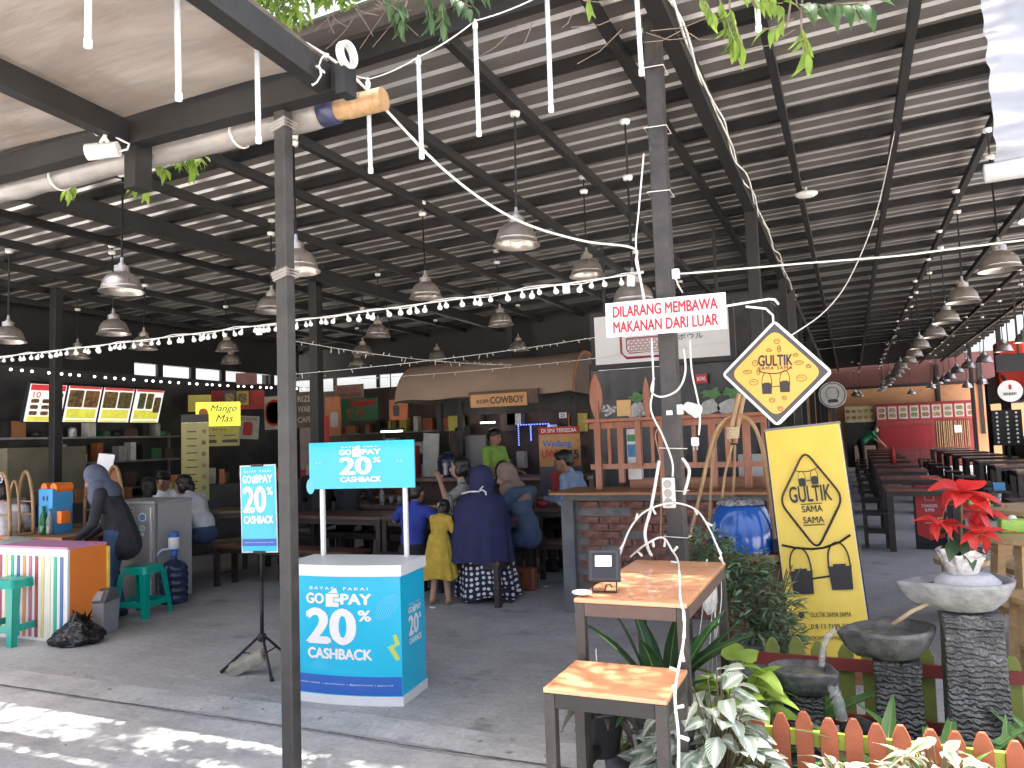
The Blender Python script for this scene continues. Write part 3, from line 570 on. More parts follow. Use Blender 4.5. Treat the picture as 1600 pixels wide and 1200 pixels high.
gopay(pp_, po + pv * .07, pu, pv, .245, .40, M_WHITEP); lettering(ts, 'gopayindonesia | syarat dan ketentuan berlaku', po - pv * (PHt * .385), pu, pv, M_WHITEP, PWd * .8, .008)
for s in (-1, 1): MB().box(po + pv * (s * (PHt / 2 - .002)) + Vector((.0, 0, 0)), (.095, .022, .018)).obj('clip', M_BLACK, ts, bevel=.003)
blk = tag(MB().box((0, 0, 0), (.24, .10, .075)).obj('concrete_block', mat('rough_block', (.36, .32, .26), .9, var=.3, scale=14, bump=.8, bscale=40), loc=at_z(395, 1052, .0) + Vector((-.02, -.03, .075)), rot=(RAD(8), RAD(-24), RAD(30)), bevel=.012), 'broken concrete block weighing down the tripod legs', 'block')
# --- DILARANG sign
ds = thing('notice_sign', 'white metal notice with red lettering wired to the cable post', 'sign', (-.82, 3.815, 2.09)); Rt = Matrix.Rotation(RAD(.6), 3, 'Y'); u, v = Rt @ UX, Rt @ UZ
plate(ds, 'board', (0, 0, 0), u, v, .605, .178, M_SIGNW, .006)
lettering(ds, 'DILARANG MEMBAWA', Vector((0, -.007, 0)) + v * .039, u, v, M_REDT, .525, .056, .034); lettering(ds, 'MAKANAN DARI LUAR', Vector((0, -.007, 0)) - v * .040, u, v, M_REDT, .525, .056, .034)
for zz in (-.077, .077): MB().tube([Vector((0, -.011, 0)) + v * zz, Vector((0, -.004, 0)) + v * zz], .004, 8).obj('bolt', M_STEELS, ds)
MB().tube([(.30, .01, .02), (.50, .02, .035), (.525, .02, .03), (.535, .10, .02)], .006, 6).obj('arm', M_WHITE, ds)
# --- diamond sign box
dm = thing('diamond_sign', 'amber diamond light box sign with white rim on a bracket', 'sign', at_y(1212, 583, 4.2)); a = .278
Rt = Matrix.Rotation(RAD(2), 3, 'Y'); u, v = Rt @ UX, Rt @ UZ
def dia(r, c, kx=.985): # rounded diamond polygon
    out = []
    for q in range(4):
        th = q * math.pi / 2; p = Vector((math.cos(th), math.sin(th))); t1 = Vector((math.cos(th - math.pi / 2), math.sin(th - math.pi / 2))); t2 = Vector((math.cos(th + math.pi / 2), math.sin(th + math.pi / 2)))
        A_ = p * r + (t1 - p) * c; B_ = p * r + (t2 - p) * c
        for k in range(5): s = k / 4; m_ = A_.lerp(p * r * .998, s).lerp((p * r * .998).lerp(B_, s), s); out.append((m_.x * kx, m_.y))
    return out
MB().prism(dia(a, .018), (0, 0, 0), u, v, .075).obj('box_rim', M_WHITE, dm)
plate(dm, 'dark_border', (0, 0, 0), u, v, 0, 0, mat('dark_grey_acrylic', (.05, .05, .05), .35), .003, 0, poly=dia(a - .020, .004)); fp_ = plate(dm, 'face_panel', (0, 0, 0), u, v, 0, 0, M_AMBER, .003, .0035, poly=dia(a - .048, .035))
f0 = Vector((0, -.008, 0))
dm = fp_; lettering(dm, 'GULTIK', f0 + v * .066, u, v, M_INK, .168, .056, .03); lettering(dm, 'SAMA SAMA', f0 + v * .026, u, v, M_INK, .168, .017, .012, space=1.25)
def outl(parent, P, o, u, v, m, r=.0016, nm='line_drawing', closed=True):
    P = list(P) + ([P[0]] if closed else []); return MB().tube([o + u * x + v * y for x, y in P], r, 4).obj(nm, m, parent)
def cans(parent, o, u, v, s, m):
    for cx, cy in ((-.34, -.02), (.34, .04)):
        plate(parent, 'can_print', o + u * (cx * s) + v * ((cy - .55) * s), u, v, 0, 0, m, .001, .001, poly=[(-.2 * s, .18 * s), (-.22 * s, .2 * s), (-.11 * s, .2 * s), (-.11 * s, .24 * s), (.11 * s, .24 * s), (.11 * s, .2 * s), (.22 * s, .2 * s), (.2 * s, .18 * s), (.18 * s, -.22 * s), (-.18 * s, -.22 * s)][::-1])
        outl(parent, [(cx * s + .185 * s * math.sin(t), (cy - .36) * s + .44 * s * max(0, math.cos(t)) ** .75) for t in [(-math.pi / 2 + k * math.pi / 18) for k in range(19)]], o, u, v, m, s * .014, 'handle_print', False)
    outl(parent, [(-.62 * s, .12 * s), (-.4 * s, .06 * s), (-.1 * s, .02 * s), (.1 * s, .03 * s), (.4 * s, .12 * s), (.6 * s, .24 * s)], o, u, v, m, s * .02, 'pole_print', False)
    outl(parent, [(-.18 * s, -.52 * s), (.16 * s, -.48 * s)], o, u, v, m, s * .016, 'pole_print', False)
cans(dm, f0 - v * .005 + UY * .001, u, v, .13, M_INK)
def ring(cx, cy, r, k=1.0, n=12): return [(cx + r * math.cos(t), cy + r * k * math.sin(t)) for t in [i * 2 * math.pi / n for i in range(n)]]
for cx, cy, r, k in ((.01, .165, .014, .9), (-.03, .12, .013, .6), (.02, .125, .008, 2.2), (.10, .09, .011, .8), (.115, .05, .022, .45), (.16, .03, .012, .7), (.125, -.03, .025, .65), (-.10, .055, .014, 1.1), (-.14, .01, .022, .45), (-.085, .01, .008, 2.3), (-.11, -.045, .022, .7), (-.02, -.14, .014, .85), (.04, -.13, .011, .9), (.02, -.185, .012, .9)):
    outl(dm, ring(cx, cy, r, k), f0, u, v, M_INK, .0013); outl(dm, [(cx - r * .6, cy), (cx - r * .1, cy + r * .4 * k), (cx + r * .5, cy - r * .2 * k)], f0, u, v, M_INK, .0012, closed=False)
dm = fp_.parent; MB().tube([(.0, .04, a - .01), (.0, .04, a + .03), (-.02, -.12, a + .045), (-.10, -.25, a + .045)], .006, 6).obj('bracket', M_WHITE, dm); MB().tube([(.0, .04, a + .03), (-.01, .04, a + .10), (-.01, 0.3, a + .12)], .007, 6).obj('bracket', M_STEEL, dm)
# --- yellow roll banner
gb = thing('yellow_banner', 'tall yellow vinyl banner stand leaning behind the fountain', 'banner', (-.17, 4.80, 0)); W, H = .425, 1.36
Rt = Matrix.Rotation(RAD(-4.3), 3, 'Y') @ Matrix.Rotation(RAD(-9), 3, 'X'); u, v = Rt @ UX, Rt @ UZ; n = u.cross(v); o = Vector((-.005, .03, .17)) + v * (H / 2)
def banf(a, b): x = (a - .5) * W; z = (b - .5) * H; return o + u * x + v * z + n * (.012 * math.sin(a * 3.1) * (1 - b) + .008 * mnoise.noise(Vector((a * 2.5, b * 3, 1))))
vs_ = MB().grid(banf, 16, 30).obj('vinyl_sheet', M_YEL, gb, smooth=True)
MB().prism([(-W/2-.004, -H/2-.004), (W/2+.004, -H/2-.004), (W/2+.004, H/2+.004), (-W/2-.004, H/2+.004)], o - n * .012, u, v, .004).obj('back_sheet', M_WHITE, gb)
for sx in (-1, 1):
    MB().bar(o + u * (sx * (W / 2 + .006)) - v * (H / 2) - n * .02, o + u * (sx * (W / 2 + .006)) + v * (H / 2 + .01) - n * .02, .012, .012).obj('side_pole', M_BLACK, gb)
    MB().bar(o + u * (sx * W * .4) - v * (H / 2) - n * .02, Vector((sx * .19 + .02, -.04, .008)), .014, .014).obj('foot', M_BLACK, gb)
MB().bar(o + u * (-W / 2 - .01) + v * (H / 2 + .006) - n * .01, o + u * (W / 2 + .01) + v * (H / 2 + .006) - n * .01, .016, .02).obj('top_rail', mat('grey_rail', (.2, .2, .2), .4), gb)
MB().bar(o + v * (H * .3) - n * .03, Vector((.05, .55, .008)), .014, .014).obj('rear_strut', M_BLACK, gb)
f0 = o + n * .016
gb = vs_; outl(gb, [(x * .64, y * 1.04) for x, y in dia(.285, .05)], f0 + v * .24, u, v, M_INK, .0065, 'diamond_print'); cans(gb, f0 + v * .405, u, v, .105, M_INK)
lettering(gb, 'GULTIK', f0 + v * .275, u, v, M_INK, .235, .095, .02); lettering(gb, 'SAMA', f0 + v * .185, u, v, M_INK, .115, .038, .02); lettering(gb, 'SAMA', f0 + v * .120, u, v, M_INK, .115, .038, .02)
for zz in (.214, .09): plate(gb, 'rule_print', f0 + v * zz, u, v, .12, .005, M_INK, .001)
cans(gb, f0 - v * .055, u, v, .315, M_INK)
for s, zz, w_ in (('GULTIK SAMA SAMA', -.42, .22), ('0 8 13 7199 3780', -.485, .23), ('GULTIKSAMASAMA@GMAIL.COM', -.55, .33)): lettering(gb, s, f0 + v * zz + u * .025, u, v, M_INK, w_, .026, .01)
plate(gb, 'mail_icon', f0 - v * .42 - u * .135, u, v, .028, .036, M_INK, .001, rnd=.008); outl(gb, ring(0, 0, .016), f0 - v * .485 - u * .135, u, v, M_INK, .002)
# --- BOWL sign behind the cable post
bs = thing('bowl_sign', 'white light box sign with red bowl crest in a black frame', 'sign', (-1.78, 8.0, 2.53)); MB().box((0, .05, 0), (1.52, .10, .62)).obj('frame', M_STEEL, bs)
plate(bs, 'face_panel', (0, 0, 0), UX, UZ, 1.42, .52, mat('grey_white_acrylic', (.62, .62, .62), .4, var=.04), .004)
M_CRIM = mat('crimson_print', (.30, .03, .05), .5, var=.08); f0 = Vector((0, -.006, 0))
outl(bs, [(-.42, .2), (.10, .2), (.10, -.15), (.04, -.21), (-.36, -.21), (-.42, -.15)], f0, UX, UZ, M_CRIM, .013, 'crest_outline')
outl(bs, [(-.36, .0), (.04, .0), (.04, -.12), (.01, -.16), (-.33, -.16), (-.36, -.12)], f0, UX, UZ, M_CRIM, .006, 'crest_outline'); outl(bs, [(-.42, .08), (.10, .08)], f0, UX, UZ, M_CRIM, .008, 'crest_outline', False)
for r_ in range(5):
    for c_ in range(8):
        cx = -.33 + c_ * .05 + (r_ % 2) * .022; cy = -.145 + r_ * .03
        if cx > .025: continue
        for rr_ in (.022, .013): outl(bs, [(cx + rr_ * math.cos(t), cy + rr_ * math.sin(t)) for t in [i * math.pi / 6 for i in range(7)]], f0, UX, UZ, M_CRIM, .0026, 'wave_print', False)
lettering(bs, 'BOWL', Vector((.26, -.006, .10)), UX, UZ, M_CRIM, .42, .12, .04); lettering(bs, 'ーボウル', Vector((.28, -.006, -.03)), UX, UZ, M_INK, .34, .06, .01)
for x in (-.6, .6): MB().bar((x, .05, .30), (x, .05, zr(-1.78 + x) - 2.53 - .15), .03, .03).obj('hanger', M_STEEL, bs)
# ---------------------------------------------------------------- left foreground things
M_GREENP = mat('teal_green_plastic', (.0, .36, .27), .32, var=.06, scale=4, coat=.15)
def stool(label, loc, rz, s=1.0):
    t = thing('plastic_stool', label, 'stool', loc, rz, 'green plastic stools'); H = .46 * s; T, B = .135 * s, .185 * s
    seat = MB(); pl = []
    for cx, cy, a0 in ((1, 1, 0), (-1, 1, 90), (-1, -1, 180), (1, -1, 270)):
        for k in range(5): a = RAD(a0 + k * 22.5); pl.append((cx, cy, a))
    def rng(r, rc, z): return [(cx * (r - rc) + rc * math.cos(a), cy * (r - rc) + rc * math.sin(a), z) for cx, cy, a in pl]
    rings = [rng(T - .02, .03, H), rng(T - .006, .035, H - .004), rng(T, .035, H - .016), rng(T + .008, .036, H - .07)]; vs = sum(rings, []); n = 20
    seat.add(vs, [tuple(range(n))] + [(i * n + k, (i + 1) * n + k, (i + 1) * n + (k + 1) % n, i * n + (k + 1) % n) for i in range(3) for k in range(n)]); seat.obj('seat', M_GREENP, t, smooth=True, auto=40)
    for sx in (-1, 1):
        for sy in (-1, 1):
            mb = MB(); w = .055 * s
            for (dx, dy) in ((1, 0), (0, 1)):
                def pt(z, k):
                    r = T + .008 + (B - T - .008) * (H - .07 - z) / (H - .07)
                    c = Vector((sx * r, sy * r, z)); return c - Vector((sx * dx * k, sy * dy * k, 0))
                P0 = [pt(H - .065, 0), pt(H - .065, w * 1.25), pt(.0, w * .85), pt(.0, 0)]; nn = Vector((sx * dy, sy * dx, 0)) * -.006
                mb.add(P0 + [p + nn for p in P0], [(0, 1, 2, 3), (7, 6, 5, 4), (0, 4, 5, 1), (1, 5, 6, 2), (2, 6, 7, 3), (3, 7, 4, 0)])
            mb.obj('leg', M_GREENP, t, bevel=.004)
    for ax in (0, 1):
        for s_ in (-1, 1):
            mb = MB()
            for z0, z1 in ((.10 * s, .15 * s),):
                def pr(z): return T + .008 + (B - T - .008) * (H - .07 - z) / (H - .07)
                q = []
                for z, k in ((z0, -1), (z0, 1), (z1, 1), (z1, -1)):
                    r = pr(z) - .003; q.append((k * (r - .02), s_ * r, z) if ax == 0 else (s_ * r, k * (r - .02), z))
                nv = Vector((0, -s_ * .006, 0)) if ax == 0 else Vector((-s_ * .006, 0, 0))
                mb.add([Vector(p) for p in q] + [Vector(p) + nv for p in q], [(0, 1, 2, 3), (7, 6, 5, 4), (0, 4, 5, 1), (1, 5, 6, 2), (2, 6, 7, 3), (3, 7, 4, 0)])
            mb.obj('stretcher', M_GREENP, t, bevel=.003)
    return t
q = at_z(22, 1000, 0); stool('teal plastic stool before the striped box', (q.x + .03, q.y - .02, 0), RAD(8), 1.12)
q = at_z(220, 962, 0); stool('teal plastic stool beside the grey fridge', (q.x + .0, q.y + .02, 0), RAD(10), 1.0)
# striped box
sb = thing('striped_box', 'wooden display box with rainbow stripes and an orange side', 'box', (-5.80, 4.27, 0)); BW, BD, BH = .86, .33, .74
M_OR = mat('orange_paint', (.80, .22, .03), .45, var=.05, scale=4); M_PINK = mat('pink_mauve_paint', (.55, .24, .40), .5, var=.08); M_WP = mat('white_paint', (.80, .80, .78), .5, var=.05)
MB().box((-BW / 2, .011, BH / 2), (BW, .02, BH)).obj('front_panel', M_WP, sb); MB().box((-.012, BD / 2 + .022, BH / 2), (.024, BD, BH)).obj('side_panel', M_OR, sb)
MB().box((-BW + .012, BD / 2 + .022, BH / 2), (.024, BD, BH)).obj('side_panel', M_OR, sb); MB().box((-BW / 2, BD / 2 + .011, BH + .009), (BW + .003, BD + .024, .018)).obj('top_panel', M_PINK, sb)
MB().box((.0015, BD + .035, BH / 2), (.028, .02, BH - .04)).obj('edge_strip', mat('yellow_edge', (.75, .60, .12), .5), sb)
cols = [(.34, .07, .10), (.72, .60, .18), (.02, .42, .25), (.06, .13, .33), (.75, .28, .11), (.52, .14, .22), (.34, .05, .06), (.74, .64, .25), (.80, .76, .55), (.03, .45, .28), (.08, .16, .40)]
for i, c in enumerate(cols):
    MB().box((-BW + .04 + i * (BW - .06) / 10.6, -.0015, BH * .48), (.036, .004, BH * .88)).obj('stripe', mat('stripe_paint_%d' % i, c, .5, var=.06), sb)
# bin
bn = thing('pedal_bin', 'silver swing lid dustbin leaning against the orange box side', 'dustbin', at_z(152, 992, 0) + Vector((-.02, .04, 0)), RAD(20)); M_GREYP = mat('silver_grey_plastic', (.30, .30, .31), .35, var=.1, scale=6)
MB().box((0, 0, .135), (.19, .22, .27), taper=1.12).obj('body', M_GREYP, bn, bevel=.012)
MB().add([(-.11, -.125, .27), (.11, -.125, .27), (.11, .125, .27), (-.11, .125, .27), (-.11, -.05, .375), (.11, -.05, .375), (.11, .06, .375), (-.11, .06, .375)], [(3, 2, 1, 0), (4, 5, 6, 7), (0, 1, 5, 4), (1, 2, 6, 5), (2, 3, 7, 6), (3, 0, 4, 7)]).obj('hood', mat('dark_grey_plastic', (.12, .12, .125), .35, var=.1), bn, bevel=.012)
MB().box((0, -.094, .325), (.15, .008, .085), R=Matrix.Rotation(RAD(-35), 3, 'X')).obj('swing_flap', mat('light_grey_plastic', (.42, .42, .43), .3, var=.1), bn, bevel=.004)
plate(bn, 'sticker', (.0, -.1135, .20), UX, UZ, .035, .05, mat('sticker_yellow', (.5, .42, .1), .5, col2=(.05, .05, .05), scale=60), .001)
# bag
bag = bpy.data.meshes.new('rubbish_bag'); bm = bmesh.new(); bmesh.ops.create_icosphere(bm, subdivisions=5, radius=1)
for vtx in bm.verts:
    p = vtx.co.copy(); k = 1 + .22 * mnoise.noise(p * 2.1) + .13 * abs(mnoise.noise(p * 5.2 + Vector((3, 1, 0)))) - .10 * abs(mnoise.noise(p * 9))
    zz_ = max(-.55, p.z * k); taper_ = 1 - .45 * max(0, zz_)
    vtx.co = Vector((p.x * k * .20 * taper_, p.y * k * .16 * taper_, (zz_ + .55) * .115 + .10 * max(0, p.z - .45) * (1.2 - abs(p.x))))
bm.to_mesh(bag); bm.free(); bag.materials.append(mat('black_bin_liner', (.012, .012, .013), .22, var=.2, bump=.9, bscale=28)); bag.polygons.foreach_set('use_smooth', [True] * len(bag.polygons))
rb = thing('rubbish_bag', 'crumpled black plastic rubbish bag tied at the neck', 'rubbish bag', at_z(112, 1008, 0) + Vector((0, .05, 0)), RAD(25)); link('sack', bag, rb)
mb = MB()
for i in range(7):
    a = i * .9; d = Vector((math.cos(a), math.sin(a) * .6, 0)); p = Vector((.03, 0, .15)); s_ = d.cross(UZ) * .028
    mb.add([p, p + d * .05 + UZ * .05 + s_, p + d * (.09 + .03 * math.sin(i)) + UZ * (.07 + .05 * math.cos(i * 2)), p + d * .05 + UZ * .04 - s_], [(0, 1, 2, 3)])
mb.obj('tied_neck', bag.materials[0], rb)
# fridge
fr = thing('refrigerator', 'grey single door refrigerator with stickers beside water bottle', 'refrigerator', (-6.38, 5.62, 0)); FW_, FD_, FH_ = .70, .43, .99
M_FR = mat('grey_fridge_enamel', (.27, .265, .262), .38, var=.06, scale=2, metal=.2, dirt=((.2, .19, .18), 9, .68)); M_FRL = mat('light_grey_fridge_side', (.40, .395, .39), .42, var=.06, scale=2, dirt=((.3, .29, .28), 5, .65))
MB().box((-FW_ / 2, FD_ / 2 + .05, FH_ / 2), (FW_, FD_, FH_ - .02)).obj('cabinet', M_FRL, fr, bevel=.008)
frd = MB().box((-FW_ / 2, .022, FH_ / 2 + .02), (FW_, .045, FH_ - .06)).obj('door', M_FR, fr, bevel=.014); MB().box((-FW_ / 2, FD_ / 2 + .03, FH_ + .004), (FW_ + .004, FD_ + .06, .028)).obj('top_cap', mat('grey_plastic_cap', (.33, .33, .33), .45), fr, bevel=.006)
MB().box((-.035, -.006, FH_ / 2 + .02), (.02, .02, FH_ - .12)).obj('handle_trim', mat('bright_trim', (.6, .6, .6), .3, metal=.5), frd, bevel=.004)
MB().bar((-FW_ + .03, -.02, FH_ - .10), (-FW_ + .10, -.02, FH_ - .04), .012, .014).obj('lock_lever', M_STEELS, fr)
for x, z, r, c in ((-.16, .85, .045, (.10, .26, .50)), (-.16, .74, .03, (.2, .45, .55)), (-.16, .68, .018, (.5, .5, .5)), (-.40, .92, .015, (.6, .6, .6)), (-.30, .925, .02, (.1, .1, .1))):
    plate(frd, 'sticker_edge', (x, 0, z), UX, UZ, 0, 0, M_WHITEP, .001, .0005, poly=ring(0, 0, r * 1.2, .8)); plate(frd, 'sticker', (x, 0, z), UX, UZ, 0, 0, mat('sticker_%.2f' % (x + z), c, .4, var=.4, scale=60), .001, .0018, poly=ring(0, 0, r, .75))
# water bottle with pump
wg = thing('water_bottle', 'blue nineteen litre water bottle with white pump on top', 'water bottle', at_z(272, 942, 0))
M_BLUEG = mat('dark_blue_bottle', (.035, .05, .115), .12, var=.15, scale=5, trans=.25, alpha=1); pr = [(0, 0), (.115, 0), (.128, .012)]
for i in range(4):
    z = .03 + i * .072; pr += [(.131, z), (.133, z + .025), (.131, z + .05), (.122, z + .058), (.122, z + .066)]
pr += [(.131, .325), (.126, .35), (.105, .385), (.07, .41), (.04, .425), (.031, .44), (.031, .475), (0, .475)]
MB().lathe(pr, n=32).obj('bottle', M_BLUEG, wg, smooth=True); MB().lathe([(.034, .455), (.036, .46), (.036, .51), (.03, .52), (.045, .53)], n=20).obj('collar', mat('blue_plastic', (.03, .12, .42), .35, var=.08), wg, smooth=True)
MB().lathe([(.03, .525), (.05, .53), (.052, .55), (.052, .635), (.046, .645)], n=24).obj('pump_body', M_WHITE, wg, smooth=True); MB().lathe([(.046, .64), (.047, .69), (.04, .70), (0, .70)], n=24).obj('pump_button', MATS['blue_plastic'], wg, smooth=True)
MB().tube([(-.04, -.02, .53), (-.10, -.05, .525), (-.135, -.07, .49), (-.14, -.073, .455)], [.014, .013, .012, .012], 10).obj('spout', mat('milky_spout', (.55, .62, .72), .3), wg, smooth=True)
# table with juice things
M_OWOOD = wood('orange_brown_wood', (.30, .125, .05), (.40, .18, .075), 'x', .5)
tb = thing('serving_table', 'brown wooden serving table behind the striped box', 'table', (-7.15, 5.15, 0)); MB().box((-.25, 0, .73), (1.5, .62, .035)).obj('tabletop', M_OWOOD, tb, bevel=.004)
for x in (-.9, .42):
    for y in (-.26, .26): MB().box((x, y, .356), (.06, .06, .712)).obj('leg', M_OWOOD, tb)
MB().box((-.25, -.285, .66), (1.3, .022, .10)).obj('apron_rail', M_OWOOD, tb); MB().box((.25, 0, .5), (.02, .5, .42)).obj('side_panel', M_OWOOD, tb)
q = at_y(87, 800, 5.1)
jb = thing('blue_drink_box', 'tall blue dispenser box with round orange handles', 'box', (q.x, 5.1, .748), RAD(-4)); M_SKYB = mat('sky_blue_board', (.05, .30, .62), .5, var=.05)
MB().box((0, 0, .215), (.22, .2, .43)).obj('box', M_SKYB, jb, bevel=.004)
for sx in (-1, 1): MB().lathe([(0, -.1), (.048, -.1), (.05, -.09), (.05, .07), (0, .075)], n=18).obj('round_handle', mat('bright_orange_%d' % sx, (.85, .20, .02), .45), jb, rot=(RAD(90), 0, 0), loc=(sx * .075, 0, .435))
for sx in (-1, 1): plate(jb, 'dark_oval', (sx * .028, -.1, .34), UX, UZ, 0, 0, mat('oval_ink_%d' % sx, (.03, .02, .03), .4), .001, poly=ring(0, 0, .016, 1.6))
lettering(jb, 'IBNU', (0, -.1, .17), UX, UZ, M_BLACK, .09, .02, .01); MB().box((.16, -.02, .16), (.07, .1, .12)).obj('side_pouch', MATS['bright_orange_1'], jb, bevel=.01)
M_GLG = mat('green_bottle_glass', (.03, .22, .05), .1, trans=.5, var=0)
for px, sc, m_, lb in ((68, 1.0, M_GLG, 'green glass bottle beside the blue drink box'), (78, .9, mat('clear_glass', (.6, .65, .62), .1, trans=.7, var=0), 'clear glass bottle beside the blue drink box')):
    q = at_y(px, 810, 4.98); tag(MB().lathe([(0, 0), (.034 * sc, 0), (.036 * sc, .02), (.036 * sc, .15 * sc), (.025 * sc, .19 * sc), (.013, .22 * sc), (.013, .27 * sc), (0, .27 * sc)], n=16).obj('glass_bottle', m_, smooth=True, loc=(q.x, 4.98, .748)), lb, 'bottle')
q = at_y(22, 800, 5.05); bk = thing('plastic_tub', 'white plastic tub with blue label on the table', 'tub', (q.x, 5.05, .748)); MB().lathe([(0, 0), (.065, 0), (.075, .16), (.08, .165), (.08, .18), (0, .185)], n=20).obj('tub', M_WHITE, bk, smooth=True); MB().lathe([(.0685, .04), (.0745, .13)], n=20).obj('label', M_BLUEP, bk, smooth=True)
# rattan arches
def rattan(label, px, Y, z, h, w_):
    q = at_y(px, 800, Y); t = thing('rattan_arch', label, 'rattan stand', (q.x, Y, z), RAD(-15), 'rattan carrying arches')
    def arch(wd, hh, dy): return [(-wd * math.cos(a), dy, hh * math.sin(a) ** .8) for a in [math.pi * k / 24 for k in range(25)]]
    for dy in (-.10, .10): MB().tube(arch(w_, h, dy), .017, 8).obj('arch_cane', M_BAMBOO, t, smooth=True)
    MB().tube(arch(w_ * .70, h * .86, 0), .012, 8).obj('inner_cane', M_BAMBOO, t, smooth=True)
    for zz in (.32, .52):
        xx = w_ * math.sqrt(max(0, 1 - (zz) ** 2.5))
        for dy in (-.1, .1): MB().tube([(-xx * .98, dy, zz * h), (xx * .98, dy, zz * h)], .009, 6).obj('cross_cane', M_BAMBOO, t, smooth=True)
    MB().tube([(.035 * math.cos(a), -.115, h * .9 + .035 * math.sin(a)) for a in [k * math.pi / 8 for k in range(17)]], .005, 5).obj('ring', M_CABLEW, t)
    for sx in (-1, 1): MB().tube([(sx * w_, -.1, 0.012), (sx * w_, .1, .012)], .012, 6).obj('foot_cane', M_BAMBOO, t)
rattan('rattan arch standing beside the white tub', 22, 4.95, .748, .60, .20); rattan('rattan arch standing before the brown board', 162, 5.42, .748, .62, .20)
MB()
t2 = thing('serving_table', 'dark low serving table behind the bending woman', 'table', (-7.35, 5.72, 0)); MB().box((0, 0, .73), (.9, .34, .035)).obj('tabletop', M_DWOOD, t2)
for x in (-.4, .4): MB().box((x, 0, .356), (.05, .3, .712)).obj('leg', M_DWOODB, t2)
q = at_y(163, 750, 5.75); bo = thing('brown_board', 'brown hardboard sheet standing behind the rattan arch', 'board', (q.x, 5.75, .748)); MB().box((0, .02, .29), (.36, .02, .58), R=Matrix.Rotation(RAD(-4), 3, 'X')).obj('sheet', mat('hardboard', (.33, .14, .06), .55, var=.12, scale=4), bo)
MB().box((.03, -.01, .66), (.24, .006, .17), R=Matrix.Rotation(RAD(6), 3, 'Y') @ Matrix.Rotation(RAD(-8), 3, 'X')).obj('paper_sheet', M_WHITEP, bo)
# basket with cloth at the left edge
bs_ = at_y(16, 905, 4.72); bk2 = thing('woven_basket', 'woven basket draped with green and yellow cloths', 'basket', (bs_.x - .08, 4.78, 0)); M_WICK = mat('wicker', (.36, .24, .11), .75, var=.35, scale=60, bump=1, bscale=90)
MB().lathe([(0, 0), (.17, 0), (.20, .30), (.215, .62), (.20, .62), (.19, .3), (0, .05)], n=28).obj('basket', M_WICK, bk2, smooth=True)
for k, (c, z, r) in enumerate((((.65, .50, .06), .63, .23), ((.14, .35, .05), .67, .21), ((.25, .30, .26), .71, .20))):
    def clf(u, v, z=z, r=r, k=k): a = u * 2 * math.pi; rr_ = r * v * (1 + .12 * math.sin(3 * a + k)); return Vector((rr_ * math.cos(a) + .05 * k, rr_ * math.sin(a), z + .05 * (1 - v) - .16 * max(0, v - .72) * (1.2 + .8 * math.sin(5 * a + k)) + .02 * mnoise.noise(Vector((rr_ * 9 * math.cos(a), rr_ * 9 * math.sin(a), k)))))
    MB().grid(clf, 40, 12).obj('cloth', mat('cloth_%d' % k, c, .85, var=.2, scale=9, sheen=.3), bk2, smooth=True)
# ---------------------------------------------------------------- stepped plant stand
M_OTOP = mat('orange_laminate', (.60, .29, .15), .30, var=.15, scale=5, stretch=(1, 5, 1), dirt=((.42, .22, .13), 9, .60), coat=.4)
M_BROWNF = mat('brown_steel_frame', (.085, .05, .042), .5, var=.2, scale=8)
def stand(label, x0, x1, y0, y1, h, rail, zr_=.30):
    t = thing('plant_stand', label, 'table', ((x0 + x1) / 2, (y0 + y1) / 2, 0)); w, d = (x1 - x0) / 2, (y1 - y0) / 2
    MB().box((0, 0, h - .008), (2 * w, 2 * d, .016)).obj('tabletop', M_OTOP, t, bevel=.003)
    for sx in (-1, 1): MB().box((sx * (w - .02), 0, h - .04), (.036, 2 * d - .08, .046)).obj('side_rail', rail, t)
    for sy in (-1, 1): MB().box((0, sy * (d - .02), h - .04), (2 * w - .08, .036, .046)).obj('front_rail', rail, t)
    for sx in (-1, 1):
        for sy in (-1, 1): MB().box((sx * (w - .02), sy * (d - .02), (h - .018) / 2), (.036, .036, h - .018)).obj('leg', M_STEEL2, t)
    for sx in (-1, 1): MB().box((sx * (w - .02), 0, zr_), (.03, 2 * d - .08, .03)).obj('low_rail', M_STEEL, t)
    MB().box((0, d - .02, zr_), (2 * w - .08, .03, .03)).obj('low_rail', M_STEEL, t); return t
stand('taller orange topped plant stand with the floodlight on it', -.985, -.565, 2.76, 3.68, .90, M_BROWNF); stand('lower orange topped plant stand before the taller one', -.98, -.57, 2.41, 2.742, .68, M_STEEL, .22)
# floodlight
fl = thing('floodlight', 'square black floodlight standing on the taller plant stand', 'floodlight', (-.90, 2.88, .90), RAD(10)); fl.scale = (.74,) * 3
MB().tube([(-.062, 0, .075), (-.062, 0, .006), (.062, 0, .006), (.062, 0, .075)], .005, 6).obj('bracket', M_STEEL, fl); hd = MB(); Rt = Matrix.Rotation(RAD(-12), 3, 'X')
MB().box((0, .025, .135), (.165, .045, .165), R=Rt).obj('housing', M_BLACK, fl, bevel=.006); MB().box((0, .0, .140), (.150, .012, .150), R=Rt).obj('bezel', mat('grey_bezel', (.03, .03, .035), .35), fl, bevel=.003)
MB().box((0, -.008, .142), (.125, .004, .125), R=Rt).obj('glass', mat('flood_glass', (.02, .02, .022), .25, var=0, spec=.4), fl); MB().box((0, -.012, .165), (.085, .003, .055), R=Rt).obj('reflector_plate', mat('flood_led_plate', (.85, .85, .82), .2, var=.05), fl); MB().box((.0, -.0125, .12), (.045, .003, .03), R=Rt).obj('led_chip', MATS['flood_led_plate'], fl)
MB().tube([(.0, -.01, .01), (.012, -.02, .045), (.03, -.02, .05), (.042, -.02, .03)], .004, 6).obj('cable', M_BLACK, fl, smooth=True)
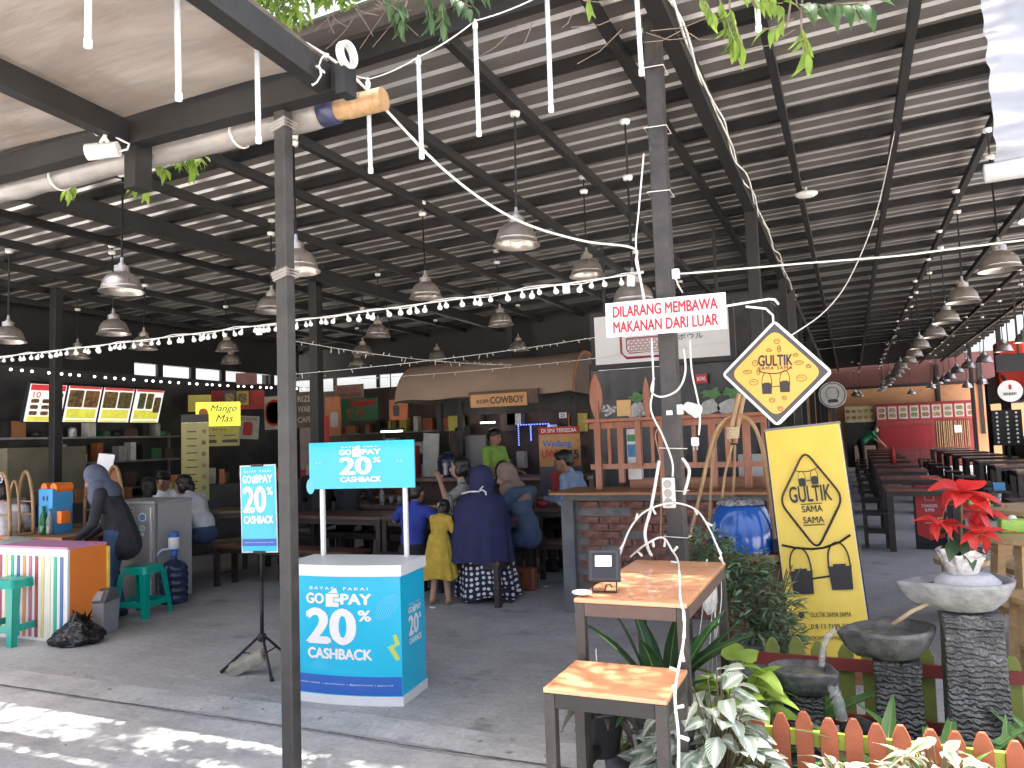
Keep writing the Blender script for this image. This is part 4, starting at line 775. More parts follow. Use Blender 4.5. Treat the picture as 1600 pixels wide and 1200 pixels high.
tag(MB().ball((0, 0, 0), (.04, .03, .010), 14, 6).obj('crumpled_tissue', mat('tissue', (.8, .8, .78), .9, bump=.8, bscale=40), smooth=True, loc=(-.965, 2.80, .915)), 'crumpled white tissue on the corner of taller plant stand', 'tissue')
# ---------------------------------------------------------------- cables and fittings on the cable post
W_ = lambda *P: smoothp([Vector(p) for p in P])
wire('post_cable', 'white cable hanging down the left face of the cable post', W_(at_y(1006, 240, 3.83), at_y(998, 330, 3.84), at_y(994, 390, 3.83), at_y(1008, 470, 3.84)), .0045)
wire('post_cable', 'white cable falling beside the post to the power strip', W_(at_y(1018, 528, 3.84), at_y(1021, 600, 3.83), at_y(1017, 640, 3.82), at_y(1035, 680, 3.80), at_y(1050, 720, 3.80), at_y(1051, 745, 3.81)), .005)
wire('post_cable', 'white cable looping round the front of the cable post', W_(at_y(1068, 545, 3.88), at_y(1071, 580, 3.84), at_y(1060, 608, 3.80), at_y(1035, 620, 3.78), at_y(1018, 612, 3.82), at_y(1022, 590, 3.84)), .005)
wp = thing('hanging_plug', 'white plug dangling on its cable beside the cable post', 'plug'); P = W_(at_y(1078, 528, 3.9), at_y(1081, 580, 3.88), at_y(1093, 640, 3.86), at_y(1092, 680, 3.86)); MB().tube(P, .0048, 6).obj('cable', M_CABLEW, wp, smooth=True)
b = at_y(1086, 690, 3.86); MB().box(b, (.036, .026, .042)).obj('plug', M_WHITE, wp, bevel=.006); [MB().tube([b + Vector((dx, 0, -.02)), b + Vector((dx, 0, -.042))], .0035, 6).obj('pin', M_STEELS, wp) for dx in (-.009, .009)]
wire('post_cable', 'thick white cable curving from the post down to the plant stand', W_(at_y(1030, 720, 3.80), at_y(1018, 790, 3.75), at_y(1008, 830, 3.72), at_y(1012, 855, 3.68), at_y(1018, 868, 3.62)), .008)
wire('post_cable', 'brown wire bent against the left of cable post', W_(at_y(1032, 665, 3.81), at_y(1024, 680, 3.81), at_y(1031, 715, 3.82), at_y(1033, 760, 3.83), at_y(1032, 850, 3.83)), .004, mat('brown_wire', (.22, .10, .06), .5))
wire('post_cable', 'white hose bowing out from the right of cable post', W_(at_y(1066, 716, 3.87), at_y(1077, 735, 3.85), at_y(1071, 765, 3.86), at_y(1069, 772, 3.87)), .008)
ps = thing('power_strip', 'white three socket power strip strapped to the cable post', 'power strip', at_y(1045, 770, 3.845)); MB().box((0, 0, 0), (.062, .036, .150)).obj('body', M_DIRTYW, ps, bevel=.006)
for z in (.045, 0, -.045): MB().lathe([(0, .0), (.019, 0), (.021, .003), (.019, .004), (0, .002)], n=16).obj('socket', mat('socket_%d' % (z * 100), (.35, .33, .3), .5), ps, rot=(RAD(90), 0, 0), loc=(0, -.018, z))
for zc_ in (100, 195, 297, 700, 766, 838):
    q = at_y(1030, zc_, 3.86).z; mb = MB(); w2 = .058; mb.tube([(-.83 - w2, 3.92 - w2, q), (-.83 + w2, 3.92 - w2, q - .006), (-.83 + w2, 3.92 + w2, q - .01), (-.83 - w2, 3.92 + w2, q), (-.83 - w2, 3.92 - w2, q)], .0025, 5); tag(mb.obj('binding_wire', M_CABLEW), {100: 'binding wire near the post top', 195: 'white binding wire below the topmost one on post', 297: 'binding wire above the bulb string on the post', 700: 'binding wire beside the spotlight on cable post', 766: 'binding wire level with the power strip', 838: 'binding wire low on the cable post near the leaves'}[zc_], 'wire')
sl = thing('spotlight', 'white clip spotlight fixed to the right face of cable post', 'spotlight', at_y(1060, 640, 3.87)); MB().box((.01, 0, .0), (.03, .04, .05)).obj('mount', M_DIRTYW, sl, bevel=.004)
MB().tube([(.025, 0, .0), (.05, -.01, .01)], .009, 8).obj('joint', M_DIRTYW, sl); MB().tube([(.04, .0, .018), (.062, -.01, .004), (.10, -.03, -.014)], [.022, .03, .034], 16, cap=True).obj('head', M_WHITE, sl, smooth=True, auto=40)
jx = thing('switch_box', 'white cable junction box fixed beside the post below span cable', 'junction box', at_y(1056, 428, 3.88)); MB().box((0, 0, 0), (.036, .03, .05)).obj('case', M_WHITE, jx, bevel=.003); MB().tube([(0, -.01, -.02), (.01, -.01, -.06), (.03, 0, -.10)], .004, 6).obj('lead', M_CABLEW, jx)
ad = thing('adapter', 'white cable adapter hanging on the bulb string beside post', 'adapter', at_y(986, 439, 3.85)); MB().box((0, 0, 0), (.038, .026, .056), R=Matrix.Rotation(.1, 3, 'Y')).obj('case', M_WHITE, ad, bevel=.004)
tag(MB().box((0, 0, 0), (.03, .004, .022)).obj('paper_label', M_WHITEP, loc=at_y(1046, 645, 3.862)), 'tiny white paper label stuck on the cable post', 'label')
# rope light arcs on the stand
def ropelight(label, P, r=.0048):
    t = thing('rope_light', label, 'rope light'); Q = smoothp([Vector(p) for p in P], 8); MB().tube(Q, r, 7).obj('cable', M_CABLEW, t, smooth=True); mb = MB()
    for i in range(4, len(Q) - 3, 7):
        d = Vector((random.uniform(-.5, .5), random.uniform(-.6, 0), random.uniform(-1, .6))).normalized(); mb.tube([Q[i], Q[i] + d * .035], [.005, .006], 6)
    stuff(mb.obj('lead_bulb', M_CABLEW, t))
ropelight('white rope light arched over the taller plant stand behind floodlight', [at_y(968, 868, 3.55), at_y(985, 825, 3.6), at_y(1010, 798, 3.7), at_y(1050, 786, 3.74), at_y(1085, 795, 3.75), at_y(1105, 820, 3.72), at_y(1125, 865, 3.66), at_y(1130, 882, 3.64)])
ropelight('white rope light hanging down the front of both plant stands', [at_z(985, 870, .91), at_z(1010, 850, 1.0), at_z(1035, 840, 1.02), at_z(1050, 860, .97), at_z(1060, 880, .915), at_z(1063, 935, .915), at_y(1069, 960, 2.72), at_y(1068, 1000, 2.70), at_y(1062, 1035, 2.60), at_z(1056, 1068, .69), at_y(1055, 1100, 2.39), at_y(1060, 1150, 2.38), at_y(1060, 1215, 2.38)])
# ---------------------------------------------------------------- brick counter with balustrade
M_MORTAR = mat('grey_mortar', (.17, .165, .16), .9, var=.25, scale=12, bump=.6, bscale=40); M_BRICK = mat('clay_brick', (.19, .075, .055), .85, var=.5, scale=22, col2=(.30, .14, .10), bump=.6, bscale=45); M_PLAST = mat('grey_plaster', (.15, .155, .16), .85, var=.2, scale=6, bump=.3, bscale=30)
bw = thing('brick_counter', 'low exposed brick counter with grey pillar and timber ledge', 'counter', (0, 6.35, 0))
MB().box((-1.30, .25, .48), (1.9, .44, .96)).obj('core', M_MORTAR, bw); MB().box((-2.28, .22, .48), (.11, .52, .96)).obj('pillar', M_PLAST, bw); MB().box((-.32, .22, .48), (.11, .52, .96)).obj('pillar', M_PLAST, bw); MB().box((-1.3, .215, .985), (2.0, .56, .05)).obj('coping', M_PLAST, bw)
MB().box((-1.38, .18, 1.022), (2.02, .72, .022)).obj('timber_ledge', M_OWOOD, bw, bevel=.003)
bms = []
for k in range(5):
    mb = MB().box((0, 0, 0), (.175, .05, .052)); me = mb.mesh('brick', M_BRICK); bm = bmesh.new(); bm.from_mesh(me); bmesh.ops.subdivide_edges(bm, edges=bm.edges[:], cuts=2, use_grid_fill=True)
    for v_ in bm.verts: v_.co += Vector((mnoise.noise(v_.co * 31 + Vector((k, 0, 0))), mnoise.noise(v_.co * 27 + Vector((0, k, 3))), mnoise.noise(v_.co * 35 + Vector((5, 0, k))))) * .009
    bm.to_mesh(me); bm.free(); bms.append(me)
for r in range(15):
    x = -2.20 + (.1 if r % 2 else .02)
    while x < -.40:
        if random.random() > .05: link('brick', random.choice(bms), bw, (x + .08, .03 + random.uniform(-.014, .012), .035 + r * .063), (0, random.uniform(-.04, .04), random.uniform(-.05, .05)))
        x += .192 + random.uniform(-.006, .006)
# loose timber boards on ledge
tag(MB().box((-1.22, 6.62, 1.08), (1.15, .03, .09)).obj('timber_board', mat('raw_board', (.33, .17, .10), .7, var=.2, scale=4, stretch=(1, 9, 9))), 'raw brown board lying along the back of brick counter', 'board')
# balustrade
bl = thing('balustrade', 'orange brown wooden rack with paddle shaped finials on the counter', 'rack', (0, 6.5, 1.034)); M_RW = wood('red_brown_timber', (.27, .080, .036), (.37, .135, .062), 'z', .45, .15)
X0, X1 = -2.10, -.62
MB().box(((X0 + X1) / 2 + .03, 0, .60), (X1 - X0 + .16, .15, .03)).obj('top_shelf', M_RW, bl, bevel=.003); MB().box(((X0 + X1) / 2, -.02, .20), (X1 - X0, .035, .045)).obj('bottom_rail', M_RW, bl); MB().box(((X0 + X1) / 2, -.02, .555), (X1 - X0, .03, .05)).obj('top_rail', M_RW, bl)
for i, (x, w_, z0) in enumerate(((-2.02, .055, 0), (-1.93, .03, .2), (-1.83, .05, .06), (-1.66, .05, .2), (-1.55, .03, .2), (-1.47, .06, .06), (-1.32, .05, .2), (-1.2, .03, .2), (-1.05, .06, 0), (-.92, .04, .2), (-.78, .06, 0), (-.64, .045, 0))):
    MB().box((x, -.0 if i % 3 else -.05, (z0 + .585) / 2), (w_, .04, .585 - z0)).obj('slat', M_RW, bl, bevel=.003)
for px, hh, wd in ((-2.03, .42, .06), (-1.58, .36, .032)):
    q = MB(); q.lathe([(.0, .0)] + [(wd * math.sin(math.pi * k / 14) ** .8, hh * k / 14) for k in range(1, 14)] + [(0, hh)], n=20, sy=.28); q.obj('paddle_finial', M_RW, bl, smooth=True, loc=(px, -.03, .60)); MB().box((px + .015, -.055, .69), (.035, .03, .17)).obj('finial_stem', M_RW, bl, bevel=.003)
MB().box((-1.78, -.03, .70), (.12, .03, .14), R=Matrix.Rotation(.1, 3, 'Z')).obj('wooden_block', mat('pale_yellow_wood', (.52, .30, .11), .55, var=.1), bl, bevel=.004)
M_CLR = mat('cloudy_plastic', (.42, .40, .38), .25, var=.4, scale=60, bump=.5, bscale=60)
for px in (-1.93, -1.62): q = MB(); [q.ball((random.uniform(-.06, .06), random.uniform(-.03, .03), .015 + .09 * random.random()), (random.uniform(.008, .02), .012, random.uniform(.01, .03)), 7, 4, Matrix.Rotation(random.random() * 3, 3, 'Y')) for k in range(26)]; stuff(q.obj('plastic_clutter', M_CLR, bl, smooth=True, loc=(px, 0, .62)))
q = MB().box((-1.74, .12, .3), (.12, .06, .44)).obj('carton', M_SIGNW, bl); plate(bl, 'carton_print', (-1.74, .089, .33), UX, UZ, .11, .11, mat('carton_blue', (.05, .25, .5), .5, var=.3, scale=30), .001); plate(bl, 'carton_print', (-1.74, .089, .44), UX, UZ, .11, .06, mat('carton_green', (.06, .28, .12), .5, var=.3, scale=30), .001)
# pale cabinet behind on the right
tag(MB().box((-.79, 6.95, .65), (.22, .2, 1.30)).obj('cabinet', mat('pale_grey_cabinet', (.45, .45, .44), .5, var=.12, scale=6)), 'narrow pale grey cabinet behind the wooden rack', 'cabinet')
# ---------------------------------------------------------------- barrel table, blue pot, bamboo carrying frame
bt = thing('side_table', 'brown wooden side table under the blue pot', 'table', (-.42, 5.22, 0)); MB().box((0, 0, .72), (.86, .50, .04)).obj('tabletop', M_OWOOD, bt, bevel=.004)
for x in (-.38, .38):
    for y in (-.2, .2): MB().box((x, y, .35), (.06, .06, .70)).obj('leg', M_OWOOD, bt)
MB().box((0, .0, .42), (.70, .4, .52)).obj('cabinet_panel', mat('dark_red_brown_panel', (.13, .05, .028), .5, var=.2, scale=5), bt)
bp = thing('blue_pot', 'big glossy blue enamel pot covered with patterned cloth', 'pot', at_y(1160, 850, 5.12).xy.to_3d() + Vector((0, 0, .742))); M_BLUEN = mat('cobalt_enamel', (.012, .085, .36), .16, var=.08, scale=3, coat=.5)
MB().lathe([(0, 0), (.19, 0), (.215, .012), (.215, .022), (.20, .024), (.203, .06), (.198, .14), (.186, .20), (.165, .255), (.145, .285), (.13, .30), (0, .31)], n=44).obj('pot', M_BLUEN, bp, smooth=True, auto=50)
M_BATIK = mat('patterned_cloth', (.03, .03, .07), .8, var=.3, scale=40, col2=(.45, .44, .42), bump=.5, bscale=30)
def clo(u, v): a = u * 2 * math.pi; r = .15 * v; return Vector((r * math.cos(a), r * math.sin(a), .325 + .012 * mnoise.noise(Vector((r * 40 * math.cos(a), r * 40 * math.sin(a), 0))) - .05 * max(0, v - .85) * 4))
MB().grid(clo, 40, 10).obj('cover_cloth', M_BATIK, bp, smooth=True)
bf = thing('bamboo_frame', 'bent bamboo carrying frame lashed together over the blue pot', 'bamboo frame', (0, 5.2, 0))
def bb_(P, r, nm='cane'):
    Q = smoothp([Vector(p) for p in P], 6); rs = [r * (1 + .12 * (i % 9 == 0)) for i in range(len(Q))]; MB().tube(Q, rs, 8).obj(nm, M_BAMBOO, bf, smooth=True)
def L(x, y, Y): p = at_y(x, y, Y); return Vector((p.x, Y - 5.2, p.z))
bb_([L(1078, 842, 5.06), L(1092, 780, 5.06), L(1110, 700, 5.08), L(1124, 665, 5.1), L(1145, 650, 5.12), L(1170, 655, 5.1), L(1188, 690, 5.08), L(1204, 770, 5.07), L(1211, 850, 5.06)], .012)
bb_([L(1108, 830, 5.38), L(1112, 740, 5.36), L(1119, 685, 5.32), L(1145, 652, 5.22), L(1176, 665, 5.3), L(1196, 720, 5.36), L(1204, 840, 5.38)], .010)
bb_([L(1128, 782, 5.14), L(1133, 740, 5.14), L(1144, 695, 5.13)], .009); bb_([L(1144, 780, 5.24), L(1147, 740, 5.2), L(1148, 695, 5.15)], .009)
bb_([L(1139, 690, 5.10), L(1149, 640, 5.10), L(1155, 615, 5.10)], .016, 'thick_bamboo'); bb_([L(1148, 692, 5.12), L(1157, 640, 5.12), L(1164, 608, 5.12)], .017, 'thick_bamboo')
for k in range(6): z = L(1142, 683 - k * 3, 5.1); MB().tube([z + Vector((.012 + .036 * math.cos(a), .036 * math.sin(a), .004 * math.sin(a))) for a in [i * math.pi / 6 for i in range(13)]], .006, 5).obj('lashing', mat('pale_cord_%d' % k, (.62, .50, .33), .8), bf)
tag(MB().box((0, 0, 0), (.10, .08, .085)).obj('black_box', M_BLACK, loc=at_y(1222, 853, 5.05) + Vector((0, 0, .0)), bevel=.004), 'small black box on the side table beside the banner', 'box')
# grooved planter
gp = thing('grooved_planter', 'grey grooved square planter under the leafy bush', 'planter', (-.50, 4.35, 0)); M_CEM = mat('grey_cement', (.22, .225, .23), .85, var=.25, scale=9, bump=.5, bscale=40)
MB().box((0, 0, .17), (.27, .27, .34), taper=1.04).obj('body', M_CEM, gp); MB().box((0, 0, .365), (.31, .31, .05)).obj('rim', M_CEM, gp, bevel=.006)
for k in range(7): MB().box((0, -.138, .06 + k * .038), (.22, .012, .016)).obj('groove_bar', M_CEM, gp, bevel=.004)
# ---------------------------------------------------------------- fountain
M_STONE = mat('dark_wet_stone', (.055, .055, .057), .45, var=.45, scale=16, bump=1.0, bscale=32, col2=(.13, .13, .135)); M_STONEL = mat('pale_stone', (.24, .24, .245), .75, var=.3, scale=14, bump=.9, bscale=30)
def chiselled(name, base, hi):
    m = mat(name, base, .55, var=.4, scale=14, col2=hi); N, L_ = m.node_tree.nodes, m.node_tree.links; wv = N.new('ShaderNodeTexWave'); wv.bands_direction = 'Z'; wv.inputs['Scale'].default_value = 14; wv.inputs['Distortion'].default_value = 7; wv.inputs['Detail'].default_value = 3; wv.inputs['Detail Scale'].default_value = 2.5
    tc = [n for n in N if n.type == 'TEX_COORD'][0]; L_.new(tc.outputs['Object'], wv.inputs['Vector']); bp_ = N.new('ShaderNodeBump'); bp_.inputs['Strength'].default_value = .9; bp_.inputs['Distance'].default_value = .03; L_.new(wv.outputs['Fac'], bp_.inputs['Height']); L_.new(bp_.outputs[0], N['Principled BSDF'].inputs['Normal']); return m
M_CHIS = chiselled('chiselled_stone', (.06, .06, .063), (.12, .12, .125)); M_CHISL = chiselled('pale_chiselled_stone', (.12, .12, .125), (.21, .21, .215))
M_WATER = mat('running_water', (.80, .85, .87), .08, var=.2, scale=40, bump=1, bscale=60, trans=.6, alpha=.42, stretch=(3, 3, .6)); M_POOL = mat('fountain_water', (.09, .10, .09), .04, var=.1, bump=.4, bscale=35)
ft = thing('stone_fountain', 'three tier stone bowl fountain with chiselled pedestals and running water', 'fountain', (0, 3.62, 0))
def pedestal(x, y, h, w, m, cap=True):
    mb = MB(); N_ = 14
    for k in range(N_): pass
    f = lambda i, j: None
    MB().box((x, y, (h - .06) / 2), (w * 1.12, w * 1.12, h - .06), taper=.90).obj('pedestal', m, ft, bevel=.008); MB().box((x, y, h - .03), (w * 1.06, w * 1.06, .055)).obj('pedestal_cap', m, ft, bevel=.008)
def bowl(x, y, z, rx, ry, h, ang, m, tilt=0.0, pour=True):
    t = MB(); n = 40; prof = [(.30, 0), (.55, .10), (.80, .40), (.97, .85), (1.0, 1.0), (.92, 1.0), (.86, .9), (.6, .66), (0, .6)]; vs = []
    for r, zz in prof:
        for k in range(n):
            a = 2 * math.pi * k / n; beak = max(0, math.cos(a - math.pi)) ** 14 * .38 * (1 if r > .5 else 0); lip = 1 + .04 * math.sin(3 * a + x * 9)
            zz2 = zz * h - (beak * .10 * h if zz > .8 else 0) + .02 * h * math.sin(2 * a) * (zz > .8) - (.45 * h * (beak > .25) if (zz >= .85 and r < .95) else 0) * 0
            vs.append((r * rx * (math.cos(a)) * lip - beak * rx * .9, r * ry * math.sin(a) * lip * (1 - .5 * min(1, beak * 2)), zz2))
    t.add(vs, [(i * n + k, i * n + (k + 1) % n, (i + 1) * n + (k + 1) % n, (i + 1) * n + k) for i in range(len(prof) - 1) for k in range(n)] + [tuple(reversed(range(n)))])
    o = t.obj('bowl', m, ft, smooth=True, loc=(x, y, z), rot=(0, tilt, ang)); MB().lathe([(0, .80 * h), (.84, .80 * h)], n=30, sx=rx, sy=ry).obj('water_surface', M_POOL, o, smooth=True); return o
pedestal(.40, .06, .74, .205, M_CHISL); pedestal(.115, .02, .54, .17, M_CHIS); pedestal(-.25, -.05, .38, .15, M_CHIS)
bowl(.385, .05, .735, .185, .17, .13, RAD(4), M_STONEL, RAD(-2)); bowl(.11, .0, .535, .165, .15, .13, RAD(6), M_STONE, RAD(-3)); bowl(-.26, -.06, .375, .135, .13, .115, RAD(150), M_STONE, RAD(3))
MB().lathe([(.125, .0), (.12, .03), (.09, .055), (.07, .06), (0, .06)], n=26).obj('top_stone', mat('light_grey_stone', (.42, .43, .44), .8, var=.12, scale=20, bump=.4), ft, smooth=True, loc=(.40, .05, .83))
def water(P, ws, nm='water_stream'):
    Q = smoothp([Vector(p) for p in P], 8); n = len(Q) - 1
    def f(u, v): i = v * n; p = Q[int(i)].lerp(Q[min(n, int(i) + 1)], i % 1); wd = ws[0] + (ws[1] - ws[0]) * v; return p + Vector(((u - .5) * wd, -.012 * math.sin(u * math.pi) + .006 * mnoise.noise(Vector((u * 8, v * 3, 1))), .004 * mnoise.noise(Vector((u * 9, v * 9, 0)))))
    mb = MB().grid(f, 10, 24); o = mb.obj(nm, M_WATER, ft, smooth=True); s_ = o.modifiers.new('thick', 'SOLIDIFY'); s_.thickness = .006
def FL(x, y, Y): p = at_y(x, y, Y); return p - Vector((0, 3.62, 0))
water([FL(1308, 982, 3.60), FL(1296, 992, 3.58), FL(1287, 1010, 3.56), FL(1284, 1040, 3.55)], (.020, .014)); water([FL(1298, 1068, 3.50), FL(1304, 1080, 3.46), FL(1311, 1100, 3.45), FL(1316, 1125, 3.45)], (.032, .040))
MB().tube([FL(1455, 941, 3.62), FL(1425, 955, 3.61), FL(1395, 976, 3.60)], [.008, .009, .009], 8).obj('spout_pipe', mat('spout_bamboo', (.36, .27, .17), .5), ft, smooth=True)
MB().box((.08, -.02, .07), (1.0, .5, .14)).obj('basin', M_STONE, ft, bevel=.02); MB().box((.08, -.06, .145), (.88, .40, .012)).obj('water_surface', M_POOL, ft)
for x, y, r in ((-.36, .12, .09), (-.42, -.1, .08), (.5, -.2, .1), (-.05, .2, .08)): MB().ball((x, y, .16), (r, r * .8, r * .7), 12, 8).obj('stone', M_STONE, ft, smooth=True)
# silver wrapped pot with poinsettia later
# ---------------------------------------------------------------- picket fences
M_PICK = mat('red_oxide_paint', (.34, .088, .042), .6, var=.15, scale=9, bump=.2, bscale=50, dirt=((.22, .05, .03), 12, .66)); M_LIMEP = mat('lime_green_paint', (.33, .40, .05), .6, var=.15, scale=9); M_OLIVE = mat('olive_green_paint', (.19, .22, .045), .6, var=.2, scale=9); M_MARR = mat('dark_red_rail_paint', (.20, .035, .03), .55, var=.15)
def fence(label, xs, y, top, w_, mp, mr, rz_, th=.018, ry=0):
    t = thing('picket_fence', label, 'fence', (0, y, 0))
    for x in xs:
        h = top + random.uniform(-.012, .012); hw = w_ / 2; MB().prism([(-hw, 0), (hw, 0), (hw, h - .045), (hw * .55, h - .012), (hw * .3, h), (-hw * .3, h), (-hw * .55, h - .012), (-hw, h - .045)], (x, 0, 0), UX, UZ, th).obj('picket', mp, t, bevel=.002, rot=(0, random.uniform(-.02, .02), random.uniform(-.03, .03)))
    for z in rz_: MB().box(((xs[0] + xs[-1]) / 2, ry, z), (xs[-1] - xs[0] + .16, .02, .055)).obj('rail', mr, t)
fence('red picket fence with lime rails along the flower bed front', [-.47 + .082 * i for i in range(15)], 3.08, .455, .060, M_PICK, M_LIMEP, (.36, .12), ry=.032); fence('olive picket fence with dark red rail behind the fountain', [-.42 + .11 * i for i in range(12)], 3.98, .50, .070, M_OLIVE, M_MARR, (.40, .15), ry=-.014)
soil = MB().grid(lambda u, v: Vector((-.55 + 1.75 * u, 2.55 + 1.35 * v, .012 + .03 * mnoise.noise(Vector((u * 9, v * 9, 0))) ** 2 + .03 * math.sin(u * math.pi) * math.sin(v * math.pi))), 30, 24).obj('garden_soil', mat('soil', (.05, .035, .025), .95, var=.4, scale=30, bump=1, bscale=60), smooth=True); structure(soil)

pb = thing('plastic_bag', 'white crumpled plastic bag tied under the taller stand edge', 'plastic bag', at_y(1108, 925, 3.66))
bm = bmesh.new(); bmesh.ops.create_icosphere(bm, subdivisions=4, radius=1)
for v_ in bm.verts:
    p = v_.co.copy(); k = 1 + .3 * mnoise.noise(p * 2.3) - .15 * abs(mnoise.noise(p * 6)); v_.co = Vector((p.x * k * .045, p.y * k * .035, p.z * k * .075 * (1 - .35 * p.z)))
me = bpy.data.meshes.new('bag'); bm.to_mesh(me); bm.free(); me.materials.append(MATS['tissue']); me.polygons.foreach_set('use_smooth', [True] * len(me.polygons)); link('bag', me, pb)
MB().tube([(0, 0, .07), (-.01, .0, .12), (.0, 0, .15)], .003, 5).obj('tie', M_CABLEW, pb)
for k, (x0, x1, ye) in enumerate(((1098, 1090, 1010), (1112, 1105, 1060), (1100, 1120, 1040), (1118, 1110, 1085), (1126, 1118, 1000))):
    wire('loose_wire', ['loose wire falling behind the bag nearest the stand leg', 'loose wire reaching lowest beside the lime green plant', 'loose wire crossing behind the white bag', 'long loose wire ending in the silver leaves', 'loose wire at the back corner of the taller stand'][k], W_(at_y(x0, 885, 3.66), at_y((x0 + x1) / 2 + 5, 940, 3.62), at_y(x1, ye, 3.60)), .0022)
# ---------------------------------------------------------------- leaves and plants
def leafmesh(name, L, W, m, droop=.3, fold=.15, shape='oval', n=7, wave=0.0, seed=0):
    vs, fs, uv = [], [], []
    for i in range(n + 1):
        t = i / n
        w = {'oval': math.sin(math.pi * min(1, t * .96 + .04)) ** .8, 'strap': (min(1, t * 6 + .35) * (1 - max(0, t - .55) / .45) ** .7 if t < 1 else 0), 'heart': (1.25 * (1 - t) ** .55 * min(1, .55 + t * 3) if t < 1 else 0), 'lance': math.sin(math.pi * t ** .8) ** 1.1 if t > 0 else 0}[shape]
        w = max(w, .02) * W / 2; x = L * t * (1 - .18 * droop * t); z = -droop * L * t * t
        for j, k in enumerate((-1, -.5, 0, .5, 1)):
            vs.append((x, k * w, z + fold * w * (abs(k) ** 1.3) + wave * W * math.sin(t * 9 + k * 2 + seed) * abs(k))); uv.append((t, (k + 1) / 2))
    for i in range(n):
        for j in range(4): fs.append((i * 5 + j, (i + 1) * 5 + j, (i + 1) * 5 + j + 1, i * 5 + j + 1))
    me = bpy.data.meshes.new(name); me.from_pydata(vs, [], fs); me.materials.append(m); me.polygons.foreach_set('use_smooth', [True] * len(fs))
    l = me.uv_layers.new(name='UVMap')
    for lp in me.loops: l.data[lp.index].uv = uv[lp.vertex_index]
    return me
def put_leaf(parent, me, p, az, el, roll=0.0, s=1.0, name='leaf'):
    R = Matrix.Rotation(az, 3, 'Z') @ Matrix.Rotation(-el, 3, 'Y') @ Matrix.Rotation(roll, 3, 'X'); return link(name, me, parent, p, R, s)
def leafcloud(mb, p, az, el, L, W, roll=0.0, droop=.25):
    R = Matrix.Rotation(az, 3, 'Z') @ Matrix.Rotation(-el, 3, 'Y') @ Matrix.Rotation(roll, 3, 'X'); p = Vector(p)
    q = [(0, 0, 0), (L * .3, W * .42, .05 * W), (L * .7, W * .38, -droop * L * .4), (L, 0, -droop * L), (L * .7, -W * .38, -droop * L * .4), (L * .3, -W * .42, .05 * W), (L * .45, 0, -droop * L * .15 - .08 * W)]
    return mb.add([p + R @ Vector(v) for v in q], [(0, 6, 1), (1, 6, 2), (2, 6, 3), (3, 6, 4), (4, 6, 5), (5, 6, 0)])
LM_DK = leafmat('dark_strap_leaf', (.03, .085, .03), (.045, .12, .04), vein=((.24, .33, .13), .02, .03)); LM_BUSH = leafmat('grey_green_bush_leaf', (.16, .23, .13), (.28, .36, .22)); LM_BUSH2 = leafmat('dark_bush_leaf', (.08, .13, .06), (.14, .21, .10))
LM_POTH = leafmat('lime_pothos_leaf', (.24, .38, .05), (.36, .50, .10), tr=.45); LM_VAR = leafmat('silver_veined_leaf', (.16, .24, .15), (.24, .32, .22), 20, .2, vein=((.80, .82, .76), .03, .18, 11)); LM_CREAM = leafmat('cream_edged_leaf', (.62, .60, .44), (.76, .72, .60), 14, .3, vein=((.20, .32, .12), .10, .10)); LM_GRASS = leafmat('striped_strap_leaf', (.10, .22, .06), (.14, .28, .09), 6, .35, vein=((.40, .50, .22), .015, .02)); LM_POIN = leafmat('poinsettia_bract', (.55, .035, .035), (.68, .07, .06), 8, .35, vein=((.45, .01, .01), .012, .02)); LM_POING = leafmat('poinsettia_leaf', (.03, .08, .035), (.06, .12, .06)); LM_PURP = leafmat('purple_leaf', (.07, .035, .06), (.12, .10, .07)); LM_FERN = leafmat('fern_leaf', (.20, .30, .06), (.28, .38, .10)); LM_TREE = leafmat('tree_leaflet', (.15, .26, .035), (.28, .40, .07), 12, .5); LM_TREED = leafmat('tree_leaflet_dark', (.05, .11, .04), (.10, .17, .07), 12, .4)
M_STEM = mat('green_brown_stem', (.14, .11, .05), .7, var=.3); M_BARK = mat('grey_bark', (.17, .13, .10), .9, var=.35, scale=12, bump=1, bscale=30); M_POTB = mat('black_pot_plastic', (.03, .03, .035), .4, var=.2)
# strap-leaf plant behind the stands
sp = thing('strap_leaf_plant', 'potted plant with broad dark strap leaves under the taller stand', 'plant', (-.80, 3.30, .16)); MB().lathe([(0, -.16), (.09, -.16), (.13, .20), (.14, .22), (.12, .22), (0, .19)], n=20).obj('pot', M_POTB, sp, smooth=True)
sm = [leafmesh('leaf', .46, .085, LM_DK, .35, .2, 'strap', 9), leafmesh('leaf', .40, .10, LM_DK, .7, .2, 'strap', 9), leafmesh('leaf', .50, .075, LM_DK, .15, .25, 'strap', 9)]
for k in range(19): put_leaf(sp, sm[k % 3], Vector((.04 * math.cos(k * 2.4), .04 * math.sin(k * 2.4), .21)), k * 2.4 + .3, random.uniform(.55, 1.35), random.uniform(-.3, .3), random.uniform(.8, 1.1))
fern = thing('fern', 'small pale green fern beside the strap leaf pot', 'plant', (-.98, 3.30, 0)); MB().lathe([(0, 0), (.07, 0), (.085, .14), (0, .13)], n=16).obj('pot', M_POTB, fern, smooth=True)
for k in range(7):
    mb = MB(); P = [Vector((.018 * i * math.cos(k), .018 * i * math.sin(k), .14 + .045 * i - .0026 * i * i)) for i in range(11)]; mb.tube(P, .002, 4)
    for i in range(1, 11):
        for s_ in (-1, 1): leafcloud(mb, P[i], k + s_ * 1.3, .1, .05 * (1 - i / 13), .016)
    mb.obj('frond', LM_FERN, fern)
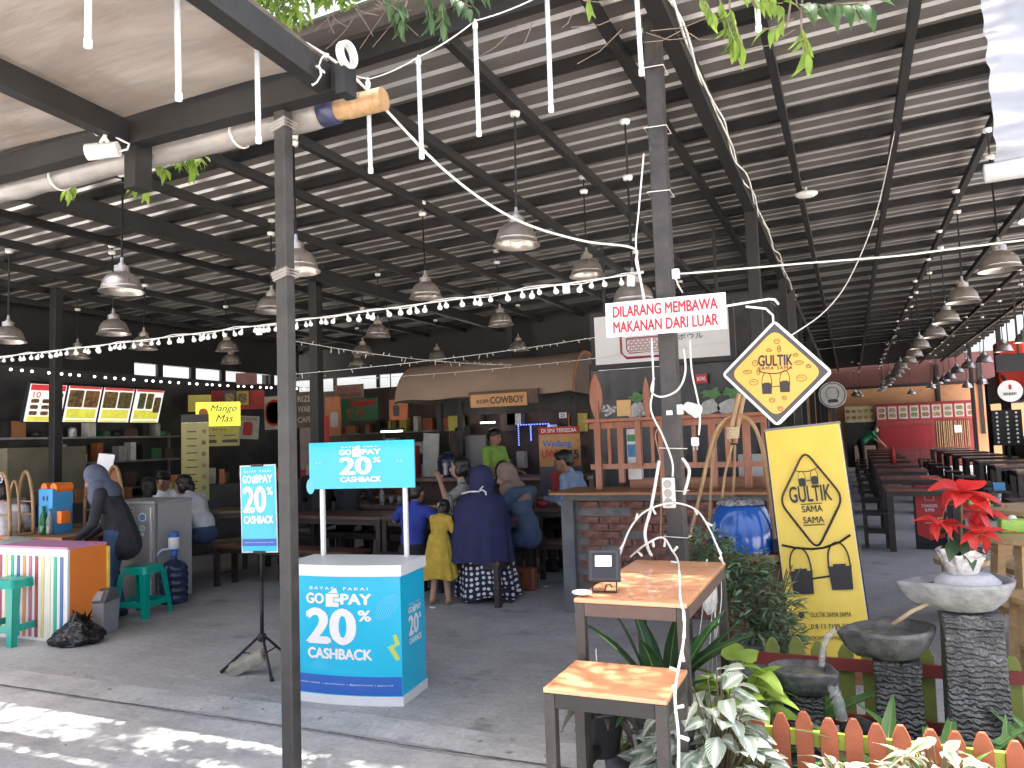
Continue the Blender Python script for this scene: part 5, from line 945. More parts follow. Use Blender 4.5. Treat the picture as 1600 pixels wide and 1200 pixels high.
hp = thing('hanging_pot', 'black pot of trailing purple leaves hanging under the lower stand', 'plant pot', at_y(938, 1175, 2.98)); MB().lathe([(0, 0), (.075, 0), (.10, .16), (.108, .165), (.108, .18), (.095, .18), (0, .16)], n=26).obj('pot', M_POTB, hp, smooth=True)
pm_ = [leafmesh('leaf', .11, .035, LM_PURP, .9, .2, 'lance', 5), leafmesh('leaf', .09, .03, LM_PURP, .4, .2, 'lance', 5)]
for k in range(34): put_leaf(hp, pm_[k % 2], Vector((.075 * math.cos(k * 2.4), .075 * math.sin(k * 2.4), .175)), k * 2.4 + random.uniform(-.4, .4), random.uniform(-.2, 1.2), random.uniform(-.5, .5), random.uniform(.7, 1.3))
for a in (0, 2.1, 4.2): MB().tube([(.1 * math.cos(a), .1 * math.sin(a), .17), (0, 0, .33), (0, 0, .66 - hp.location.z + .2 * 0)], .002, 4).obj('hanging_wire', M_CABLEW, hp)
# leafy bush in the grooved planter
bu = thing('leafy_bush', 'dense small leaved bush in the grooved planter', 'bush', (-.50, 4.35, .39)); st = MB()
for k in range(16):
    a = k * 2.4; P = [Vector((0, 0, -.02)), Vector((.08 * math.cos(a), .08 * math.sin(a), .12)), Vector((.2 * math.cos(a) * random.uniform(.6, 1.2), .2 * math.sin(a), .28 + .12 * random.random()))]; st.tube(P, [.007, .005, .003], 5)
st.obj('stem', M_STEM, bu)
mb = MB()
clumps = [(-.20, -.03, .40, .13), (-.10, -.05, .34, .14), (.07, -.08, .20, .14), (.0, -.1, .24, .14), (-.14, -.08, .26, .14), (-.26, 0, .48, .10), (-.04, .02, .36, .11), (.11, -.1, .06, .11), (-.22, .0, .30, .12), (.0, -.1, .08, .12)]
for cx, cy, cz, r in clumps:
    for k in range(230):
        d = Vector((random.gauss(0, 1), random.gauss(0, 1), random.gauss(0, 1))).normalized(); p = Vector((cx, cy, cz)) + d * r * (.55 + .45 * random.random()); leafcloud(mb.mat(0 if random.random() < .62 else 1), p, math.atan2(d.y, d.x) + random.uniform(-.8, .8), random.uniform(-.3, .9), random.uniform(.045, .08), random.uniform(.014, .022), random.uniform(-.6, .6))
stuff(mb.obj('foliage', [LM_BUSH, LM_BUSH2], bu))
# pothos
def pot_plant(name, label, loc, meshes, n, rad, h, potm=M_POTB, pot=True, el=(0, 1.1), sc=(.8, 1.2), stemm=M_STEM, ph=.16):
    t = thing(name, label, 'plant', loc)
    if pot: MB().lathe([(0, 0), (rad * .45, 0), (rad * .58, ph), (0, ph - .02)], n=18).obj('pot', potm, t, smooth=True)
    st = MB()
    for k in range(n):
        a = k * 2.39996; rr = rad * math.sqrt((k + .5) / n); z = ph + h * (1 - (rr / rad) ** 2) * random.uniform(.35, 1.08) + .03; p = Vector((rr * math.cos(a), rr * math.sin(a), z))
        st.tube([Vector((p.x * .15, p.y * .15, ph - .02)), Vector((p.x * .6, p.y * .6, z * .8)), p], .0028, 4); put_leaf(t, meshes[k % len(meshes)], p, a + random.uniform(-.5, .5), random.uniform(*el) - .3 * rr / rad, random.uniform(-.5, .5), random.uniform(*sc))
    st.obj('stem', stemm, t); return t
pm1 = [leafmesh('leaf', .12, .085, LM_POTH, .45, .25, 'heart', 7), leafmesh('leaf', .10, .075, LM_POTH, .8, .2, 'heart', 7)]
pot_plant('pothos_plant', 'lime green heart leaved plant beside the taller stand', (-.49, 3.34, .14), pm1, 40, .155, .28)
tag(MB().box((-.49, 3.34, .07), (.20, .20, .14)).obj('plant_block', M_CEM, bevel=.006), 'low cement block under the lime green plant', 'block')
vm = [leafmesh('leaf', .095, .060, LM_VAR, .45, .3, 'oval', 7, .05), leafmesh('leaf', .08, .054, LM_VAR, .7, .3, 'oval', 7, .05, 2), leafmesh('leaf', .105, .062, LM_VAR, .3, .3, 'oval', 7, .04, 4)]
pot_plant('silver_veined_plant', 'mound of silver veined leaves before the red pickets', (-.50, 2.86, .04), vm, 190, .21, .40, el=(-.1, .9)); pot_plant('silver_veined_plant', 'smaller clump of silver veined leaves under the taller stand edge', (-.66, 2.98, .06), vm, 60, .14, .26, el=(-.1, .9))
wm = [leafmesh('leaf', .105, .040, LM_CREAM, .5, .2, 'lance', 6, .04), leafmesh('leaf', .09, .042, LM_CREAM, .9, .2, 'lance', 6, .05, 3), leafmesh('leaf', .12, .045, LM_CREAM, .3, .25, 'lance', 6, .04, 5)]
pot_plant('cream_variegated_plant', 'cream and green variegated shrub before the picket fence middle', (-.10, 2.92, .0), wm, 90, .12, .17, el=(-.1, 1.0)); pot_plant('cream_variegated_plant', 'cream variegated shrub leaning on the right fence pickets', (.20, 2.93, .02), wm, 150, .18, .25, el=(-.1, 1.0)); pot_plant('cream_variegated_plant', 'low cream variegated shrub beneath the lower pickets', (.42, 2.92, .0), wm, 80, .14, .17, el=(-.1, 1.0))
gm_ = [leafmesh('leaf', .52, .075, LM_GRASS, .55, .35, 'strap', 12), leafmesh('leaf', .42, .065, LM_GRASS, 1.0, .35, 'strap', 12), leafmesh('leaf', .46, .07, LM_GRASS, .2, .35, 'strap', 12)]
def strap(label, loc, n, rot0, sc):
    t = thing('striped_strap_plant', label, 'plant', loc)
    for k in range(n): put_leaf(t, gm_[k % 3], Vector((.03 * math.cos(k * 2.4), .03 * math.sin(k * 2.4), .02)), rot0 + k * 2.4, random.uniform(.6, 1.3), random.uniform(-.3, .3), sc * random.uniform(.8, 1.1))
    MB().lathe([(.05, -.02), (.045, .06), (.02, .09), (0, .09)], n=10).obj('stem', M_STEM, t)
strap('striped strap leaved clump growing before the pedestals', (.22, 3.28, .08), 12, .4, .92); strap('striped strap leaved clump at the tall pedestal foot', (.42, 3.26, .06), 9, 1.2, .8); strap('striped strap leaved clump right of the tall pedestal', (.64, 3.42, .08), 14, 2.2, .9); strap('single arching strap leaf plant beside the low pedestal', (.03, 3.26, .08), 4, 2.9, .95)
strap('dark strap leaves growing behind the lime green plant', (-.34, 3.62, .06), 9, .2, 1.0)
# poinsettia in foil pot
pn = thing('poinsettia', 'red poinsettia in silver foil wrapped pot on the tallest bowl', 'poinsettia', (.385, 3.66, .888)); M_FOIL = mat('crumpled_silver_wrap', (.50, .49, .48), .28, metal=.2, var=.2, scale=18, bump=1, bscale=40)
def foil(u, v): a = u * 2 * math.pi; r = (.055 + .03 * v + .012 * v * math.sin(a * 9) + .006 * mnoise.noise(Vector((math.cos(a) * 5, math.sin(a) * 5, v * 4)))); return Vector((r * math.cos(a), r * math.sin(a), .095 * v + .012 * v * math.sin(a * 5 + 1)))
MB().grid(foil, 60, 10).obj('foil_wrap', M_FOIL, pn, smooth=True); MB().lathe([(0, .07), (.075, .07)], n=20).obj('soil', MATS['soil'], pn)
bl_ = [leafmesh('bract', .15, .085, LM_POIN, .25, .2, 'lance', 8, .05), leafmesh('bract', .12, .07, LM_POIN, .6, .2, 'lance', 8, .05, 2)]; gl_ = [leafmesh('leaf', .10, .055, LM_POING, .5, .15, 'lance', 7)]
heads = [((.015, -.02, .33), 1.15, 10), ((-.075, -.05, .22), .72, 8), ((.06, -.06, .17), .85, 8), ((.07, .02, .25), .85, 8)]
for (p, s_, n) in heads:
    p = Vector(p); MB().tube([(0, 0, .07), p * .55 + Vector((0, 0, .04)), p], [.006, .005, .004], 6).obj('stem', M_STEM, pn)
    for k in range(n): put_leaf(pn, bl_[k % 2], p, k * 2 * math.pi / n * 1.0 + random.uniform(-.2, .2), random.uniform(-.75, .35) if k % 2 else random.uniform(-.1, .7), random.uniform(-.3, .3), s_ * random.uniform(.85, 1.1), 'bract')
    for k in range(5): MB().ball(p + Vector((random.uniform(-.01, .01), random.uniform(-.01, .01), .008)), .005, 6, 4).obj('flower_bud', LM_POTH, pn)
for k in range(12): put_leaf(pn, gl_[0], Vector((.03 * math.cos(k * 2.4), .03 * math.sin(k * 2.4), .10 + .018 * (k % 5))), k * 2.4, random.uniform(-.5, .3), random.uniform(-.3, .3), random.uniform(.8, 1.1))
# ---------------------------------------------------------------- tree over the gap between canopy and hall roof
tr = thing('shade_tree', 'leafy tree with drooping pinnate sprays above the roof edge', 'tree', (1.7, .5, 0)); O = Vector((1.7, .5, 0))
MB().tube([(0, 0, -.02), (.05, 0, 1.2), (0, .05, 2.6), (-.2, .2, 4.2)], [.17, .14, .12, .10], 14).obj('trunk', M_BARK, tr, smooth=True)
limbs = MB(); tips = []
for ex, ey, ez in ((-4.6, 2.3, 5.4), (-3.0, 2.6, 5.3), (-1.6, 2.4, 5.6), (-.2, 2.2, 5.5), (1.0, 1.6, 5.6), (-2.2, 1.2, 6.2), (-.6, .2, 6.4), (-5.4, 2.6, 5.2), (-6.3, 2.1, 5.4), (-3.8, 2.4, 5.6), (-2.3, 2.5, 5.2)):
    e = Vector((ex, ey, ez)); m_ = Vector((-.2, .2, 4.2)).lerp(e, .5) + Vector((0, 0, .35)); limbs.tube([(-.2, .2, 4.1), m_, e], [.07, .045, .02], 7); tips.append(e)
    for k in range(4): d = Vector((random.uniform(-.9, .9), random.uniform(-.7, .7), random.uniform(-.3, .5))); limbs.tube([m_.lerp(e, .5), e + d], [.02, .008], 5); tips.append(e + d)
limbs.obj('limbs', M_BARK, tr)
mb = MB()
for e in tips:
    for k in range(19):
        p = e + Vector((random.gauss(0, .42), random.gauss(0, .36), random.gauss(0, .22))); az = random.uniform(0, 6.28); el = random.uniform(-.6, .2); d = Vector((math.cos(az) * math.cos(el), math.sin(az) * math.cos(el), math.sin(el)))
        if (p + O).y > 3.55 and (p + O).z < 4.4: continue
        for i in range(8):
            for s_ in (-1, 1): leafcloud(mb, p + d * (.055 * i), az + s_ * 1.0, el + random.uniform(-.3, .1), .09, .030, random.uniform(-.4, .4))
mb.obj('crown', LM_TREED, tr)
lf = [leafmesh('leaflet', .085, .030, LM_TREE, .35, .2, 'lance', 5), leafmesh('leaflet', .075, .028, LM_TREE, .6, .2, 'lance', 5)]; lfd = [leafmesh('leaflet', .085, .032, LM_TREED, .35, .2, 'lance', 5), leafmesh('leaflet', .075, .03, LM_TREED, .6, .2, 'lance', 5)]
def spray(px, py, Y, dx, dz, L, big=1.0, dark=False, up=None):
    """a drooping pinnate spray; its twig comes down from above the roof edge"""
    p = at_y(px, py, Y); d = Vector((dx, -.15, dz)).normalized(); b = Vector(p) - O; s_ = thing_part = MB(); tw = Vector(up) - O if up else b + Vector((-dx * .15, -.10, .5))
    Q = smoothp([tw, b.lerp(tw, .4) + Vector((.03, 0, .0)), b, b + d * L * .55 + Vector((0, 0, -.01)), b + d * L + Vector((0, 0, -.05 * L))], 5); n = len(Q)
    s_.tube(Q, [.006 * (1 - .7 * i / n) for i in range(n)], 5).obj('twig', M_BARK, tr, smooth=True); k = int(L / .030)
    for i in range(k):
        q = b + d * (L * (i + .5) / k) + Vector((0, 0, -.03 * (i / k) ** 2))
        for s2 in (-1, 1): az = math.atan2(d.y, d.x) + s2 * random.uniform(.7, 1.15); put_leaf(tr, (lfd if dark else lf)[i % 2], q, az, math.asin(max(-1, min(1, d.z))) - random.uniform(.1, .7), random.uniform(-.5, .5), big * random.uniform(.8, 1.15), 'leaflet')
    put_leaf(tr, (lfd if dark else lf)[0], b + d * L, math.atan2(d.y, d.x), math.asin(max(-1, min(1, d.z))), 0, big, 'leaflet')
for a in ((105, 283, 2.95, .25, -.35, .10), (118, 285, 2.95, -.5, -.4, .06)): spray(*a, up=(-3.75, 2.78, 3.02))
for a in ((205, 262, 2.95, .35, -.9, .12), (225, 258, 2.95, .25, -.7, .15), (245, 250, 2.95, .6, -.5, .12), (285, 245, 2.95, .6, -.15, .20), (300, 240, 2.95, .2, -.5, .10), (262, 252, 2.95, .9, -.1, .14)): spray(*a, up=(-2.95, 2.78, 3.02))
for i, a in enumerate(((380, -10, 3.0, .5, -.3, .18), (405, 4, 3.0, .8, .1, .2), (430, -8, 3.0, .3, -.6, .16), (395, 14, 3.05, -.2, -.5, .12), (440, 10, 3.05, .6, -.2, .12), (455, 20, 3.0, .5, -.1, .12), (360, -25, 3.0, .2, -.6, .15))): spray(*a, up=(-2.2, 3.0, 4.3))
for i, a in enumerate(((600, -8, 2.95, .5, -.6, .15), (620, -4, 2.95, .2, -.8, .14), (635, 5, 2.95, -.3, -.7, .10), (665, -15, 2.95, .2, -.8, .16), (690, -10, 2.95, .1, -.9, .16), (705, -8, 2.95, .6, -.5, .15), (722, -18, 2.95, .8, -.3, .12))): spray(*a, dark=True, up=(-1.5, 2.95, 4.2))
for i, a in enumerate(((1095, -12, 2.9, .2, -.5, .12), (1125, -2, 2.9, .2, -.8, .20), (1140, 10, 2.9, .2, -.9, .18), (1150, -12, 2.9, .8, -.2, .14), (1175, 0, 2.9, .7, -.3, .12), (918, -12, 2.9, .1, -.8, .05))): spray(*a, up=(-.3, 2.8, 3.9), big=.95)
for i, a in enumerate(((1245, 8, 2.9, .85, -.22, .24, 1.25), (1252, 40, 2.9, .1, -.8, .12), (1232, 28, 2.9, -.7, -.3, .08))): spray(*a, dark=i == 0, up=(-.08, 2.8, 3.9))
fo = MB()
for k in range(900):
    px_ = random.uniform(300, 560); p = at_y(px_, random.uniform(-75, 42 if 350 < px_ < 475 else 8) - 10 * random.random(), 3.06 + random.uniform(-.1, .06)) - O
    leafcloud(fo, p, random.uniform(0, 6.28), random.uniform(-.9, .3), random.uniform(.05, .09), random.uniform(.018, .03), random.uniform(-.6, .6))
stuff(fo.obj('low_foliage', LM_TREE, tr))
lit = MB()
for k in range(170):
    p = Vector((random.uniform(-7, .2), random.choice((random.uniform(2.2, 3.9), random.uniform(3.3, 3.75), random.uniform(2.2, 7.5))), .014)); leafcloud(lit, p, random.uniform(0, 6.28), random.uniform(-.02, .12), random.uniform(.02, .055), random.uniform(.010, .022), random.uniform(-.2, .2), .02)
stuff(tag(lit.obj('leaf_litter', mat('dry_leaf', (.30, .22, .10), .8, var=.5, scale=30, col2=(.45, .40, .25))), 'small dry leaves and scraps scattered on the concrete', 'leaf litter'))
tw = MB()
for k in range(26):
    p = at_y(random.uniform(370, 620), random.uniform(-10, 30), 3.0) - O; d = Vector((random.uniform(-.25, .25), 0, -random.uniform(.05, .22))); tw.tube([p, p + d * .5 + Vector((random.uniform(-.03, .03), 0, 0)), p + d], .0022, 4)
for k in range(14):
    p = at_y(random.uniform(800, 1250), random.uniform(-10, 60), 3.05) - O; d = Vector((random.uniform(-.3, .3), 0, -random.uniform(-.02, .12))); tw.tube([p, p + d * .5 + Vector((0, 0, -.02)), p + d], .002, 4)
stuff(tw.obj('bare_twigs', M_BARK, tr))
# ---------------------------------------------------------------- left stalls: menu boards, posters
M_PYEL = mat('poster_yellow', (.52, .45, .10), .6, var=.12, scale=3); M_PRED = mat('poster_red', (.42, .03, .03), .6, var=.15); M_PGREEN = mat('poster_green', (.05, .16, .08), .6, var=.2); M_PORNG = mat('poster_orange', (.46, .14, .05), .6, var=.2); M_PBLK = mat('poster_black', (.03, .03, .03), .5, var=.3); M_PGREY = mat('poster_grey', (.40, .40, .38), .6, var=.2, scale=5)
M_MENUW = mat('backlit_menu_white', (.80, .80, .74), .5, var=.03, emit=.16); M_MENUY = mat('backlit_menu_yellow', (.65, .62, .08), .5, var=.12, scale=12, emit=.14); M_MENUR = mat('backlit_menu_red', (.60, .04, .05), .5, var=.1, emit=.12)
def dish(i): return mat('dish_print_%d' % i, random.choice(((.30, .10, .05), (.20, .14, .05), (.08, .06, .04), (.14, .18, .05), (.35, .12, .05))), .5, var=.6, scale=22, col2=random.choice(((.5, .3, .12), (.4, .12, .06), (.25, .3, .1), (.6, .55, .5))))
DISH = [dish(i) for i in range(8)]
mbd = thing('menu_board', 'row of four backlit food menu panels in a black frame', 'menu board', (-8.95, 6.0, 1.9)); ty = Matrix.Rotation(RAD(16), 3, 'Y'); mv = (ty @ UZ).normalized(); mu = UY
for k in range(4):
    o = Vector((.0, .245 + k * .49, 0)) + mv * .24; MB().prism([(-.24, -.245), (.24, -.245), (.24, .25), (-.24, .25)], o, mu, mv, .06).obj('panel_case', M_BLACK, mbd); plate(mbd, 'panel_face', o, mu, mv, .46, .46, M_MENUW, .002); plate(mbd, 'red_header', o + mv * (.19 if k == 0 else .215), mu, mv, .44, .07 if k == 0 else .03, M_MENUR, .002, .003)
    plate(mbd, 'price_strip', o - mv * (.19 if k in (0,) else .12), mu, mv, .40, .05 if k == 0 else .12, M_MENUY, .002, .003)
    if k == 0:
        lettering(mbd, '10', o + mv * .10 - mu * .13, mu, mv, M_MENUR, .09, .075, .01, proud=.004)
        plate(mbd, 'dish_print', o + mv * .10 + mu * .12, mu, mv, .17, .07, M_PBLK, .001, .0045, rnd=.03)
        for r in range(3):
            for c in range(3): plate(mbd, 'dish_print', o + mv * (.025 - r * .075) + mu * (-.14 + c * .14), mu, mv, .10, .05, DISH[(r + c) % 8], .001, .0045, rnd=.02)
    else:
        for c in range(3 if k == 3 else 2): plate(mbd, 'dish_print', o + mv * (.07 - .05 * (c == 2)) + mu * (-.11 + c * (.13 if k == 3 else .22)), mu, mv, .11 if k == 3 else .2, .22, DISH[(k * 2 + c) % 8], .001, .0045, rnd=.02)
    plate(mbd, 'footer_print', o - mv * .215, mu, mv, .40, .02, M_MENUY, .001, .003)
for y in (.1, 1.86): MB().bar((-.1, y, .25), (-.62, y, .3), .03, .03).obj('wall_bracket', M_STEEL, mbd)
def wallposter(name, label, cat, px, py, pw, ph, plane, m, extra=None, rz=0.0, tilt=0.0):
    q = at_x(px, py, -plane[1]) if plane[0] == 'x' else at_y(px, py, plane[1]); dist = (q - EYE).dot(ROT @ Vector((0, 0, -1))); s_ = dist / FPX
    t = thing(name, label, cat, q); R = Matrix.Rotation(rz, 3, 'Z') @ Matrix.Rotation(tilt, 3, 'Y'); u, v = R @ UX, R @ UZ; W, H = pw * s_ / max(.35, abs((Matrix.Rotation(YAW, 3, 'Z') @ UX).dot(u))), ph * s_
    MB().prism([(-W / 2, -H / 2), (W / 2, -H / 2), (W / 2, H / 2), (-W / 2, H / 2)], (0, 0, 0), u, v, .03).obj('panel', m, t)
    if extra: extra(t.children[0], u, v, W, H)
    return t
def LT(s, x, y, w_, h, m, bold=.01, shear=0.0): return lambda t, u, v, W, H: lettering(t, s, u * (x * W) + v * (y * H), u, v, m, w_ * W, h * H, bold, shear=shear)
def many(*fs): return lambda t, u, v, W, H: [f(t, u, v, W, H) for f in fs]
def PL(nm, x, y, w_, h, m, rnd=0): return lambda t, u, v, W, H: plate(t, nm, u * (x * W) + v * (y * H), u, v, w_ * W, h * H, m, .002, .001, rnd * W)
R45 = RAD(42)
M_MANGO = mat('lit_yellow_lightbox', (.80, .72, .06), .5, var=.1, scale=3, emit=.22); M_DBLUE = mat('deep_blue_ink', (.02, .03, .10), .5)
wallposter('mango_light_box', 'glowing yellow light box with slanted mango drink lettering', 'sign', 341, 647, 62, 38, ('x', 8.3), M_MANGO, many(LT('Mango', .12, .20, .60, .34, M_DBLUE, .005, .35), LT('Mas', .14, -.18, .40, .28, M_DBLUE, .005, .35), PL('mango_print', -.33, -.03, .20, .55, M_PORNG, .09)), R45)
def menu_lines(t, u, v, W, H):
    for k in range(9): plate(t, 'menu_line', u * (-.12 * W) + v * (H * (.30 - k * .082)), u, v, W * random.uniform(.25, .5), H * .012, M_PBLK, .001, .001)
    for k in range(6): plate(t, 'drink_print', u * (.32 * W) + v * (H * (.30 - k * .13)), u, v, W * .16, H * .05, DISH[k], .001, .001, .02)
M_NEWM = mat('pale_yellow_banner', (.44, .41, .22), .6, var=.25, scale=2, stretch=(2, 2, .5), col2=(.52, .46, .14)); wallposter('menu_banner', 'tall pale yellow roll banner headed with black menu lettering', 'banner', 305, 715, 38, 135, ('x', 8.05), M_NEWM, many(PL('header', 0, .455, 1.0, .09, M_PBLK), LT('NEW MENU', 0, .42, .9, .045, M_WHITEP, .02), menu_lines), R45)
wallposter('menu_poster', 'dull yellow price poster hanging below the glowing mango sign', 'poster', 343, 682, 56, 30, ('x', 8.5), mat('dull_yellow', (.34, .31, .13), .6, var=.2, scale=6), many(LT('NEW MENU', 0, .36, .35, .10, M_PBLK), PL('black_strip', -.26, -.25, .38, .16, M_PBLK), PL('black_strip', .26, -.25, .38, .16, M_PBLK), PL('menu_line', -.25, .05, .3, .05, M_PBLK), PL('menu_line', .25, .05, .3, .05, M_PBLK)), R45)
wallposter('drink_poster', 'white poster with red cup right of the mango sign', 'poster', 388, 668, 30, 36, ('x', 8.7), M_PGREY, many(PL('cup_print', -.02, -.05, .45, .6, M_PRED, .12), LT('ICE BLEND', 0, .38, .8, .14, M_PBLK)), R45, RAD(4))
for px, py, w_, h, m_, lb in ((372, 625, 75, 30, M_PRED, 'dark red stall banner above the mango sign'), (312, 630, 32, 26, M_PYEL, 'amber wall poster behind the mango sign')): wallposter('wall_poster', lb, 'poster', px, py, w_, h, ('x', 9.1), m_, None, R45)
for px, m_, lb in ((359, M_PBLK, 'small black framed food picture on the red stall banner'), (379, M_PYEL, 'small yellow food picture on the red stall banner'), (398, M_PBLK, 'small round logo picture on the red stall banner')): wallposter('food_picture', lb, 'picture', px, 622, 17, 22, ('x', 8.98), m_, PL('dish_print', 0, 0, .7, .7, DISH[2], .2), R45)
wallposter('stall_logo_board', 'grey board with a big ringed letter in red and black', 'sign', 428, 645, 34, 52, ('y', 9.5), M_PGREY, many(PL('ring_print', 0, 0, .95, .8, M_PRED, .45), PL('ring_fill', 0, .0, .78, .66, M_PGREY, .36), LT('M', 0, .02, .45, .36, M_PBLK, .04)), 0)
wallposter('stall_lettering_board', 'dark board with outlined stall lettering beside slim post', 'sign', 476, 640, 30, 56, ('y', 9.6), M_WALLB, many(LT('RIZE', .0, .30, .8, .16, M_PGREY, -.02), LT('WABI', .0, .02, .8, .16, M_PGREY, -.02), LT('CAFE', 0, -.28, .8, .16, M_PGREY, -.02)), 0)
wallposter('orange_cabinet', 'tall orange stall panel beside a red tray stand', 'panel', 520, 650, 26, 60, ('y', 9.6), mat('orange_panel', (.42, .15, .06), .6, var=.15), PL('tray', .1, -.1, .5, .4, M_PGREY, .15), 0)
wallposter('red_pillar_sign', 'narrow red upright stall sign', 'sign', 508, 680, 9, 60, ('y', 9.3), M_PRED, None, 0)
wallposter('green_menu_board', 'dark green stall board with red heading strip', 'sign', 560, 640, 62, 34, ('y', 10.5), M_PGREEN, many(PL('red_heading', .1, .28, .7, .22, M_PRED), LT('WARUNG NUSANTARA', .1, .28, .6, .12, M_PYEL), PL('dish_print', -.25, -.15, .2, .4, DISH[0], .05), PL('dish_print', .05, -.15, .2, .4, DISH[1], .05)), 0)
wallposter('orange_cup_poster', 'orange poster with black cup drawing beside the awning', 'poster', 622, 640, 30, 32, ('y', 9.4), M_PORNG, many(PL('cup_print', -.1, -.05, .35, .55, M_PBLK, .1), PL('cup_lid', -.1, .32, .2, .12, M_PBLK)), 0)
wallposter('pale_sign', 'faded pink stall sign with red lettering under the bright gap', 'sign', 545, 612, 48, 22, ('y', 11.4), mat('faded_pink', (.40, .26, .20), .6, var=.2), many(LT('PECEL LELE', 0, .2, .8, .25, M_PRED), LT('AYAM GORENG', 0, -.2, .8, .25, M_PRED)), 0)
wallposter('pale_sign', 'dim pink banner above the stall pictures', 'sign', 385, 592, 30, 18, ('x', 9.3), mat('dim_pink', (.30, .14, .12), .6, var=.2), None, R45)
# clutter shelves under the posters
sh = thing('stall_shelf', 'dark stall counter crowded with boxes beneath the mango sign', 'counter', (-8.3, 8.7, 0), RAD(42)); MB().box((0, .2, .5), (2.4, .5, 1.0)).obj('counter', M_WALLD, sh)
for k in range(26): MB().box((random.uniform(-1.1, 1.1), random.uniform(.02, .3), 1.0 + random.uniform(.04, .12)), (random.uniform(.06, .16), .1, random.uniform(.08, .26))).obj('carton', random.choice((M_PGREY, M_PYEL, M_PORNG, M_WALLB, M_PRED, MATS['hardboard'])), sh)
sh2 = thing('stall_shelf', 'dark stall counter below the four menu panels', 'counter', (-8.75, 6.9, 0), RAD(90)); MB().box((0, .2, .45), (3.2, .5, .9)).obj('counter', M_WALLD, sh2); MB().box((-.6, .3, 1.25), (1.0, .3, .7)).obj('back_unit', mat('olive_grey_unit', (.16, .15, .10), .6, var=.2), sh2)
for k in range(22): MB().box((random.uniform(-1.5, 1.5), random.uniform(.05, .3), .9 + random.uniform(.05, .12)), (random.uniform(.06, .2), .12, random.uniform(.08, .3))).obj('carton', random.choice((M_PGREY, M_WALLB, M_PBLK, MATS['hardboard'], M_PYEL)), sh2)
# ---------------------------------------------------------------- coffee stall with wagon awning
kc = thing('coffee_stall', 'coffee stall with tan wagon awning and dark timber counter', 'stall', (-4.35, 9.2, 0)); M_AWN = mat('tan_awning_cloth', (.33, .235, .175), .75, var=.1, scale=2, bump=.2, bscale=6)
MB().box((-.2, .15, .49), (3.1, .4, .98)).obj('counter_front', M_WALLB, kc); MB().box((-.2, .06, 1.0), (3.2, .66, .045)).obj('counter_top', mat('worn_counter', (.22, .14, .10), .5, var=.3, scale=5), kc, bevel=.004)
def awn(u, v):
    a = RAD(8 + 165 * v); x = -1.30 + 2.55 * u + .12 * (v > .5) * 0; rz_ = .46; z = 1.98 + .60 * math.sin(a) * (1.0 + .06 * u) + .0; y = .25 - .62 * math.cos(a) * -1 if False else .35 - .62 * math.cos(a)
    return Vector((x + .10 * math.cos(a) * 0, y, z + .012 * math.sin(u * 20) * (1 if v < .1 else 0) + .02 * math.sin(u * 6) * math.sin(a)))
MB().grid(awn, 40, 24).obj('awning_cloth', M_AWN, kc, smooth=True)
for x, nm in ((-1.30, 0), (1.25, 1)):
    P = [(x, .35 - .60 * math.cos(RAD(8 + 165 * k / 16)), 1.97 + .60 * math.sin(RAD(8 + 165 * k / 16)) * (1 + .06 * nm)) for k in range(17)]; MB().add(P, [tuple(range(17))]).obj('end_panel', mat('awning_end_%d' % nm, (.12, .085, .065), .8, var=.2), kc); MB().tube(P, .02, 6).obj('hoop', M_OWOOD, kc)
for x in (-.95, -.62, 1.05): MB().box((x, .35, 1.02), (.07, .07, 2.04)).obj('stall_post', M_STEEL, kc)
MB().box((-.02, .9, 2.0), (2.6, .04, .25)).obj('rear_fascia', M_WALLD, kc); MB().box((.35, -.34, 2.03), (.95, .03, .18)).obj('sign_back', M_WALLB, kc)
plate(kc, 'sign_board', (.30, -.36, 2.00), UX, UZ, .78, .165, mat('honey_wood_sign', (.55, .28, .10), .55, var=.12, scale=3, stretch=(1, 6, 6)), .02); lettering(kc, 'COWBOY', (.42, -.38, 2.0), UX, UZ, MATS['brown_stall_wall'], .46, .085, .05); lettering(kc, 'KOPI', (.08, -.38, 1.99), UX, UZ, MATS['brown_stall_wall'], .16, .05, .03)
MB().box((.2, 1.3, 1.1), (3.0, .06, 2.2)).obj('rear_wall', M_WALLB, kc)
for k in range(18): MB().box((random.uniform(-1.3, 1.2), 1.1, random.uniform(1.0, 1.9)), (random.uniform(.08, .25), .14, random.uniform(.08, .3))).obj('shelf_item', random.choice((M_PGREY, M_PYEL, M_PORNG, M_WALLB, M_PBLK, M_PGREEN, M_STEELS)), kc)
M_BLED = mat('blue_led', (.08, .12, 1.0), .5, var=0, emit=1.5); mb = MB()
for k in range(12):
    for x, z in ((-.02 + k * .042, 1.70),): mb.box((x, .98, z), (.014, .012, .014))
for k in range(9): mb.box((-.02, .98, 1.68 - k * .033), (.012, .012, .014)); mb.box((.17, .98, 1.68 - k * .025), (.012, .012, .014)); mb.box((.45, .98, 1.68 - k * .02), (.012, .012, .014))
stuff(mb.obj('blue_led_dots', M_BLED, kc))
plate(kc, 'number_tag', (1.02, -.0, 1.78), UX, UZ, .10, .07, M_WHITEP, .004); lettering(kc, '25', (1.02, -.005, 1.78), UX, UZ, M_INK, .06, .04, .02)
MB().box((.86, .25, 1.18), (.32, .3, .32)).obj('glass_case', mat('steel_case', (.32, .32, .32), .25, metal=.6, var=.3, scale=12), kc, bevel=.01)
MB().lathe([(0, 0), (.13, 0), (.135, .03), (.13, .06), (.135, .09), (.13, .12), (.135, .15), (.13, .18), (.135, .21), (.12, .27), (.05, .32), (0, .32)], n=20).obj('water_jug', M_BLUEG, kc, smooth=True, loc=(-.72, .1, 1.022))
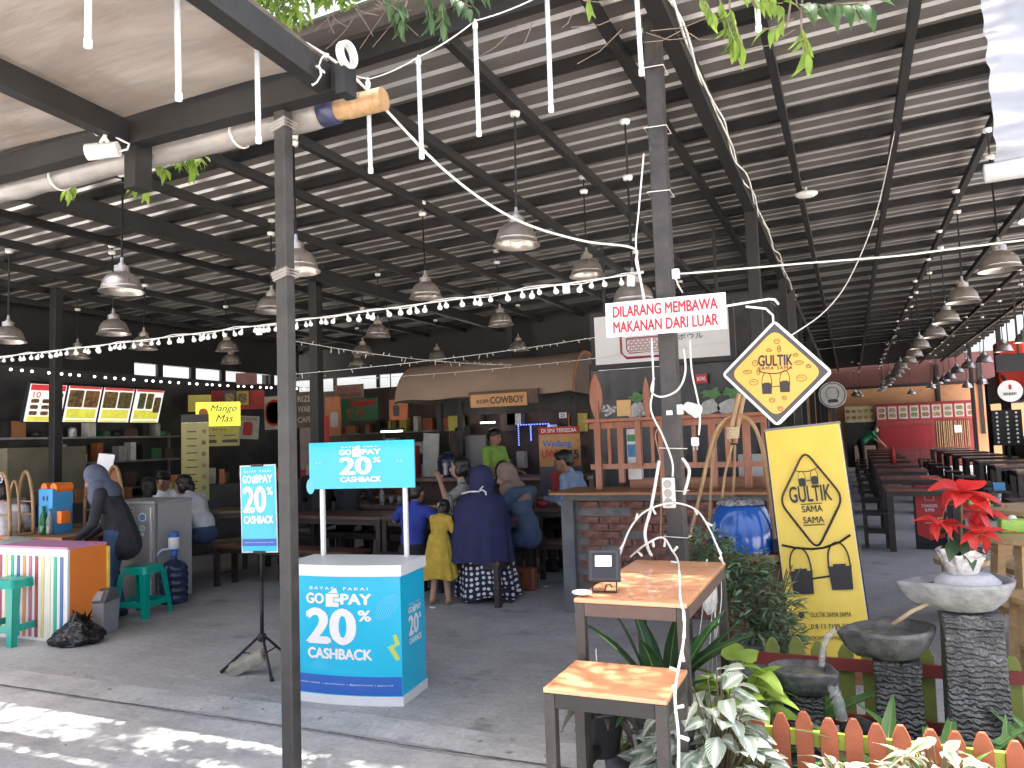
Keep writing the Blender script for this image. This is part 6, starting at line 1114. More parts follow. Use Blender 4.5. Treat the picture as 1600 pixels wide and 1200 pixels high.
MB().box((-.98, .12, 1.32), (.24, .02, .6), R=Matrix.Rotation(.06, 3, 'Y')).obj('grey_board', M_PGREY, kc); MB().box((-.48, .5, 1.35), (.36, .05, .44)).obj('grey_board', mat('mid_grey_board', (.22, .22, .23), .6), kc); MB().box((-1.28, .1, 1.24), (.2, .12, .44)).obj('red_case', M_PRED, kc)
M_FLUO = mat('fluorescent_tube', (1, 1, .98), .5, var=0, emit=2.5); MB().box((-.42, .8, 1.75), (.22, .03, .02)).obj('fluorescent_tube', M_FLUO, kc)
fl_ = thing('fluorescent_lamp', 'white fluorescent strip glowing behind the cyan header board', 'lamp', at_y(612, 674, 9.9)); MB().box((0, 0, 0), (.36, .03, .02)).obj('tube', M_FLUO, fl_); MB().box((0, 0, .03), (.4, .05, .03)).obj('fitting', M_BLACK, fl_); MB().bar((0, 0, .04), (0, 0, zr(fl_.location.x) - fl_.location.z - .2), .012, .012).obj('hanger', M_BLACK, fl_)
# wedang banner
M_PASTEL = mat('banner_gradient_print', (.50, .07, .06), .55, var=.1, scale=1.6, col2=(.55, .42, .10)); wd = thing('drink_banner', 'roll up banner advertising herbal drink in blue and red lettering', 'banner', (-3.17, 8.6, 0))
plate(wd, 'vinyl_sheet', (0, 0, .95), UX, UZ, .52, 1.36, M_PASTEL, .004); plate(wd, 'header', (0, 0, 1.585), UX, UZ, .52, .09, M_PRED, .001, .005); lettering(wd, 'DI SINI TERSEDIA', (0, -.006, 1.585), UX, UZ, M_WHITEP, .44, .045, .02); lettering(wd, 'Wedang', (-.03, -.006, 1.42), UX, UZ, M_BLUEP, .36, .10, .03); lettering(wd, 'UWUH', (-.06, -.006, 1.315), UX, UZ, mat('red_print_ink', (.5, .02, .03), .5), .33, .085, .02); lettering(wd, '75', (.17, -.006, 1.30), UX, UZ, M_DBLUE, .13, .10, .02)
plate(wd, 'lower_print', (0, 0, .72), UX, UZ, .52, .88, mat('dusk_purple_print', (.10, .085, .10), .55, var=.4, scale=3), .001, .005); plate(wd, 'cup_print', (-.03, 0, .95), UX, UZ, 0, 0, MATS['poster_red'], .001, .007, poly=[(-.07, -.16), (.07, -.16), (.10, .14), (-.10, .14)]); lettering(wd, 'Teh\nRempah\nAsam Jawa', (-.12, -.009, .78), UX, UZ, M_WHITEP, .24, .20, .0); MB().box((0, .03, .03), (.56, .14, .06)).obj('base_cassette', M_BLACK, wd); MB().bar((0, .03, .06), (0, .02, 1.63), .02, .02).obj('pole', M_BLACK, wd)
# black tarpaulin stall behind the rack
bst = thing('bowl_stall', 'black tarpaulin stall front printed with rice bowls and leaves', 'stall', (-1.75, 8.15, 0)); MB().grid(lambda u, v: Vector((-.85 + 1.75 * u, .02 * math.sin(u * 30) + .01 * mnoise.noise(Vector((u * 4, v * 6, 0))), .9 + 1.32 * v)), 50, 20).obj('tarpaulin', mat('black_print_tarp', (.03, .03, .035), .4, var=.3), bst, smooth=True)
M_RICE = mat('rice_print', (.45, .45, .44), .6, var=.2, scale=20); M_LEAFP = mat('lettuce_print', (.08, .2, .07), .6, var=.4, scale=25)
for x, z in ((-.35, 1.86), (.42, 1.86), (.62, 1.86)): plate(bst, 'rice_bowl_print', (x, -.03, z - .10), UX, UZ, 0, 0, M_RICE, .002, poly=[((.10 + .02 * math.sin(3 * a + x * 7)) * math.cos(a), (.085 + .02 * math.sin(2 * a + x)) * math.sin(a)) for a in [k * math.pi / 12 for k in range(24)]]); plate(bst, 'leaf_print', (x + .04, -.034, z + .04), UX, UZ, 0, 0, M_LEAFP, .002, poly=[((.11 + .025 * math.sin(7 * a)) * math.cos(a), (.05 + .018 * math.sin(5 * a + x * 5)) * math.sin(a)) for a in [k * math.pi / 16 for k in range(32)]])
for x, z in ((.36, 2.06), (.62, 1.5)): plate(bst, 'red_stamp', (x, -.03, z), UX, UZ, .12, .10, M_PRED, .002); lettering(bst, 'BOWL', (x, -.033, z), UX, UZ, M_WHITEP, .09, .04, .02)
for x in (-.85, .9): MB().box((x, .05, 1.15), (.06, .06, 2.3)).obj('stall_post', M_STEEL, bst)
MB().box((0, .2, .45), (1.7, .5, .9)).obj('counter', M_WALLD, bst)
rs = thing('round_sign', 'round grey logo sign on a post behind the yellow banner', 'sign', at_y(1301, 617, 10.8)); MB().lathe([(0, -.03), (.16, -.03), (.17, -.02), (.17, .03), (0, .03)], n=36).obj('disc', M_PGREY, rs, rot=(RAD(90), 0, 0)); outl(rs, ring(0, 0, .15, 1, 30), Vector((0, -.035, 0)), UX, UZ, M_INK, .004, 'ring_print'); plate(rs, 'bowl_print', (0, -.03, -.08), UX, UZ, .12, .04, M_INK, .002); outl(rs, ring(0, .02, .08, 1.0, 14), Vector((0, -.035, 0)), UX, UZ, M_INK, .003, 'jar_print'); MB().box((.0, .06, -.95), (.05, .05, 1.94)).obj('post', M_STEEL, rs)
# ---------------------------------------------------------------- dining tables and benches, left hall
def table(label, loc, L, W, H, top=M_DWOOD, rz=0.0, group='dark dining tables in the left hall', name='dining_table', legw=.055):
    t = thing(name, label, 'table', loc, rz, group); n = 3
    for k in range(n): MB().box((0, -W / 2 + W / n * (k + .5), H - .0175), (L, W / n - .004, .035)).obj('plank', top, t, bevel=.003)
    MB().box((0, 0, H - .065), (L - .06, W - .08, .055)).obj('frame_rail', M_DWOODB, t)
    for sx in (-1, 1):
        for sy in (-1, 1): MB().box((sx * (L / 2 - .05), sy * (W / 2 - .05), (H - .037) / 2), (legw, legw, H - .037)).obj('leg', M_DWOODB, t)
    for sx in (-1, 1): MB().box((sx * (L / 2 - .05), 0, .16), (.04, W - .15, .04)).obj('stretcher', M_DWOODB, t)
    return t
def bench(label, loc, L, W=.30, rz=0.0, H=.45, group='dark benches in the left hall', top=M_DWOOD):
    t = thing('bench', label, 'bench', loc, rz, group)
    for k in (-1, 1): MB().box((0, k * W / 4, H - .016), (L, W / 2 - .004, .032)).obj('seat_plank', top, t, bevel=.003)
    MB().box((0, 0, H - .055), (L - .05, W - .06, .045)).obj('frame_rail', M_DWOODB, t)
    for sx in (-1, 1):
        for sy in (-1, 1): MB().box((sx * (L / 2 - .04), sy * (W / 2 - .03), (H - .034) / 2), (.05, .05, H - .034)).obj('leg', M_DWOODB, t)
        MB().box((sx * (L / 2 - .04), 0, .13), (.035, W - .1, .035)).obj('stretcher', M_DWOODB, t)
    return t
bench('bench the woman in navy sits on', (-3.68, 6.52, 0), 1.50, .28, RAD(-5), .41); table('table in front of the woman in navy', (-3.78, 7.08, 0), 1.5, .62, .74, rz=RAD(-5)); bench('bench on the far side of the table facing the woman in navy', (-3.80, 7.66, 0), 1.5, .28, RAD(-5))
table('table behind the cyan promo counter', (-5.25, 7.2, 0), 1.5, .62, .74, rz=RAD(-5)); bench('bench along the table behind the cyan promo counter', (-5.5, 6.55, 0), 2.0, .30, RAD(-6)); bench('far bench behind the promo counter table', (-5.3, 7.85, 0), 1.6, .28, RAD(-5)); table('table at which the dark jacketed diner sits', (-5.1, 8.35, 0), 1.7, .6, .74)
table('table with the white bowl before the drink banner', (-2.95, 8.1, 0), 1.15, .6, .74); bench('low bench beside the white bowl table', (-2.85, 7.5, 0), .8, .28); table('table between the fridge and the tripod poster', (-7.6, 7.3, 0), 1.3, .6, .74, rz=RAD(42)); bench('bench under the woman in white blouse', (-7.05, 6.95, 0), 1.3, .28, RAD(42)); bench('empty bench left of the tripod poster', (-6.3, 7.9, 0), 1.2, .28)
def tabletop_thing(name, label, cat, prof, m, loc, n=16): return tag(MB().lathe(prof, n=n).obj(name, m, smooth=True, loc=loc), label, cat)
M_CLEARG = mat('clear_plastic_bottle', (.62, .66, .66), .08, var=0, trans=.7); BOT = [(0, 0), (.03, 0), (.032, .02), (.03, .08), (.032, .13), (.026, .165), (.012, .19), (.012, .21), (0, .21)]; GLS = [(0, 0), (.028, 0), (.034, .11), (.031, .11), (.026, .008), (0, .008)]; BOWLP = [(0, 0), (.035, 0), (.05, .012), (.085, .055), (.08, .055), (.045, .015), (0, .012)]
for px, Y, pr, m_, nm, lb, ct in ((597, 8.2, BOT, M_CLEARG, 'water_bottle', 'clear water bottle under the cyan header board', 'bottle'), (612, 8.2, GLS, M_CLEARG, 'glass', 'drinking glass nearest the clear bottle', 'glass'), (624, 8.2, GLS, M_CLEARG, 'glass', 'drinking glass beside the white header support', 'glass'), (704, 7.05, BOT, M_CLEARG, 'water_bottle', 'small water bottle before the drinking woman', 'bottle'), (880, 8.05, BOWLP, M_WHITE, 'bowl', 'white bowl on the table before the man in light blue', 'bowl'), (846, 8.0, BOWLP, M_PRED, 'dish', 'small red dish on the white bowl table', 'dish'), (795, 7.1, BOWLP, M_WHITE, 'bowl', 'white bowl before the girl in denim', 'bowl')):
    q = at_y(px, 780, Y); tabletop_thing(nm, lb, ct, pr, m_, (q.x, Y, .742))
tabletop_thing('plastic_cup', 'clear plastic cup lying on the floor near the sandals', 'cup', GLS, M_CLEARG, at_z(718, 935, 0) + Vector((0, 0, 0.004)))
for px, py, lb in ((676, 951, 'scrap of white tissue on the floor beside the promo counter'), (885, 912, 'scrap of paper on floor right of the bench'), (852, 918, 'tiny paper scrap near the bench leg')): tag(MB().ball((0, 0, 0), (.035, .02, .008), 9, 5).obj('paper_scrap', MATS['tissue'], smooth=True, loc=at_z(px, py, 0) + Vector((0, 0, .011))), lb, 'paper')
tag(MB().box((0, 0, 0), (.24, .12, .22)).obj('handbag', mat('tan_leather', (.24, .075, .035), .45, var=.2), loc=at_z(810, 925, 0) + Vector((0.03, .1, .115)), bevel=.02), 'tan leather handbag standing beside the bench leg', 'handbag')

# ---------------------------------------------------------------- clutter along the dark left wall and rear wall
rk_ = thing('wall_rack', 'metal wall rack crowded with kitchenware under the menu panels', 'rack', (-9.45, 6.9, 0))
for z in (1.0, 1.38, 1.72): MB().box((0, 0, z), (.22, 3.6, .025)).obj('shelf', M_STEELS, rk_)
for y in (-1.75, 0, 1.75): MB().box((-.06, y, .9), (.03, .03, 1.75)).obj('upright', M_STEELS, rk_)
KIT = (M_PGREY, M_WALLB, M_PBLK, M_STEELS, M_PYEL, M_PORNG, MATS['hardboard'], M_DIRTYW, M_PGREEN)
for z in (1.013, 1.393, 1.733):
    y = -1.65
    while y < 1.65:
        w_ = random.uniform(.07, .2); h_ = random.uniform(.07, .26)
        if random.random() < .45: MB().lathe([(0, 0), (w_ * .42, 0), (w_ * .45, h_ * .8), (w_ * .2, h_), (0, h_)], n=12).obj('jar', random.choice(KIT), rk_, smooth=True, loc=(0, y, z))
        else: MB().box((0, y, z + h_ / 2), (.14, w_, h_)).obj('carton', random.choice(KIT), rk_)
        y += w_ + random.uniform(.02, .14)
rk2 = thing('wall_rack', 'rear wall rack of crockery behind the dining tables', 'rack', (-7.3, 12.2, 0))
for z in (.9, 1.3, 1.7): MB().box((0, 0, z), (4.2, .22, .025)).obj('shelf', M_STEELS, rk2)
for x in (-2.05, -.7, .7, 2.05): MB().box((x, .06, .9), (.03, .03, 1.75)).obj('upright', M_STEELS, rk2)
for z in (.913, 1.313, 1.713):
    x = -1.95
    while x < 1.95:
        w_ = random.uniform(.08, .24); h_ = random.uniform(.08, .3); MB().box((x, 0, z + h_ / 2), (w_, .14, h_)).obj('carton', random.choice(KIT), rk2); x += w_ + random.uniform(.02, .2)
# ---------------------------------------------------------------- right aisle: tables, stools, stalls
M_TOPR = mat('red_brown_tabletop', (.15, .06, .045), .35, var=.15, scale=4, stretch=(1, 6, 1), coat=.15)
ys = [10.6, 12.7, 14.9, 17.0, 19.2, 21.4, 23.6, 25.8, 28.0]
def stool_w(label, loc, group, H=.45, W=.30):
    t = thing('wooden_stool', label, 'stool', loc, random.uniform(-.08, .08), group); MB().box((0, 0, H - .015), (W, W, .03)).obj('seat', M_DWOODB, t)
    for sx in (-1, 1):
        for sy in (-1, 1): MB().box((sx * (W / 2 - .03), sy * (W / 2 - .03), (H - .03) / 2), (.045, .045, H - .03)).obj('leg', M_DWOODB, t)
    for s_ in (-1, 1): MB().box((0, s_ * (W / 2 - .03), .2), (W - .08, .03, .03)).obj('stretcher', M_DWOODB, t); MB().box((s_ * (W / 2 - .03), 0, .27), (.03, W - .08, .03)).obj('stretcher', M_DWOODB, t)
    return t
tA = table('table nearest the red charger sign in the aisle', (.72, ys[0], 0), .78, .62, .75, M_TOPR, group='red brown tables in the left aisle row', legw=.07); sA = stool_w('stool standing beside the red charger sign', (.22, ys[0] + .1, 0), 'stools along the left aisle tables')
LBA = ['second table of the aisle row behind the red charger sign', 'third table of aisle row behind the red charger sign', 'aisle row table with the red sauce bottle on it'] 
for k, y in enumerate(ys[1:]): dup(tA, (.74 + .012 * k, y, 0), 0, LBA[k] if k < 3 else 'far dark table of the left aisle row before the red stall', 'red brown tables in the left aisle row')
for y in ys[1:]:
    for dx in (-.5, .52): dup(sA, (.74 + dx + random.uniform(-.04, .04), y + random.uniform(-.1, .1), 0), random.uniform(-.1, .1), 'dark stool beside a table of the left aisle row')
dup(sA, (1.28, ys[0] + .2, 0), 0, 'dark stool right of the table nearest the red charger sign')
ys2 = [10.4, 12.2, 14.1, 16.0, 17.9, 19.8, 21.7, 23.6, 25.5, 27.4]
tB = table('dark table of the right row nearest the round wooden table', (2.75, ys2[0], 0), 1.0, .72, .75, mat('grey_brown_tabletop', (.14, .10, .085), .35, var=.2, coat=.15), group='tables in the right row', legw=.07)
for y in ys2[1:]: dup(tB, (2.75, y, 0), 0, 'dark table in the long right row beside the side stalls')
for y in ys2:
    for dx, dy in ((-.72, -.18), (-.72, .2)): dup(sA, (2.75 + dx, y + dy, 0), random.uniform(-.1, .1), 'dark stool lined up along the right table row', 'stools along the right row')
q = at_y(1397, 742, 17.0); tabletop_thing('sauce_bottle', 'red sauce bottle on an aisle table', 'bottle', [(0, 0), (.05, 0), (.055, .2), (.03, .28), (.015, .36), (0, .36)], M_PRED, (q.x, 16.9, .752))
# red charger sign
dsn = thing('charger_sign', 'upright red poster stand with white logo before the first aisle table', 'sign stand', at_z(1447, 850, 0) + Vector((.03, -.5, 0)), RAD(0)); MB().box((0, .03, .40), (.34, .05, .80)).obj('frame', M_BLACK, dsn, bevel=.006); plate(dsn, 'poster_print', (0, .005, .45), UX, UZ, 0, 0, mat('bright_red_print', (.55, .03, .03), .4, var=.05), .004, poly=[(-.145, -.27), (0, -.34), (.145, -.30), (.145, .32), (-.145, .32)]); lettering(dsn, 'CHARGER\nSUPER', (0, -.001, .50), UX, UZ, M_WHITEP, .17, .085, .02); outl(dsn, [(-.045, .17), (.03, .17), (.05, .15), (.05, .09), (-.03, .09), (-.045, .105)], Vector((0, -.002, .5)), UX, UZ, M_WHITEP, .005, 'logo_print'); plate(dsn, 'rule_print', (0, .0, .32), UX, UZ, .12, .006, M_WHITEP, .001, .002)
# round wooden table with stools at right
M_PINE = wood('pale_pine', (.52, .33, .15), (.62, .42, .21), 'x', .5)
def rtable(label, loc, r, h, name='round_table', cat='table'):
    t = thing(name, label, cat, loc, random.random()); MB().lathe([(0, h - .04), (r - .005, h - .04), (r, h - .034), (r, h - .005), (r - .006, h), (0, h)], n=36).obj('tabletop' if cat == 'table' else 'seat', M_PINE, t, smooth=True, auto=30)
    for k in range(4): a = k * math.pi / 2 + .4; d = Vector((math.cos(a), math.sin(a), 0)); MB().bar(d * r * .62 + Vector((0, 0, h - .04)), d * r * .78 + Vector((0, 0, .0)), .065, .065).obj('leg', M_PINE, t)
    MB().lathe([(0, h * .30), (r * .66, h * .30), (r * .66, h * .36), (0, h * .36)], n=24).obj('foot_ring', M_PINE, t); return t
rtable('round pine table with a green tissue box nearest the fountain', (1.12, 6.2, 0), .42, .75); rtable('round pine table behind holding the red drink glass', (1.42, 7.7, 0), .45, .78); 
for x, y, lb in ((.98, 5.55, 'round pine stool tucked before the nearest pine table'), (1.35, 5.2, 'round pine stool at the picture edge beside fountain'), (.72, 6.9, 'round pine stool between the two pine tables')): rtable(lb, (x, y, 0), .19, .46, 'round_stool', 'stool')
for px, py, Y, lb in ((1580, 795, 6.2, 'lime green tissue box on the nearest pine table'), (1527, 770, 7.62, 'lime green tissue box on the farther pine table')):
    q = at_y(px, py, Y); t = thing('tissue_box', lb, 'tissue box', (q.x, Y, .752 if Y < 7 else .782), .1); MB().box((0, 0, .045), (.16, .11, .09)).obj('box', mat('lime_plastic_%d' % px, (.36, .62, .10), .4, var=.06), t, bevel=.01); MB().ball((0, 0, .092), (.03, .02, .025), 8, 5).obj('tissue', MATS['tissue'], t, smooth=True)
q = at_y(1557, 770, 7.75); t = thing('drink_glass', 'clear glass of red drink on the farther pine table', 'glass', (q.x, 7.75, .782)); MB().lathe(GLS, n=16).obj('glass', M_CLEARG, t, smooth=True); MB().lathe([(0, .035), (.026, .035), (.028, .09), (0, .09)], n=14).obj('drink', mat('red_syrup', (.6, .02, .03), .2), t, smooth=True)
# far red stall
rsn = thing('red_stall', 'far red painted stall with picture menu and bamboo cladding', 'stall', (1.4, 31.6, 0))
X0, X1 = at_y(1372, 690, 31.6).x - 1.4, at_y(1530, 690, 31.6).x - 1.4; XM = at_y(1462, 680, 31.6).x - 1.4
MB().box(((X0 + X1) / 2, .15, .85), (X1 - X0, .2, 1.7)).obj('front_wall', M_REDP, rsn); MB().box(((X0 + XM) / 2, .03, 1.10), (XM - X0 - .2, .05, .80)).obj('red_panel', M_MENUR if False else mat('red_panel', (.30, .02, .025), .4, var=.1), rsn)
mb = MB(); x = XM + .05
while x < X1 - .25: mb.tube([(x, .02, .68), (x + random.uniform(-.01, .01), .02, 1.62)], random.uniform(.014, .026), 6); x += random.uniform(.05, .075)
stuff(mb.obj('bamboo_cladding', M_BAMBOO, rsn)); mb = MB()
for r in range(7):
    for k in range(int((X1 - X0 - .4) / .3)): mb.box((X0 + .3 + k * .3 + (r % 2) * .14, .035, .08 + r * .075), (.27, .03, .05))
stuff(mb.obj('brick_facing', mat('pinkish_brick', (.30, .09, .08), .8, var=.4, scale=12), rsn))
plate(rsn, 'paper_notice', (X1 - .62, -.0, 1.32), UX, UZ, .22, .26, M_WHITEP, .004)
n = 9; w_ = (X1 - X0) / n
for k in range(n): plate(rsn, 'menu_picture', (X0 + w_ * (k + .5), .0, 1.98), UX, UZ, w_ * .95, .54, M_PRED, .02); plate(rsn, 'picture_panel', (X0 + w_ * (k + .5), .0, 1.98), UX, UZ, w_ * .80, .46, M_PGREY, .004, .021); [plate(rsn, 'dish_print', (X0 + w_ * (k + .5), .0, 1.98 + dz), UX, UZ, w_ * .6, .15, DISH[(k * 2 + j) % 8], .002, .026, .06) for j, dz in enumerate((.1, -.1))]
MB().box(((X0 + X1) / 2, .15, 2.02), (X1 - X0, .1, .62)).obj('menu_backing', M_REDP, rsn)
gs = thing('side_stall', 'dark open stall with beige picture menu beside the red stall', 'stall', (0, 31.7, 0)); a, b = at_y(1323, 690, 31.7).x, at_y(1370, 690, 31.7).x; MB().box(((a + b) / 2, .3, .85), (b - a, .1, 1.7)).obj('shaded_opening_panel', M_PBLK, gs); plate(gs, 'picture_menu', ((a + b) / 2, .1, 1.98), UX, UZ, b - a, .60, mat('beige_menu', (.42, .36, .2), .6, var=.15), .03); [plate(gs, 'dish_print', (a + (b - a) * (c + .5) / 5, .1, 1.98 + (.12 if r else -.12)), UX, UZ, .16, .13, DISH[(c + r) % 8], .002, .032, .05) for r in range(2) for c in range(5)]; MB().box(((a + b) / 2 + .1, -.1, .4), ((b - a) * .7, .3, .8)).obj('counter', mat('plywood_counter', (.42, .28, .16), .6, var=.15), gs)  # stall opening is a solid black panel standing in for interior shade
# stalls along the right
rk = thing('side_kiosk', 'grey timber kiosk with round white logo sign beside the aisle', 'kiosk', (0, 0, 0)); MB().box((4.3, 20.5, 2.35), (1.5, 9, .7)).obj('upper_boarding', mat('weathered_boarding', (.25, .22, .18), .8, var=.35, scale=3, stretch=(1, 4, 1)), rk); MB().box((4.5, 20.5, .55), (1.4, 9, 1.1)).obj('counter', M_BLACK, rk); MB().box((5.2, 20.5, 1.5), (.1, 9, 3)).obj('rear_wall', M_PGREY, rk)
for y in (16.1, 19.0, 22, 25): MB().box((3.55, y, 1.35), (.1, .1, 2.7)).obj('kiosk_post', M_STEEL, rk)
q = at_y(1578, 611, 15.9); MB().lathe([(0, -.03), (.18, -.03), (.19, .03), (0, .03)], n=36).obj('round_sign', M_WHITE, rk, rot=(RAD(90), 0, 0), loc=q); lettering(rk, 'BEBEK', q + Vector((0, -.035, -.05)), UX, UZ, M_INK, .2, .045, .02); plate(rk, 'flame_print', q + Vector((0, -.03, .07)), UX, UZ, .045, .09, M_PRED, .003, rnd=.018); MB().bar(q + Vector((0, .03, .1)), q + Vector((0, .6, .3)), .04, .04).obj('sign_arm', M_STEEL, rk)
lb = thing('bulb_letter_board', 'black board with vertical rows of round bulbs', 'sign', at_y(1574, 668, 18.5)); MB().box((0, 0, 0), (.52, .08, .72)).obj('board', M_BLACK, lb)
for c in (-.18, .0, .16):
    for r in range(8): MB().ball((c, -.06, .30 - r * .085), .024, 8, 5).obj('bulb', M_BULB, lb, smooth=True)
MB().box((0, 0, -.68), (.06, .06, .66)).obj('post', M_STEEL, lb)
for px, lbx in ((1563, 'first pale crate below the bulb letter board'), (1580, 'second pale crate below the bulb letter board')): q = at_z(px, 730, .3); tag(MB().box((0, 0, 0), (.25, .25, .6)).obj('crate', mat('pale_crate_%d' % px, (.48, .42, .33), .6, var=.2), loc=(q.x, q.y, .3), bevel=.01), lbx, 'crate')
lan = thing('red_lantern', 'bright red hanging fabric panel near the side kiosk roof', 'lantern', at_y(1578, 575, 19.0)); MB().box((0, 0, 0), (.5, .5, 1.1), taper=1.0).obj('fabric', mat('bright_red_fabric', (.72, .05, .02), .7, var=.15), lan, bevel=.05); MB().bar((0, 0, .5), (0, 0, 1.3), .02, .02).obj('cord', M_BLACK, lan)
sc = thing('ceiling_screen', 'dark flat screen hung near the side kiosk', 'screen', at_y(1592, 566, 15.5)); MB().box((0, 0, 0), (.7, .06, .30)).obj('panel', M_BLACK, sc, bevel=.01); MB().bar((0, 0, .15), (0, 0, zr(sc.location.x) - sc.location.z - .15), .03, .03).obj('hanger', M_STEEL, sc)
bp2 = at_z(1508, 728, .0); tag(MB().box((0, 0, 0), (.28, .03, .62), R=Matrix.Rotation(-.15, 3, 'X')).obj('blue_poster_board', mat('pale_blue_print', (.35, .42, .6), .5, var=.3, scale=4), loc=(bp2.x, bp2.y - 8, .33)), 'pale blue poster board leaning at the end of right table row', 'board')
tag(MB().box((0, 0, 0), (.16, .12, .12)).obj('blue_box', mat('light_blue_box', (.1, .35, .6), .5), loc=(2.03, 13.92, .512)), 'small light blue box on a right row stool', 'box')
# ---------------------------------------------------------------- people: primitives blended by voxel remesh into one continuous body
def capsule(mb, a, b, ra, rb, n=12):
    a, b = Vector(a), Vector(b); d = (b - a); L = d.length
    if L < 1e-5: return mb.ball(a, ra, n, 8)
    d /= L; pts, rs = [], []
    for t in (-.98, -.8, -.45, 0): pts.append(a + d * ra * t); rs.append(ra * math.sqrt(1 - t * t))
    for t in (0, .45, .8, .98): pts.append(b + d * rb * t); rs.append(rb * math.sqrt(1 - t * t))
    return mb.tube(pts, rs, n)
def blend(name, prims, mats, parent, vox=.012, smooth=3, origin_mats=True):
    """prims: ('c', a, b, ra, rb, mat) or ('e', c, (rx, ry, rz), R, mat)"""
    mb = MB()
    for p in prims:
        if p[0] == 'c': capsule(mb, p[1], p[2], p[3], p[4])
        else: mb.ball(p[1], p[2], 16, 12, p[3])
    me = mb.mesh(name, mats); o = bpy.data.objects.new(name, me); COL.objects.link(o)
    r = o.modifiers.new('r', 'REMESH'); r.mode = 'VOXEL'; r.voxel_size = vox; r.use_smooth_shade = True
    s = o.modifiers.new('s', 'SMOOTH'); s.factor = .5; s.iterations = smooth
    bpy.context.view_layer.update(); out = bpy.data.meshes.new_from_object(o.evaluated_get(bpy.context.evaluated_depsgraph_get())); COL.objects.unlink(o); bpy.data.objects.remove(o)
    out.materials.clear(); [out.materials.append(m) for m in mats]
    if len(mats) > 1:
        idx = []
        for f in out.polygons:
            c = f.center; best, bi = 1e9, 0
            for p in prims:
                if p[0] == 'c':
                    ab = p[2] - p[1]; t = max(0, min(1, (c - p[1]).dot(ab) / max(1e-9, ab.length_squared))); d = (c - (p[1] + ab * t)).length - (p[3] + (p[4] - p[3]) * t)
                else:
                    v = c - p[1]; v = (p[3].transposed() @ v) if p[3] is not None else v; r3 = p[2]; k = math.sqrt((v.x / r3[0]) ** 2 + (v.y / r3[1]) ** 2 + (v.z / r3[2]) ** 2); d = (k - 1) * min(r3)
                if d < best: best, bi = d, p[-1]
            idx.append(bi)
        out.polygons.foreach_set('material_index', idx)
    out.polygons.foreach_set('use_smooth', [True] * len(out.polygons)); out.name = name
    return link(name, out, parent)
SKIN = mat('brown_skin', (.36, .19, .12), .5, var=.08, scale=12); SKIN2 = mat('light_brown_skin', (.48, .28, .19), .5, var=.08, scale=12); HAIR = mat('black_hair', (.012, .010, .010), .38, var=.4, scale=40, stretch=(1, 1, .2), bump=.6, bscale=60)
def cloth(n, c, v=.2, **k): return mat(n, c, .88, var=v, scale=9, bump=1.0, bscale=13, **k)
STAND = dict(pel=(0, 0, .92), wai=(0, .0, 1.06), che=(0, .0, 1.24), nek=(0, -.01, 1.41), hed=(0, .02, 1.535), shL=(-.175, 0, 1.355), shR=(.175, 0, 1.355), elL=(-.215, -.03, 1.08), elR=(.215, -.03, 1.08), wrL=(-.20, .10, .86), wrR=(.20, .10, .86), hiL=(-.09, 0, .88), hiR=(.09, 0, .88), knL=(-.1, .02, .48), knR=(.1, .02, .48), anL=(-.1, -.02, .085), anR=(.1, -.02, .085))
SIT = dict(pel=(0, 0, .55), wai=(0, .02, .68), che=(0, .05, .86), nek=(0, .08, 1.03), hed=(0, .13, 1.15), shL=(-.17, .06, .975), shR=(.17, .06, .975), elL=(-.23, .18, .76), elR=(.23, .18, .76), wrL=(-.15, .42, .77), wrR=(.15, .42, .77), hiL=(-.10, .03, .535), hiR=(.10, .03, .535), knL=(-.12, .42, .50), knR=(.12, .42, .50), anL=(-.12, .38, .085), anR=(.12, .38, .085))
